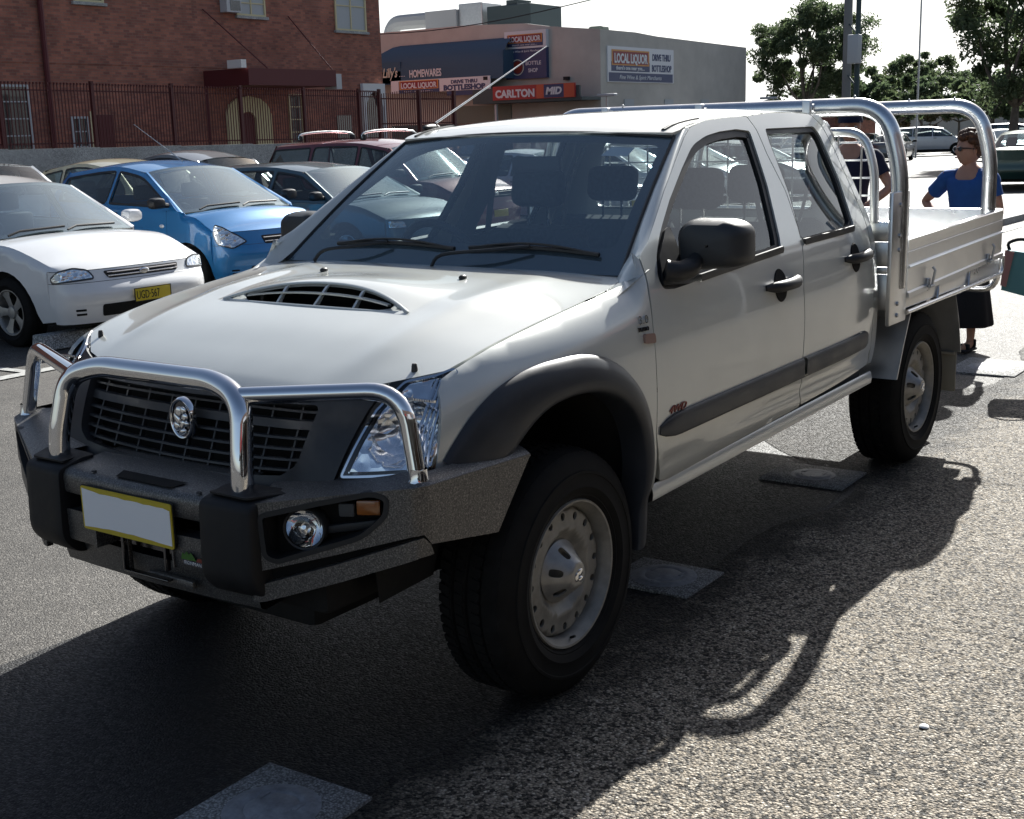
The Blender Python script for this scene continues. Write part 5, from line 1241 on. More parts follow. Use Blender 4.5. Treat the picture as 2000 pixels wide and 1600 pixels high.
T_, p_ = build_car('dark blue-green wagon parked between the blue hatchback and the maroon four-wheel drive', 'car', 'station_wagon', (-10.35, -8.75, -.17), 88, 'cars parked side by side beyond the truck', paint='teal_paint', w=.88, wb=2.65, fo=.95, ro=1.05, belt0=.93, belt1=.97, cow=(-.18, .95), wt=(-.92, 1.36), roof=(-1.7, 1.43), rt=(-3.3, 1.38), rb=(-3.62, 1.0), boot=(-3.65, .97), tailz=.95, three=-2.55, bpil=-1.50, cpil=-3.40, rw=.62, wr=.31, noz=.62, hoodm=.82)
build_car('maroon four-wheel drive with silver roof racks, parked second row beside the wagon', 'car', 'four_wheel_drive', (-13.31, -9.9, -.16), 90, 'cars parked side by side beyond the truck', paint='maroon_paint', w=.88, wb=2.62, fo=.82, ro=.92, belt0=1.10, belt1=1.14, cow=(-.12, 1.08), wt=(-.75, 1.60), roof=(-1.6, 1.70), rt=(-3.30, 1.66), rb=(-3.52, 1.15), boot=(-3.55, 1.1), tailz=1.10, three=-2.45, bpil=-1.40, cpil=-3.35, rw=.66, wr=.36, rim=.21, sill=.36, noz=.78, hoodm=.98, bump=.60, lamps=[(.52, .74, .02), (.93, .74, .02), (.92, .88, .02), (.54, .88, .02)], grille=(.36, .76, .87), platez=.52, seatc='cloth_seat')
MR = bpy.data.objects['four_wheel_drive']
for x0 in (-1.35, -2.75):
    bm = bmesh.new(); tube(bm, crom([(x0, -.66, 1.715), (x0, -.60, 1.80), (x0, 0, 1.835), (x0, .60, 1.80), (x0, .66, 1.715)], 6), .018, 8, flat=.6); rk = part('roof_rack', bm, 'alloy_tube', MR)
    for s in (1, -1):
        bm = bmesh.new(); box(bm, x0-.05, x0+.05, s*.64-.03, s*.64+.03, 1.68, 1.78, .02); part('rack_foot', bm, 'black_plastic', rk)
build_car('pale wagon behind the white sedan with only its roof and rear glass showing', 'car', 'station_wagon', (-6.35, -14.5), 268, 'cars of the back row against the concrete wall', detail=False, paint='white_paint', w=.82, wb=2.5, fo=.8, ro=.95, wt=(-.92, 1.48), roof=(-1.7, 1.555), rt=(-2.9, 1.53), rb=(-3.42, 1.16), tailz=.98, three=-2.5, bpil=-1.45, cpil=-3.05, rw=.60, glass='privacy_glass')
build_car('beige rounded sedan whose roof shows behind the blue hatchback', 'car', 'sedan', (-9.1, -14.7), 272, 'cars of the back row against the concrete wall', detail=False, paint='beige_paint', wt=(-.9, 1.43), roof=(-1.7, 1.53), rb=(-3.0, 1.0), rt=(-2.5, 1.42))
build_car('dark sedan whose roof shows between the beige sedan and the wagon', 'car', 'sedan', (-11.2, -15.4), 271, 'cars of the back row against the concrete wall', detail=False, paint='grey_paint', wt=(-.9, 1.50), roof=(-1.7, 1.62), rb=(-3.0, .98), rt=(-2.5, 1.5))
# ================================================================== ground surfaces
def rng(a, b, s): n = max(1, int(math.ceil((b-a)/s))); return [a+(b-a)*i/n for i in range(n+1)]
def bmground(name, mat, x0, x1, y0, y1, dz, step=2.0, top=True):
    bm = bmesh.new(); xs = sorted(set(rng(x0, x1, step)+[v for v in (-6.5,) if x0 < v < x1])); ys = sorted(set(rng(y0, y1, step)+[v for v in (-2.5,) if y0 < v < y1]))
    G = [[bm.verts.new((x, y, gz(x, y)+dz)) for y in ys] for x in xs]
    for a, b in zip(G, G[1:]):
        for i in range(len(ys)-1): bm.faces.new([a[i], b[i], b[i+1], a[i+1]])
    o = finish(name, bm, mat, None, False)
    if top and o.data.polygons[0].normal.z < 0: o.data.flip_normals()
    return o
o = bmground('ground', 'road_asphalt', -420, 60, -300, 160, -.008, 20); o['kind'] = 'structure'
# stony footpath strip on the near side, ragged edge against the asphalt
random.seed(5); edge = []
x = 3.0
while x > -30:
    edge.append((x, .70+.06*math.sin(x*2.1)+.04*math.sin(x*5.3+1)+random.uniform(-.01, .01)-(.75*sstep(-2.4, -3.3, x)*(1-sstep(-4.2, -5.2, x)))-.12*sstep(-4.5, -6, x))); x -= random.uniform(.05, .12)
bm = bmesh.new(); lo = [bm.verts.new((a, b, gz(a, b)-.003)) for a, b in edge]; hi = [bm.verts.new((a, 6.0, gz(a, 6)-.003)) for a, b in edge]
for i in range(len(edge)-1): bm.faces.new([lo[i], lo[i+1], hi[i+1], hi[i]])
fixn(bm); fp = finish('footpath', bm, 'exposed_aggregate', None, False); fp['kind'] = 'structure'
if fp.data.polygons[0].normal.z < 0: fp.data.flip_normals()
bm = bmesh.new(); pr1 = [(x, -.80-.03*math.sin(x*3)) for x in rng(5, -3.2, .3)]; bm.faces.new([bm.verts.new((a, b, -.0055)) for a, b in pr1+[(-3.2, .72), (-1.2, .80), (5, .80)]]); o = finish('road_shade_patch', bm, 'bitumen_shade', None, False); o['kind'] = 'structure'  # dark bitumen ending inside the truck shadow, with shade painted into its colour
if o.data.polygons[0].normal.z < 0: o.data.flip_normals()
# painted bay lines and wheel stops
def paint_line(pts, wd, z=.001):
    bm = bmesh.new(); (x0, y0), (x1, y1) = pts; d = Vector((x1-x0, y1-y0)).normalized(); n = Vector((-d.y, d.x))*wd/2; k = 6; A = []
    for i in range(k+1): q = Vector((x0+(x1-x0)*i/k, y0+(y1-y0)*i/k)); A.append([bm.verts.new((q.x+s*n.x, q.y+s*n.y, gz(q.x, q.y)+z)) for s in (1, -1)])
    for a, b in zip(A, A[1:]): bm.faces.new([a[0], a[1], b[1], b[0]])
    o = finish('painted_line', bm, 'line_paint', None, False)
    if o.data.polygons[0].normal.z < 0: o.data.flip_normals()
    return tag(o, None, None, None, 'structure')
m = pbr('line_paint', (.45, .45, .43), .7); n_ = noise(m, 25, 5, .7); r_ = ramp(m, n_.outputs[0], [(.38, (.22, .22, .215)), (.5, (.42, .42, .40))]); LK(m, r_.outputs[0], m.node_tree.nodes['Principled BSDF'].inputs['Base Color'])
paint_line([(8, -5.35), (-30, -6.10)], .13)
for x in (-2.55, -5.65, -8.8, -11.9, -15): paint_line([(x, -5.6), (x+.1, -11)], .08)
for y in (-2.2,): paint_line([(-8, y), (-26, y-.3)], .10)
for i, x in enumerate((-4.06, -7.25, -10.35, -13.4)):
    bm = bmesh.new(); b2 = bmesh.new(); y = -6.42-[0, .9, 1.2, 2.2][i]; prism(bm, rc([(-.10, 0), (.10, 0), (.07, .13), (-.07, .13)], .02), x-.85, x+.85, 'YZ')
    for v in bm.verts: v.co.y += y; v.co.z += gz(x, y)
    tag(finish('wheel_stop', bm, 'concrete', None, False), ['pale concrete wheel stop in front of the white sedan', 'concrete wheel stop in front of the blue hatchback', 'concrete wheel stop in front of the dark wagon', 'concrete wheel stop in front of the maroon four-wheel drive'][i], 'wheel stop', 'wheel stops of the parked row')
# inspection lids in a line beside the truck
def lid(x, y, sx, sy, label, rot=0, r=.11):
    t = thing('inspection_cover', label, 'inspection cover', (x, y, 0), rot, 'inspection covers set in the ground')
    bm = bmesh.new(); box(bm, -sx, sx, -sy, sy, -.02, .006, .004); part('slab', bm, 'lid_concrete', t)
    bm = bmesh.new(); lathe(bm, [(0, .012), (r*.6, .012), (r*.63, .010), (r*.66, .012), (r*.9, .012), (r*.95, .009), (r, .009), (r+.012, .0065)], 40, 'Z'); fixn(bm)
    for k in range(3): box(bm, -.02+r*.6*math.cos(k*2.1), .02+r*.6*math.cos(k*2.1), r*.6*math.sin(k*2.1)-.006, r*.6*math.sin(k*2.1)+.006, .011, .0135)
    part('lid', bm, 'galv_dull', t)
m = pbr('galv_dull', (.30, .31, .33), .6, .3); n_ = mottle(m, (.30, .31, .33), .3, 40, .1); bump(m, n_.outputs[0], .3, .003)
lid(.97, .585, .175, .175, 'concrete slab with a round lid in the lower foreground shadow', R(2)); lid(-.985, .60, .15, .17, 'small slab in shadow just behind the front wheel'); lid(-2.55, .53, .16, .2, 'slab with oval lid in the truck shadow between its wheels', 0, .09); lid(-5.62, .50, .28, .22, 'pale sunlit slab on the ground behind the rear wheel', 0, .13)
bm = bmesh.new(); lathe(bm, [(0, .004), (.010, .004), (.014, 0)], 8, 'Z', (-.312, 1.771, .0)); tag(finish('litter', bm, 'white_matt', None), 'tiny white disc of litter on the sunlit stony footpath', 'litter')
for jx, ya in ((-1.0, 1.50), (-2.8, 1.15), (.85, 1.25)):
    rj = random.Random(int(jx*10)); pts = [(jx-.02*i+rj.uniform(-.012, .012), ya+.09*i) for i in range(40)]; bm = bmesh.new(); A = [(bm.verts.new((a-w_, b, .0005)), bm.verts.new((a+w_, b, .0005))) for (a, b), w_ in [(p_, rj.uniform(.001, .0045)) for p_ in pts]]
    for a, b in zip(A, A[1:]): bm.faces.new([a[0], a[1], b[1], b[0]])
    o = finish('footpath_crack', bm, 'void_black', None, False); o['kind'] = 'structure'
# ================================================================== brick building, wall and fence
m = pbr('brick', (.16, .05, .035), .85); P = m.node_tree.nodes['Principled BSDF']; br = N(m, 'ShaderNodeTexBrick'); tc = N(m, 'ShaderNodeTexCoord'); mp = N(m, 'ShaderNodeSeparateXYZ'); cb = N(m, 'ShaderNodeCombineXYZ'); ad = N(m, 'ShaderNodeMath', operation='ADD')
LK(m, tc.outputs['Object'], mp.inputs[0]); LK(m, mp.outputs[0], ad.inputs[0]); LK(m, mp.outputs[1], ad.inputs[1]); LK(m, ad.outputs[0], cb.inputs[0]); LK(m, mp.outputs[2], cb.inputs[1]); LK(m, cb.outputs[0], br.inputs['Vector'])
br.inputs['Scale'].default_value = 1; br.inputs['Brick Width'].default_value = .24; br.inputs['Row Height'].default_value = .086; br.inputs['Mortar Size'].default_value = .007; br.inputs['Color1'].default_value = (.38, .145, .10, 1); br.inputs['Color2'].default_value = (.20, .08, .065, 1); br.inputs['Mortar'].default_value = (.22, .15, .12, 1); br.inputs['Bias'].default_value = -.1
n_ = noise(m, 1.1, 5, .6, cb.outputs[0]); r_ = ramp(m, n_.outputs[0], [(.3, .75), (.7, 1.2)]); x_ = N(m, 'ShaderNodeMix', data_type='RGBA', blend_type='MULTIPLY'); x_.inputs[0].default_value = 1; LK(m, br.outputs[0], x_.inputs[6]); LK(m, r_.outputs[0], x_.inputs[7]); LK(m, x_.outputs[2], P.inputs['Base Color'])
pbr('maroon_trim', (.10, .018, .022), .6); pbr('cream_trim', (.62, .55, .34), .7); pbr('window_dark', (.02, .025, .03), .08, 0, .5); pbr('fence_maroon', (.085, .018, .02), .55); pbr('curtain', (.45, .48, .50), .9); pbr('ac_grey', (.5, .52, .54), .6)
WY = -33.3
BB = thing('brick_building', 'red brick two-storey building behind the maroon fence', 'building', (-30, WY, gz(-30, WY)))
def loc(o): o.location = Vector(o.location)-BB.location; return o
def bpart(name, boxes, mat, parent=BB, bev=0):
    bm = bmesh.new()
    for b in boxes: box(bm, *b, bev)
    o = part(name, bm, mat, parent, smooth=False)
    if parent is BB: o.location = -Vector(BB.location)
    return o
zg = gz(-30, WY)-.3
bpart('wall', [(-38.6, 14, WY-9, WY, zg, 11.5)], 'brick')
bpart('brick_band', [(-38.603, 14, WY, WY+.02, 4.09, 4.32)], 'maroon_trim' if False else 'brick')
def window(x0, x1, z0, z1, frame='cream_trim', pane='window_dark', bars=(1, 2), d=.04):
    t = .07; o = bpart('window', [(x0, x1, WY+.003, WY+.06, z1-t, z1), (x0, x1, WY+.003, WY+.06, z0, z0+t), (x0, x0+t, WY+.003, WY+.06, z0+t, z1-t), (x1-t, x1, WY+.003, WY+.06, z0+t, z1-t)]+[(x0+(x1-x0)*(i+1)/(bars[0]+1)-.025, x0+(x1-x0)*(i+1)/(bars[0]+1)+.025, WY+.003, WY+.05, z0+t, z1-t) for i in range(bars[0])]+[(x0+t, x1-t, WY+.003, WY+.045, z0+(z1-z0)*(i+1)/(bars[1]+1)-.02, z0+(z1-z0)*(i+1)/(bars[1]+1)+.02) for i in range(bars[1])], frame)
    p = bpart('pane', [(x0+t, x1-t, WY+.002, WY+.012, z0+t, z1-t)], pane, o); s = bpart('sill', [(x0-.08, x1+.08, WY+.003, WY+.12, z0-.10, z0-.003)], 'concrete', o); return o
window(-24.9, -23.75, 6.04, 7.8); w2 = window(-32.13, -30.70, 5.97, 7.8, 'cream_trim', 'curtain', (1, 3)); window(-37.72, -35.90, 5.68, 7.6, 'cream_trim', 'curtain', (1, 1))
ac = bpart('air_conditioner', [(-30.66, -29.95, WY+.003, WY+.35, 6.03, 6.5)], 'ac_grey'); bpart('grille', [(-30.60, -30.12, WY+.351, WY+.36, 6.09, 6.44)], 'chrome_dark', ac)
window(-21.75, -20.7, 1.35, 3.42, 'curtain', 'window_dark', (0, 3)); window(-23.85, -23.2, 1.0, 2.44, 'curtain'); bpart('door', [(-24.86, -24.22, WY+.003, WY+.05, zg, 2.48)], 'maroon_trim'); bpart('trim', [(-24.05, -23.93, WY+.003, WY+.06, zg, 2.6)], 'cream_trim')
window(-33.78, -33.02, 1.3, 3.2, 'cream_trim', 'window_dark', (0, 3)); bpart('door', [(-36.56, -35.7, WY+.003, WY+.04, zg, 2.38)], 'window_dark')
bm = bmesh.new(); ar = [(-32.02, zg), (-32.02, 2.45), (-31.85, 2.80), (-31.5, 3.02), (-30.91, 3.12), (-30.3, 3.02), (-29.97, 2.80), (-29.8, 2.45), (-29.8, zg)]; ai = [(-30.45, zg), (-30.45, 2.30), (-30.65, 2.52), (-30.85, 2.56), (-31.05, 2.52), (-31.24, 2.30), (-31.24, zg)]
def flatpoly(bm, outer, holes, y0, y1):
    for q, hs in ((outer, holes),):
        pass
bm.free(); arch_ = sheet('door_surround', 'cream_trim', ar, lambda x, z: (x, WY+.12, z), (0, 1, 0), [ai], .4, BB, .11); arch_.location = -Vector(BB.location)
bpart('door', [(-31.23, -30.46, WY+.003, WY+.03, zg, 2.5)], 'maroon_trim')
bpart('canopy', [(-33.33, -28.93, WY+.003, -31.0, 3.40, 3.97)], 'maroon_trim'); bpart('fascia_box', [(-28.86, -28.62, -31.7, -31.0, 3.973, 4.25)], 'white_matt'); bpart('fascia_box', [(-33.62, -33.333, -31.6, -31.0, 3.30, 3.85)], 'ac_grey')
for a, b in (((-29.11, 6.09), (-29.9, 3.98)), ((-33.31, 6.07), (-33.2, 3.98))):
    bm = bmesh.new(); tube(bm, [(a[0], WY+.02, a[1]), (b[0], -31.05, b[1])], .022, 6); o_ = part('stay_rod', bm, 'maroon_trim', BB); o_.location = -Vector(BB.location)
bm = bmesh.new(); tube(bm, [(-22.46, WY+.09, 11.4), (-22.46, WY+.09, zg)], .09, 8); o_ = part('downpipe', bm, 'maroon_trim', BB); o_.location = -Vector(BB.location)
bm = bmesh.new(); tube(bm, [(-28.98, WY+.05, 3.35), (-28.98, WY+.05, zg)], .05, 8); o_ = part('downpipe', bm, 'maroon_trim', BB); o_.location = -Vector(BB.location)
# white arched gateway panel at the corner
sheet('gateway', 'white_matt', [(-38.5, zg), (-38.5, 3.64), (-37.15, 3.64), (-37.15, zg)], lambda x, z: (x, WY+.2, z), (0, 1, 0), [[(-38.35, zg+.05), (-38.35, 2.7), (-38.15, 3.15), (-37.83, 3.35), (-37.5, 3.15), (-37.3, 2.7), (-37.3, zg+.05)]], .4, BB, .15).location = -Vector(BB.location)
bpart('gateway_dark', [(-38.4, -37.25, WY+.003, WY+.02, zg, 3.5)], 'window_dark')
# retaining wall
FY = -29.0
bm = bmesh.new(); 
for x0, x1 in [(-33.0+3.0*i, -30.0+3.0*i) for i in range(16)]: box(bm, x0, x1-.004, FY-.22, FY+.02, -1.2, 1.36+.010*(x0+33)*.9)
tag(finish('retaining_wall', bm, 'concrete', None, False), 'long low grey concrete wall carrying the maroon fence', 'wall')
def wtop(x): return 1.36+.009*(x+33)
fe = thing('steel_fence', 'maroon spiked steel picket fence on top of the concrete wall', 'fence', (-26, FY, 1.3)); FO = Vector(fe.location)
def pickets(xa, xb, root, st=.11):
    bm = bmesh.new(); x = xa
    while x < xb:
        z0, z1 = wtop(x), wtop(x)+1.76; box(bm, x-.011, x+.011, FY-.011, FY+.011, z0, z1); b2 = bmesh.new(); 
        box(bm, x-.018, x+.018, FY-.004, FY+.05, z1-.02, z1+.035); x += st
    o = part('picket', bm, 'fence_maroon', root, smooth=False); o['kind'] = 'stuff'; o.location = -FO
    bm = bmesh.new()
    for z in (.12, 1.58): 
        a = [(xa, wtop(xa)+z), (xb, wtop(xb)+z)]; prism(bm, [(a[0][0], a[0][1]-.02), (a[1][0], a[1][1]-.02), (a[1][0], a[1][1]+.02), (a[0][0], a[0][1]+.02)], FY-.02, FY-.012)
    o = part('rail', bm, 'fence_maroon', root, smooth=False); o.location = -FO
pickets(-33.4, -2, fe)
for x in (-17.9, -20.9, -23.8, -26.6, -29.5, -32.3, -33.4, -14.9, -11.9, -8.9, -5.9):
    bm = bmesh.new(); box(bm, x-.05, x+.05, FY-.05, FY+.05, wtop(x)-.0, wtop(x)+1.86); o_ = part('post', bm, 'fence_maroon', fe, smooth=False); o_.location = -FO
g2 = thing('steel_gate', 'dark arched steel gate between brick corner and bottle shop', 'gate', (-35.5, FY, gz(-35, FY))); FG = Vector(g2.location)
bm = bmesh.new(); x = -37.8
while x < -33.5: box(bm, x-.013, x+.013, FY-.013, FY+.013, -.5, 3.05+.15*math.sin((x+37.8)/4.3*math.pi)); x += .125
o_ = part('picket', bm, 'fence_maroon', g2, smooth=False); o_['kind'] = 'stuff'; o_.location = -FG
bm = bmesh.new(); box(bm, -37.85, -33.5, FY-.02, FY-.014, 2.85, 2.9); box(bm, -37.85, -33.5, FY-.02, FY-.014, .3, .35); box(bm, -37.85, -33.5, FY-.02, FY-.014, 1.95, 2.0); o_ = part('rail', bm, 'fence_maroon', g2, smooth=False); o_.location = -FG
for x in (-37.85, -35.7): bm = bmesh.new(); box(bm, x-.06, x+.06, FY-.06, FY+.06, -.5, 3.2); o_ = part('post', bm, 'fence_maroon', g2, smooth=False); o_.location = -FG

# ================================================================== bottle shop
pbr('render_beige', (.36, .34, .30), .9); m = MAT['render_beige']; mottle(m, (.50, .48, .44), .12, .7); pbr('awning_blue', (.045, .095, .155), .7); pbr('sign_white', (.70, .72, .76), .5); pbr('sign_navy', (.04, .06, .15), .5); pbr('sign_orange', (.60, .27, .07), .5); pbr('sign_red', (.24, .02, .03), .5); pbr('carlton_red', (.36, .03, .035), .45); pbr('carlton_orange', (.55, .10, .05), .45)
pbr('cream_letter', (.62, .60, .50), .6); pbr('roof_grey', (.42, .43, .43), .6); pbr('unit_dark', (.05, .075, .08), .6); pbr('shutter_green', (.16, .19, .16), .6)
LX, LY, LG = -46.903, -27.766, gz(-47, -28)-.3
LS = thing('bottle_shop', 'beige rendered drive-through bottle shop with navy awning and signs', 'shop', (LX, LY, LG)); LO = Vector(LS.location)
def lp_(name, boxes, mat, parent=LS, bev=0):
    bm = bmesh.new(); [box(bm, *b, bev) for b in boxes]; o = part(name, bm, mat, parent, smooth=False)
    if parent is LS: o.location = -LO
    return o
bm = bmesh.new(); par = [(-55, LG), (-55, 6.6), (-40.4, 6.50), (-35.3, 6.50), (-31.8, 6.36), (-30.5, 6.15), (LY, 5.845), (LY, LG)]
prism(bm, par, LX-.35, LX, 'YZ'); o_ = part('wall', bm, 'render_beige', LS, smooth=False); o_.location = -LO
bm = bmesh.new(); prism(bm, [(LX-.35, LG), (LX-.35, 5.845), (-50, 5.84), (-52, 5.74), (-61.75, 5.56), (-61.75, LG)], LY-.35, LY, 'XZ'); o_ = part('wall', bm, 'render_beige', LS, smooth=False); o_.location = -LO
lp_('roof', [(-61.7, LX-.36, -55, LY-.36, 5.2, 5.45)], 'roof_grey'); lp_('parapet_cap', [(-61.77, LX+.02, LY-.37, LY+.03, 5.50, 5.53)], 'roof_grey') if False else None
# curved navy awning over the left part
bm = bmesh.new(); rows = []
for x, z in ((LX+.02, 5.80), (LX+.35, 5.72), (LX+.75, 5.45), (LX+1.0, 5.0), (LX+1.08, 4.55), (LX+1.08, 3.95)):
    f = max(0, (5.9-z)/1.9); rows.append([(x, y, z) for y in [-38.6-1.6*(1-(1-min(1, f*1.6))**2)**.5+(-32.3+38.6+1.6*(1-(1-min(1, f*1.6))**2)**.5)*i/12 for i in range(13)]])
loft(bm, rows); fixn(bm); aw = part('awning', bm, 'awning_blue', LS, ang=60); aw.location = -LO
lp_('awning_end', [(LX+.01, LX+1.06, -32.33, -32.3, 3.95, 5.2)], 'awning_blue'); lp_('awning_valance', [(LX+.02, LX+1.08, -44, -38.4, 3.98, 4.98)], 'awning_blue')
def wr(s, y, z, size, mat, par_, x, width, bold=0, shear=0): return text('sign_lettering', s, size, mat, par_, frame((x, y, z), (0, 1, 0), (0, 0, 1)), .01, width=width, bold=bold, shear=shear)
wr("Lilly's", -39.55, 4.28, .62, 'cream_letter', aw, LX+1.10, .95, .01, .3); wr('HOMEWARES', -37.85, 4.22, .48, 'sign_white', aw, LX+1.10, 1.95, .012); wr('....', -38.5, 4.28, .3, 'sign_white', aw, LX+1.10, .35)
# navy sign tower with top board
bsn = lp_('sign_board', [(LX+.01, LX+.22, -32.75, -30.50, 3.90, 5.24)], 'sign_navy'); ts = lp_('sign_board', [(LX+.01, LX+.25, -32.78, -30.48, 5.245, 6.02)], 'sign_white')
def logo(par_, y, z, w__, h, x):
    lp_('logo_panel', [(x, x+.008, y, y+w__, z, z+h)], 'sign_navy', par_); lp_('logo_panel', [(x+.009, x+.016, y+w__*.02, y+w__*.98, z+h*.30, z+h*1.04)], 'sign_orange', par_); lp_('logo_panel', [(x+.017, x+.022, y+w__*.05, y+w__*.95, z+h*.36, z+h*.97)], 'sign_red', par_)
    wr('LOCAL LiQUOR', y+w__*.06, z+h*.42, h*.62, 'sign_white', par_, x+.024, w__*.88, .012); wr("there's one near you....", y+w__*.14, z+h*.08, h*.2, 'sign_white', par_, x+.018, w__*.70)
logo(ts, -32.62, 5.33, 1.98, .52, LX+.252); wr('Fine Wine & Spirit Merchants', -32.5, 5.08, .13, 'sign_white', bsn, LX+.222, 1.7, 0, .2)
bm = bmesh.new(); lathe(bm, [(.36, 0), (.36, .02), (.32, .02), (.32, 0)], 30, 'X'); 
for v in bm.verts: v.co += Vector((LX+.222, -32.1, 4.42))
fixn(bm); part('emblem_ring', bm, 'cream_letter', bsn); bm = bmesh.new(); lathe(bm, [(0, .01), (.28, .01)], 24, 'X'); 
for v in bm.verts: v.co += Vector((LX+.222, -32.1, 4.42))
fixn(bm); part('emblem_disc', bm, 'red_badge', bsn); wr('BOTTLE', -31.65, 4.50, .24, 'sign_white', bsn, LX+.222, .85, .004); wr('SHOP', -31.5, 4.18, .24, 'sign_white', bsn, LX+.222, .52, .004)
ban = lp_('banner', [(LX+1.1, LX+1.14, -39.0, -33.0, 3.50, 4.09)], 'sign_white'); logo(ban, -38.5, 3.49, 2.5, .55, LX+1.142)
wr('DRIVE THRU', -35.3, 3.83, .22, 'sign_navy', ban, LX+1.143, 1.55, .01); wr('BOTTLESHOP', -35.75, 3.54, .32, 'sign_navy', ban, LX+1.143, 2.45, .018); lp_('banner_strip', [(LX+1.1, LX+1.12, -35.6, -33.0, 3.28, 3.49)], 'sign_navy'); lp_('logo_panel', [(LX+1.143, LX+1.148, -33.4, -33.15, 3.90, 4.06)], 'black_matt', ban)
# awning over the drive-through with the red sign
lp_('verandah', [(LX+.003, LX+1.6, -33.7, LY, 2.82, 2.95), (LX+1.5, LX+1.6, -33.7, LY-.1, 2.951, 3.45)], 'unit_dark'); cs = lp_('sign_board', [(LX+1.601, LX+1.66, -32.5, -28.05, 2.95, 3.56)], 'carlton_red'); lp_('logo_panel', [(LX+1.661, LX+1.665, -30.1, -28.1, 2.96, 3.55)], 'carlton_orange', cs); lp_('logo_panel', [(LX+1.666, LX+1.67, -29.7, -28.65, 2.97, 3.54)], 'sign_navy', cs)
wr('CARLTON', -32.35, 3.06, .46, 'sign_white', cs, LX+1.672, 2.15, .02); wr('MID', -29.6, 3.12, .42, 'sign_white', cs, LX+1.672, .85, .02, .2)
lp_('shutter', [(LX+.003, LX+.06, -36.0, -32.65, 2.0, 2.80)], 'shutter_green'); lp_('opening', [(LX+.003, LX+.02, -40, -32.65, LG, 1.99)], 'window_dark'); lp_('opening', [(LX+.003, LX+.03, -31.6, -28.3, LG, 2.1)], 'maroon_trim'); lp_('post', [(LX+1.3, LX+1.42, -32.6, -32.5, LG, 2.8)], 'ac_grey'); lp_('notice', [(LX+.031, LX+.05, -31.4, -30.7, 1.6, 2.0), (LX+.031, LX+.05, -30.2, -28.9, 1.7, 2.05)], 'carlton_orange' if False else 'curtain')
# big sign on the right-hand face (faces +y)
def lr_(name, boxes, mat, par_=LS):
    bm = bmesh.new(); [box(bm, *b) for b in boxes]; o = part(name, bm, mat, par_, smooth=False)
    if par_ is LS: o.location = -LO
    return o
rs = lr_('sign_board', [(-53.55, -47.42, LY+.003, LY+.06, 3.60, 5.16)], 'sign_white'); lr_('logo_panel', [(-53.45, -47.50, LY+.061, LY+.066, 3.63, 4.02)], 'sign_navy', rs)
lr_('logo_panel', [(-51.2, -47.72, LY+.061, LY+.066, 4.08, 4.50)], 'sign_navy', rs); lr_('logo_panel', [(-51.15, -47.75, LY+.067, LY+.072, 4.34, 5.02)], 'sign_orange', rs); lr_('logo_panel', [(-51.05, -47.85, LY+.073, LY+.078, 4.40, 4.95)], 'sign_red', rs)
def wx_(s, x, z, size, mat, width, bold=0, y=LY+.08, shear=0): return text('sign_lettering', s, size, mat, rs, frame((x, y, z), (-1, 0, 0), (0, 0, 1)), .01, width=width, bold=bold, shear=shear)
wx_('LOCAL LiQUOR', -47.95, 4.46, .56, 'sign_white', 3.0, .02); wx_("there's one near you....", -48.1, 4.15, .24, 'sign_white', 2.6, .004); wx_('DRIVE THRU', -51.45, 4.62, .42, 'sign_navy', 1.75, .012, LY+.064); wx_('BOTTLESHOP', -51.4, 4.12, .42, 'sign_navy', 1.9, .012, LY+.064); wx_('Fine Wine & Spirit Merchants', -48.4, 3.74, .26, 'sign_white', 3.9, .0, LY+.070, .25)
for x in (-48.9, -52.7, -56.5): lr_('vent', [(x-.85, x, LY+.003, LY+.05, 2.35, 2.85)], 'curtain'); 
lr_('roof_flashing', [(-61.8, -50, LY-.36, LY+.015, 5.565, 5.60)], 'shutter_green') if False else None
for y_, z_ in ((-29.5, 3.75),): lp_('wall_light', [(LX+.003, LX+.2, y_-.12, y_+.12, z_, z_+.15)], 'black_matt')
# roof plant
bm = bmesh.new(); tube(bm, fillet([(-54.9, -46.7, 5.4), (-54.9, -46.7, 7.75), (-54.9, -43.4, 7.75)], [0, .9, 0], 8), .42, 10); o_ = part('roof_duct', bm, 'roof_grey', LS); o_.location = -LO
lp_('roof_unit', [(-57, -54, -43.4, -41.2, 5.4, 8.1)], 'roof_grey', bev=.05); lp_('roof_unit', [(-56, -54.2, -41.2, -39.6, 5.4, 8.35)], 'galv', bev=.05); lp_('roof_unit', [(-57, -54, -39.15, -36.35, 5.4, 8.05)], 'unit_dark', bev=.05); lp_('roof_unit', [(-55.5, -54.2, -38.0, -37.3, 8.05, 8.3)], 'unit_dark'); lp_('roof_vent', [(-51.6, -50.9, -30.9, -30.1, 5.4, 6.35)], 'shutter_green', bev=.1)
# van and lorry behind the gate
build_car('pale cream van parked behind the steel gate', 'van', 'van', (-41.3, -31.5), 20, None, detail=False, paint='beige_paint', w=.9, wb=2.6, fo=.8, ro=1.0, belt0=1.15, belt1=1.15, cow=(.2, 1.1), wt=(-.35, 1.85), roof=(-1.6, 1.95), rt=(-3.4, 1.92), rb=(-3.5, 1.2), boot=(-3.55, 1.1), tailz=1.1, rw=.78, wr=.33, noz=.85, hoodm=1.0, three=-2.2, cpil=-3.3)

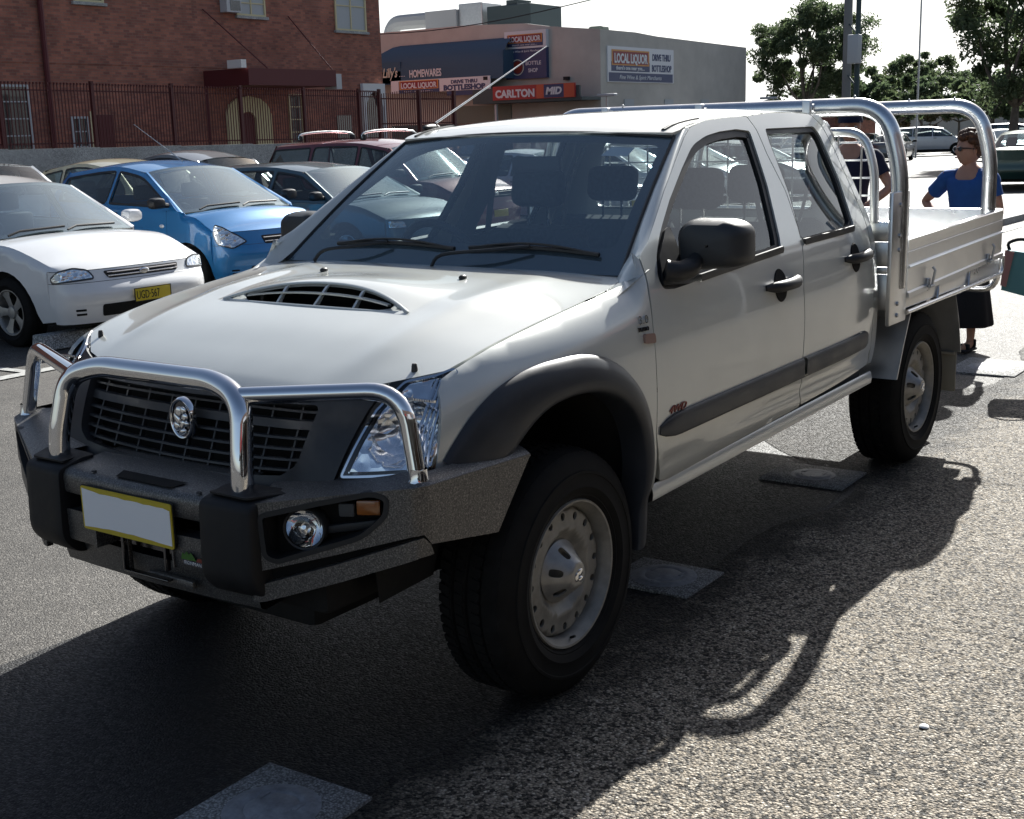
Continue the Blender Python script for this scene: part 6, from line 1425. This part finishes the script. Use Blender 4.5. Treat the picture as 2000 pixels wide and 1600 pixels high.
# ================================================================== trees
m = pbr('leaf', (.045, .07, .03), .55); nn = noise(m, 1.3, 3); r_ = ramp(m, nn.outputs[0], [(.3, (.065, .095, .05)), (.55, (.11, .15, .075)), (.8, (.20, .22, .10))]); P = m.node_tree.nodes['Principled BSDF']; LK(m, r_.outputs[0], P.inputs['Base Color'])
tr_ = N(m, 'ShaderNodeBsdfTranslucent'); LK(m, r_.outputs[0], tr_.inputs[0]); mx_ = N(m, 'ShaderNodeMixShader'); mx_.inputs[0].default_value = .5; LK(m, P.outputs[0], mx_.inputs[1]); LK(m, tr_.outputs[0], mx_.inputs[2]); LK(m, mx_.outputs[0], m.node_tree.nodes['Material Output'].inputs[0])
m = pbr('leaf_olive', (.09, .085, .04), .6); mottle(m, (.09, .085, .04), .4, 1.2); pbr('bark', (.16, .14, .12), .9); mottle(MAT['bark'], (.15, .13, .11), .35, 4)
def tree(label, pos, h, crown, n, leaf, trunk_r, seed, mat='leaf', group=None, clumps=40, lean=0, forks=6, name='eucalyptus_tree'):
    """crown = (rx, ry, rz, centre height, centre shift x, y)"""
    rnd = random.Random(seed); T = thing(name, label, 'tree', pos, 0, group); rx, ry, rz, ch, sx, sy = crown
    cl = []
    while len(cl) < clumps:
        a = Vector((rnd.uniform(-1, 1), rnd.uniform(-1, 1), rnd.uniform(-.9, 1)))
        if a.length < 1 and rnd.random() < .35+.65*a.length: cl.append((Vector((sx+a.x*rx, sy+a.y*ry, ch+a.z*rz)), rnd.uniform(.10, .27)*(rx+rz)/2))
    vs, fs_ = [], []
    for c, r in cl:
        for _ in range(int(n*1.9)//clumps):
            d = Vector((rnd.gauss(0, 1), rnd.gauss(0, 1), rnd.gauss(0, 1))).normalized()*r*rnd.uniform(.05, 1.15)**.6; d.z *= .75; p = c+d
            u = Vector((rnd.gauss(0, 1), rnd.gauss(0, 1), rnd.gauss(0, 1))).normalized(); v = u.cross(Vector((rnd.gauss(0, 1), rnd.gauss(0, 1), rnd.gauss(0, 1)))).normalized(); s = leaf*.62*rnd.uniform(.6, 1.4); b = len(vs)
            vs += [p-u*s, p+v*s*.4, p+u*s, p-v*s*.4]; fs_.append((b, b+1, b+2, b+3))
    me = bpy.data.meshes.new('crown'); me.from_pydata([q[:] for q in vs], [], fs_); me.materials.append(MAT[mat]); o = bpy.data.objects.new('crown', me); scn.collection.objects.link(o); o.parent = T
    bm = bmesh.new(); fz = ch-rz*.75; base = Vector((0, 0, -.2)); fork = Vector((sx*.3+lean, sy*.3, fz*.75)); tube(bm, crom([base, base*.5+fork*.5+Vector((.1, .05, 0)), fork], 5), [trunk_r*(1-.45*i/10) for i in range(11)], 8)
    for k in range(forks):
        c = cl[(k*7) % len(cl)][0]; mid = fork*.5+c*.5+Vector((rnd.uniform(-.2, .2)*rx, rnd.uniform(-.2, .2)*ry, -.1*rz)); P_ = crom([fork, mid, c], 5); tube(bm, P_, [trunk_r*.5*(1-.85*i/(len(P_)-1)) for i in range(len(P_))], 6)
    part('trunk', bm, 'bark', T); return T
tree('large gum tree with dark spreading crown right of the bottle shop', (-66.5, -26.5, gz(-66, -26)), 9, (2.7, 3.6, 2.7, 5.9, .3, .6), 19000, .17, .22, 11, clumps=120, forks=10)
tree('tall gum tree with drooping branches at the right edge', (-52.5, -11.6, gz(-52, -11)), 10, (3.2, 3.4, 3.9, 6.0, 0, .6), 22000, .18, .26, 23, clumps=120, forks=10)
tree('distant small round gum tree seen between the two large trees', (-118, -36.5, gz(-118, -36)), 7, (3.5, 4.4, 2.9, 5.6, 0, 0), 8000, .28, .2, 31, clumps=60, forks=6)
rnd = random.Random(9)
TL = ['low olive tree at the far edge, beside the bottle shop', 'low dark tree behind the far white cars', 'bushy tree beyond the silver four-wheel drive', 'thin tree with yellowing leaves at the far edge', 'dark leafy tree left of the tall gum', 'hazy tree under the tall gum crown', 'wide tree at the far right of the car park', 'small tree partly hidden by the rack hoop']
for i in range(8):
    az = R(201.9-i*1.35); D = 98+rnd.uniform(-6, 12); x, y = 2.92+D*math.cos(az), 2.75+D*math.sin(az)
    tree(TL[i], (x, y, gz(x, y)), 5, (3.0, 3.4, 1.6, 3.4+rnd.uniform(-.3, .9), 0, 0), 2800, .33, .13, 50+i, 'leaf_olive' if i % 3 == 0 else 'leaf', 'row of trees along the far edge of the car park', clumps=45, forks=4, name='roadside_tree')
# far pale buildings behind the trees
for i, (x, y, sx, sy, h, mt, lb) in enumerate([(-112, -54, 10, 16, 4.2, 'render_beige', 'long pale building behind the gum tree, left part'), (-88, -36, 8, 9, 3.4, 'brick', 'low red brick building beside the bottle shop end'), (-135, -30, 8, 30, 3.6, 'render_beige', 'low beige building far behind the parked cars')]):
    t = thing('far_building', lb, 'building', (x, y, gz(x, y)-.4)); bm = bmesh.new(); box(bm, -sx/2, sx/2, -sy/2, sy/2, 0, h); part('wall', bm, mt, t, smooth=False)
    bm = bmesh.new(); prism(bm, [(-sy/2-.4, h+.003), (0, h+1.1), (sy/2+.4, h+.003)], -sx/2-.3, sx/2+.3, 'YZ'); part('roof', bm, 'roof_grey', t, smooth=False)
    for k in range(3): bm = bmesh.new(); box(bm, sx/2+.003, sx/2+.05, -sy*.35+k*sy*.28, -sy*.35+k*sy*.28+1.4, 1.2, 2.3); part('window', bm, 'window_dark', t, smooth=False)
# ================================================================== poles
def pole(label, x, y, h, r0, r1, lamp=False, mat='galv'):
    t = thing('light_pole' if lamp else 'power_pole', label, 'pole', (x, y, gz(x, y))); bm = bmesh.new(); tube(bm, [(0, 0, -.3), (0, 0, h)], [r0, r1], 12); part('shaft', bm, mat, t)
    if lamp: bm = bmesh.new(); box(bm, -.15, .15, -.45, .45, h, h+.12, .04); part('lamp_head', bm, 'ac_grey', t)
    return t
pbr('pole_grey', (.22, .22, .22), .8); p1 = pole('thicker pale grey pole of the close pair beside the gum tree', -43.7, -15.22, 11, .17, .14, mat='pole_grey'); p2 = pole('darker slim pole of the close pair beside the gum tree', -42.9, -14.53, 11, .10, .085, mat='unit_dark')
bm = bmesh.new()
for z in (3.1, 4.9, 6.7): tube(bm, [(0, 0, z), (-.8, -.69, z+.5)], .03, 6)
part('brace', bm, 'unit_dark', p2); bm = bmesh.new(); box(bm, .1, .5, -.2, .2, 3.9, 4.9, .03); part('meter_box', bm, 'ac_grey', p2)
pole('slim pale light pole above the silver four-wheel drive', -68.4, -20.67, 9, .06, .05, True); pole('short pole with a lamp beside the bottle shop end', -62.5, -26.8, 3.4, .04, .04, True); pole('short pole at the bottle shop corner', -46.0, -26.9, 3.4, .05, .045, True)
# overhead wire over the bottle shop
bm = bmesh.new(); tube(bm, [(-44+(-55+44)*i/12*0-.0, -44+18*i/12, 6.6-.6*math.sin(math.pi*i/12)+.02*i) for i in range(13)], .022, 5); tag(part('overhead_wire', bm, 'black_matt', None), 'thin sagging black wire strung in front of the shop roof', 'wire')
# ================================================================== distant parked cars: merged single meshes, copied
def merge(T, name, label):
    vs, fs_, mi, mats = [], [], [], []; dg_ = None
    bpy.context.view_layer.update(); inv = T.matrix_world.inverted()
    todo = list(T.children_recursive)
    for o in todo:
        if o.type != 'MESH' or o.name.split('.')[0] in ('seat_belt', 'steering_wheel', 'plate_lettering', 'bumper_slot', 'door_gap'): continue
        Mx = inv @ o.matrix_world; b = len(vs); vs += [(Mx @ v.co)[:] for v in o.data.vertices]
        for p in o.data.polygons:
            m_ = o.data.materials[p.material_index]
            if m_ not in mats: mats.append(m_)
            fs_.append([b+i for i in p.vertices]); mi.append(mats.index(m_))
    me = bpy.data.meshes.new(name); me.from_pydata(vs, [], fs_)
    for m_ in mats: me.materials.append(m_)
    for p, k in zip(me.polygons, mi): p.material_index = k; p.use_smooth = True
    for o in todo: bpy.data.objects.remove(o)
    bpy.data.objects.remove(T); return me
GP = 'cars in the far car park'
def proto(**k): T, _ = build_car('x', 'car', 'parked_car', (0, 0, 0), 0, None, detail=False, **k); return merge(T, 'parked_car', 'x')
SUVK = dict(w=.87, wb=2.62, fo=.80, ro=.95, belt0=1.08, belt1=1.10, cow=(-.12, 1.06), wt=(-.80, 1.58), roof=(-1.6, 1.68), rt=(-3.25, 1.62), rb=(-3.5, 1.12), boot=(-3.55, 1.05), tailz=1.05, three=-2.45, bpil=-1.35, cpil=-3.3, rw=.66, wr=.34, rim=.21, sill=.34, noz=.78, hoodm=.95, bump=.58)
suv = {c: proto(paint=c, **SUVK) for c in ('lightsilver_paint', 'navy_paint')}
sed = {c: proto(paint=c, rb=(-2.95, .98), rt=(-2.45, 1.30)) for c in ('white_paint', 'grey_paint', 'red_paint', 'lightsilver_paint')}
def put_car(me, x, y, hd, label, grp=GP):
    o = bpy.data.objects.new('parked_car', me); scn.collection.objects.link(o); o.location = (x, y, gz(x, y)); o.rotation_euler = (0, 0, R(hd)); o['label'] = label; o['category'] = 'car'; o['group'] = grp; return o
def polar(px, D): 
    a = YAW-math.atan((px-1000)/2487.28); return 2.916+D*math.cos(a), 2.746+D*math.sin(a)
x, y = polar(1838, 80); put_car(suv['lightsilver_paint'], x+.8*math.cos(R(108)), y+.8*math.sin(R(108)), 108, 'silver four-wheel drive parked side-on, left of the woman')
CARS = [(1612, 72, 10, 'white_paint', 0, 'white car seen between the rack hoop and the mesh guard'), (1640, 84, 195, 'grey_paint', 0, 'dark car behind the man in the cap'), (1662, 66, 15, 'red_paint', 0, 'dark red car beside the mesh guard edge'), (1686, 90, 10, 'white_paint', 0, 'white car with glaring windscreen inside the front hoop'), (1712, 74, 100, 'grey_paint', 0, 'dark grey car just inside the front hoop'), (1742, 92, 12, 'lightsilver_paint', 0, 'silver car left of the four-wheel drive, sun glaring off it'), (1752, 70, 190, 'grey_paint', 0, 'dark car half hidden by the front hoop leg'),
 (1800, 98, 108, 'white_paint', 0, 'white sedan side-on behind the silver four-wheel drive'), (1862, 94, 108, 'white_paint', 0, 'long white car roof above the silver four-wheel drive'), (1905, 84, 12, 'lightsilver_paint', 0, 'silver car behind the rear hoop'), (2035, 72, 100, 'navy_paint', 1, 'navy four-wheel drive right of the rear hoop'), (1958, 90, 15, 'navy_paint', 1, 'navy four-wheel drive behind the tree trunk'), (1985, 80, 12, 'white_paint', 0, 'white car behind the tall gum trunk'), (1978, 62, 40, 'lightsilver_paint', 0, 'pale car with glaring windscreen above the green sedan'), (2015, 74, 60, 'grey_paint', 0, 'dark grey car at the right edge of the picture'),
 (1560, 60, 12, 'white_paint', 0, 'white sedan seen through the rear door window'), (1500, 66, 10, 'lightsilver_paint', 0, 'silver sedan seen through the front door window'), (1440, 70, 8, 'grey_paint', 0, 'grey sedan seen through the front door window, left'), (1380, 62, 12, 'white_paint', 0, 'white sedan seen past the front seat headrest')]
for px, D, hd, c, s_, lb in CARS: x, y = polar(px, D); put_car((suv if s_ else sed)[c], x, y, hd, lb)
# nearer cars visible through the truck's glass
put_car(sed['lightsilver_paint'], -17.0, -9.6, 90, 'silver sedan seen through the windscreen beyond the maroon four-wheel drive', 'cars parked side by side beyond the truck'); put_car(sed['white_paint'], -20.1, -9.8, 90, 'white sedan seen through the windscreen behind the headrest', 'cars parked side by side beyond the truck'); put_car(sed['lightsilver_paint'], -23.3, -10.0, 88, 'silver sedan seen through the rear window of the cab', 'cars parked side by side beyond the truck'); put_car(sed['grey_paint'], -26.6, -10.0, 91, 'grey sedan furthest along the parked row', 'cars parked side by side beyond the truck')
x, y = polar(2006, 33.5); x -= 0
build_car('dark green sedan seen from behind with its tail lamp lit, right edge', 'car', 'sedan', (x-3.2, y-.8, gz(x, y)), 192, None, detail=False, paint='green_paint', tail='lamp_red_lit', w=.86, wb=2.6, fo=.85, ro=1.0, wt=(-.95, 1.36), roof=(-1.7, 1.40), rt=(-2.5, 1.33), rb=(-3.05, 1.02), boot=(-3.4, 1.0), tailz=.96, belt1=.96)
# kerbs of the lane and far islands
for (x0, x1, y0, y1, nm) in ((-30, -19, .9, 1.2, ''), (-34, -14.2, -2.9, -2.65, '')):
    o = bmground('kerb', 'concrete', x0, x1, y0, y1, .10, 4); o['kind'] = 'structure'; md = o.modifiers.new('s', 'SOLIDIFY'); md.thickness = .12; md.offset = -1
# ================================================================== street front behind the camera (seen only in reflections)
pbr('shop_tile', (.16, .10, .08), .5); mottle(MAT['shop_tile'], (.16, .11, .09), .3, 1.5)
SF = thing('shopfront_row', 'row of low shops with dark windows and verandah across the footpath, behind the camera', 'shops', (-6, 9.5, 0))
def sp(name, boxes, mat, par_=None):
    bm = bmesh.new(); [box(bm, *b) for b in boxes]; return part(name, bm, mat, par_ or SF, smooth=False)
sp('wall', [(-34, 24, 0, 8, 0, 5.6)], 'shop_tile'); sp('verandah', [(-34, 24, -2.6, -.003, 2.9, 3.1)], 'roof_grey')
for i in range(9): x = -31+i*6.1; sp('window', [(x, x+4.4, -.05, -.004, .5, 2.5)], 'window_dark'); sp('post', [(x-.8, x-.68, -2.5, -2.38, 0, 2.9)], 'ac_grey'); sp('sign_panel', [(x+.3, x+3.8, -2.68, -2.603, 2.95, 3.5)], ('sign_white', 'carlton_red', 'awning_blue')[i % 3])
# ================================================================== people
m = pbr('skin', (.50, .27, .19), .55); mottle(m, (.50, .27, .19), .08, 20); m.node_tree.nodes['Principled BSDF'].inputs['Subsurface Weight'].default_value = .05
m = pbr('hair_auburn', (.20, .08, .03), .6); n_ = noise(m, 40, 4); r_ = ramp(m, n_.outputs[0], [(.35, (.045, .018, .009)), (.6, (.12, .048, .02)), (.8, (.36, .17, .06))]); LK(m, r_.outputs[0], m.node_tree.nodes['Principled BSDF'].inputs['Base Color']); bump(m, n_.outputs[0], .6, .01)
m = pbr('shirt_blue', (.025, .10, .33), .85); n_ = mottle(m, (.025, .10, .33), .12, 9); bump(m, n_.outputs[0], .4, .02)
m = pbr('cloth_black', (.008, .008, .012), .9); pbr('cloth_navy', (.01, .014, .04), .85); pbr('teal_cloth', (.15, .34, .34), .75); pbr('pink_cloth', (.50, .25, .22), .75)
def skinbody(name, chains, parent, mat, root=0, sub=2):
    """one continuous skinned surface: chains of (point, radius); shared points are merged by index"""
    pts, rad, ed = [], [], []
    def idx(p):
        for i, q in enumerate(pts):
            if (q-p).length < 1e-5: return i
        pts.append(p); rad.append(.05); return len(pts)-1
    for ch in chains:
        last = None
        for p, r in ch:
            i = idx(Vector(p)); rad[i] = r
            if last is not None and last != i: ed.append((last, i))
            last = i
    me = bpy.data.meshes.new(name); me.from_pydata([p[:] for p in pts], ed, []); o = bpy.data.objects.new(name, me); scn.collection.objects.link(o)
    md = o.modifiers.new('skin', 'SKIN'); 
    for i, v in enumerate(me.skin_vertices[0].data): r = rad[i]; v.radius = (r, r) if not isinstance(r, tuple) else r
    me.skin_vertices[0].data[root].use_root = True; md.use_smooth_shade = True; s = o.modifiers.new('sub', 'SUBSURF'); s.levels = sub; s.render_levels = sub
    bpy.context.view_layer.update(); dg = bpy.context.evaluated_depsgraph_get(); m2 = bpy.data.meshes.new_from_object(o.evaluated_get(dg)); bpy.data.objects.remove(o)
    m2.name = name; m2.materials.clear(); m2.materials.append(MAT[mat]); 
    for p in m2.polygons: p.use_smooth = True
    o = bpy.data.objects.new(name, m2); scn.collection.objects.link(o); o.parent = parent; return o
def hand_chain(w, d, side, s=1.0, curl=.5):
    """palm and five bent fingers grown from wrist w along unit direction d"""
    d = Vector(d).normalized(); u = d.cross(Vector(side)).normalized(); sd = Vector(side).normalized(); w = Vector(w); palm = w+d*.075*s; ch = [[(w, .024*s), (w+d*.04*s, (.030*s, .016*s)), (palm, (.034*s, .014*s))]]
    for k, (o, l) in enumerate(((-.026, .062), (-.009, .072), (.009, .067), (.024, .052))):
        b = palm+sd*o*s; a = b+d*l*.5*s+u*.010*curl*s; e = a+(d*.75+u*curl).normalized()*l*.5*s; ch.append([(palm, (.034*s, .014*s)), (b+d*.008*s, .0095*s), (a, .0088*s), (e, .0075*s)])
    t0 = w+d*.03*s; ch.append([(w+d*.04*s, (.030*s, .016*s)), (t0+(-sd)*.035*s+u*.008*s, .011*s), (t0+(-sd)*.052*s+d*.028*s+u*.012*s, .0095*s), (t0+(-sd)*.056*s+d*.052*s+u*.014*s, .008*s)])
    return ch
def person(label, pos, H, face, elbowL, handL, elbowR, handR, top, bottom, skirt=False, hair='hair_auburn', cap=False, glasses=False, headturn=0, shoe='cloth_black'):
    """local frame: x = facing, y = own left, z up; all lengths scale with H"""
    T = thing('person', label, 'person', pos, face); k = H/1.65
    def q(x, y, z): return (x*k, y*k, z*k)
    body = [[(q(0, 0, .93), .115*k), (q(.005, 0, 1.08), .100*k), (q(.01, 0, 1.24), .112*k), (q(0, 0, 1.345), .075*k), (q(0, 0, 1.415), .050*k), (q(.012, 0, 1.47), .048*k)]]
    for s, el, ha in ((1, elbowL, handL), (-1, elbowR, handR)):
        hp = q(*ha); e_ = q(*el); body.append([(q(0, 0, 1.345), .075*k), (q(0, s*.160, 1.325), .050*k), (tuple(Vector(q(0, s*.19, 1.30))*.5+Vector(e_)*.5), .042*k), (e_, .036*k), (tuple(Vector(e_)*.5+Vector(hp)*.5), .031*k), (hp, .024*k)])
        d = (Vector(hp)-Vector(e_)).normalized(); body += hand_chain(hp, d, (0, 1, 0) if abs(d.y) < .8 else (1, 0, 0), k)
        st = .035 if s > 0 else -.03
        body.append([(q(0, 0, .93), .115*k), (q(0, s*.088, .86), .082*k), (q(.01+st*.3, s*.085, .66), .068*k), (q(.012+st, s*.085, .47), .048*k), (q(.0+st, s*.085, .33), .050*k), (q(-.01+st, s*.085, .09), .030*k), (q(.0+st, s*.085, .045), .034*k)]); body.append([(q(.0+st, s*.085, .045), .034*k), (q(.09+st, s*.09, .032), (.036*k, .026*k)), (q(.155+st, s*.095, .026), (.036*k, .020*k))])
    b = skinbody('body', body, T, 'skin')
    # head: shaped by hand with brow, nose, lips, chin, ears; part of the same mesh as the body
    bm = bmesh.new(); bm.from_mesh(b.data); h = bmesh.new(); bmesh.ops.create_uvsphere(h, u_segments=40, v_segments=28, radius=1)
    for v in h.verts:
        x, y, z = v.co; sx = .096; sy = .074; sz = .113
        jaw = max(0, -z); y2 = y*sy*(1-.30*jaw**1.4); x2 = x*sx*(1-.10*jaw)+(.012*jaw if x > 0 else 0); z2 = z*sz
        if x > .3:
            f = math.exp(-(y/.16)**2); x2 += .021*f*math.exp(-((z+.12)/.16)**2)*(1 if z > -.25 else .4); x2 += .006*math.exp(-((z+.42)/.07)**2)*math.exp(-(y/.30)**2); x2 += .006*math.exp(-((z+.56)/.06)**2)*math.exp(-(y/.28)**2); x2 += .009*math.exp(-((z+.85)/.16)**2)*math.exp(-(y/.35)**2)
            x2 += .004*math.exp(-((z-.22)/.08)**2)*math.exp(-(y/.6)**2)
            for sg in (1, -1): x2 -= .010*math.exp(-((y-sg*.38)/.17)**2-((z-.04)/.13)**2)
        v.co = Vector((x2, y2, z2))
    HM = Matrix.Translation(Vector(q(.022, 0, 1.533))) @ Matrix.Rotation(headturn, 4, 'Z') @ Matrix.Scale(k*1.02, 4)
    for s in (1, -1):
        e = bmesh.new(); bmesh.ops.create_uvsphere(e, u_segments=12, v_segments=8, radius=1); e.transform(Matrix.Translation((-.008, s*.074, -.008)) @ Matrix.Rotation(s*.3, 4, 'Z') @ Matrix.Diagonal((.017, .008, .030, 1))); join(h, e)
    h.transform(HM); join(bm, h); 
    for f in bm.faces: f.smooth = True
    bm.to_mesh(b.data); bm.free()
    if not glasses:
        for s in (1, -1): bm = bmesh.new(); blob(bm, (.083, s*.029, .006), (.010, .014, .009)); bm.transform(HM); part('eye', bm, 'white_matt', T)
    bm = bmesh.new(); blob(bm, (.101, 0, -.054), (.007, .021, .006)); bm.transform(HM); part('mouth', bm, 'pink_cloth', T)
    # hair
    bm = bmesh.new(); rh = random.Random(3)
    if cap:
        c_ = bmesh.new(); bmesh.ops.create_uvsphere(c_, u_segments=28, v_segments=16, radius=1)
        for v in c_.verts:
            if v.co.z < -.1: v.co.z = -.1
        c_.transform(Matrix.Translation((-.004, 0, .042)) @ Matrix.Diagonal((.108, .088, .085, 1))); join(bm, c_); prism(bm, rc([(.07, -.065), (.165, -.055), (.18, 0), (.165, .055), (.07, .065)], .03), .034, .042, 'XY'); bm.transform(HM); part('cap', bm, 'cloth_navy', T)
        bm = bmesh.new(); blob(bm, (-.045, 0, -.01), (.066, .079, .06)); bm.transform(HM); part('hair', bm, hair, T)
    else:
        for i in range(170):
            a = rh.uniform(0, 2*math.pi); zz = rh.uniform(-.35, 1); rr = math.sqrt(max(0, 1-zz*zz)); x = math.cos(a)*rr; y = math.sin(a)*rr
            if x > .35 and zz < .52: continue
            if zz < -.05 and x > -.15: continue
            r_b = rh.uniform(.022, .036); blob(bm, (x*.100-.010, y*.086, zz*.112+.026), (r_b, r_b, r_b*.85), 0, 8, 6)
        blob(bm, (-.03, 0, .02), (.085, .078, .10)); bm.transform(HM); part('hair', bm, hair, T, ang=80)
    if glasses:
        bm = bmesh.new()
        for s in (1, -1): blob(bm, (.094, s*.034, .008), (.008, .029, .019)); tube(bm, [(.092, s*.058, .014), (.05, s*.079, .012), (-.01, s*.079, .004)], .004, 6)
        tube(bm, [(.101, -.012, .012), (.101, .012, .012)], .004, 6); bm.transform(HM); part('sunglasses', bm, 'window_dark', T)
    # clothes follow the body
    bm = bmesh.new(); rows = []
    for z, rx_, ry_ in ((.83, .118, .158), (.90, .116, .150), (1.00, .108, .134), (1.09, .108, .136), (1.18, .120, .152), (1.26, .120, .166), (1.315, .104, .176), (1.350, .088, .160), (1.378, .072, .120), (1.395, .064, .085)):
        t_ = sstep(1.30, 1.395, z); rows.append([(k*(rx_*math.cos(a)+.006+.003*math.sin(5*a+z*30)), k*ry_*math.sin(a)*(1+.012*math.sin(z*60+a*3)), k*(z-.085*t_*max(0, math.cos(a))**2)) for a in [2*math.pi*i/40 for i in range(40)]])
    loft(bm, rows, close=True); fixn(bm)
    for s, el in ((1, elbowL), (-1, elbowR)):
        e_ = Vector(q(*el)); sh = Vector(q(0, s*.165, 1.318)); tube(bm, crom([q(0, s*.10, 1.325), sh, sh*.72+e_*.28, sh*.42+e_*.58], 4), [.060*k]*4+[.066*k]*3+[.062*k]*3+[.060*k]*3, 18, caps=False)
    part('shirt', bm, top, T, ang=60)
    if skirt:
        bm = bmesh.new(); rows = []
        for z, rx_, ry_ in ((.97, .118, .155), (.86, .142, .180), (.65, .15, .182), (.45, .16, .19), (.20, .19, .23), (.185, .18, .22)):
            rows.append([(k*rx_*math.cos(a)*(1+.05*math.sin(a*7)*(z < .5)), k*ry_*math.sin(a)*(1+.05*math.sin(a*7)*(z < .5)), k*z) for a in [2*math.pi*i/48 for i in range(48)]])
        loft(bm, rows, close=True); fixn(bm); part('skirt', bm, bottom, T, ang=60)
    else:
        tr = []
        for s in (1, -1):
            st = .035 if s > 0 else -.03; tr.append([(q(0, 0, .93), (.135*k, .112*k)), (q(0, s*.088, .84), .095*k), (q(.01+st*.3, s*.085, .66), .082*k), (q(.012+st, s*.085, .47), .066*k), (q(-.005+st, s*.085, .10), .058*k)])
        skinbody('trousers', tr, T, bottom)
    for s in (1, -1):
        st = .035 if s > 0 else -.03; bm = bmesh.new(); box(bm, (-.035+st)*k, (.185+st)*k, (s*.09-.043)*k, (s*.09+.043)*k, .0, .022*k, .008); box(bm, (.09+st)*k, (.13+st)*k, (s*.09-.042)*k, (s*.09+.042)*k, .02*k, .062*k, .01); box(bm, (-.03+st)*k, (.0+st)*k, (s*.09-.038)*k, (s*.09+.038)*k, .02*k, .085*k, .01); part('sandal', bm, shoe, T)
    return T
person('woman with curly auburn hair, sunglasses, blue T-shirt and black skirt, hand on hip', (-6.26, .115, 0), 1.50, R(-8), (-.02, .24, 1.08), (.05, .25, .84), (-.10, -.40, 1.13), (.03, -.20, .99), 'shirt_blue', 'cloth_black', True, glasses=True, headturn=R(-38))
person('man in a navy cap and dark shirt standing behind the mesh guard', (-6.45, -.82, 0), 1.68, R(10), (.02, .30, 1.10), (.12, .16, .98), (-.02, -.30, 1.08), (.14, -.18, .95), 'cloth_navy', 'cloth_black', False, cap=True, headturn=R(15))
pr_ = person('shopper in dark clothes at the right, holding a teal and pink bag', (-5.45, 1.14, 0), 1.62, R(190), (.02, .26, 1.05), (.10, .27, .82), (.02, -.31, 1.05), (.02, -.33, .82), 'cloth_navy', 'cloth_black', False, headturn=0)
bm = bmesh.new(); prism(bm, [(.0, .0), (.26, -.06), (.30, .22), (.02, .25)], -.05, .05, 'YZ'); bg_ = thing('shopping_bag', 'teal and pink shopping bag with black handle hanging at the right edge', 'bag', (-5.42, .60, .545)); part('bag_side', bm, 'teal_cloth', bg_, smooth=False)
bm = bmesh.new(); prism(bm, [(-.004, .03), (.03, .02), (.07, .24), (.015, .25)], .051, .06, 'YZ'); part('bag_panel', bm, 'pink_cloth', bg_, smooth=False)
bm = bmesh.new(); tube(bm, crom([(0, .03, .24), (0, .02, .29), (0, .10, .315), (0, .19, .28), (0, .20, .22)], 5), .010, 8); part('handle', bm, 'cloth_black', bg_)
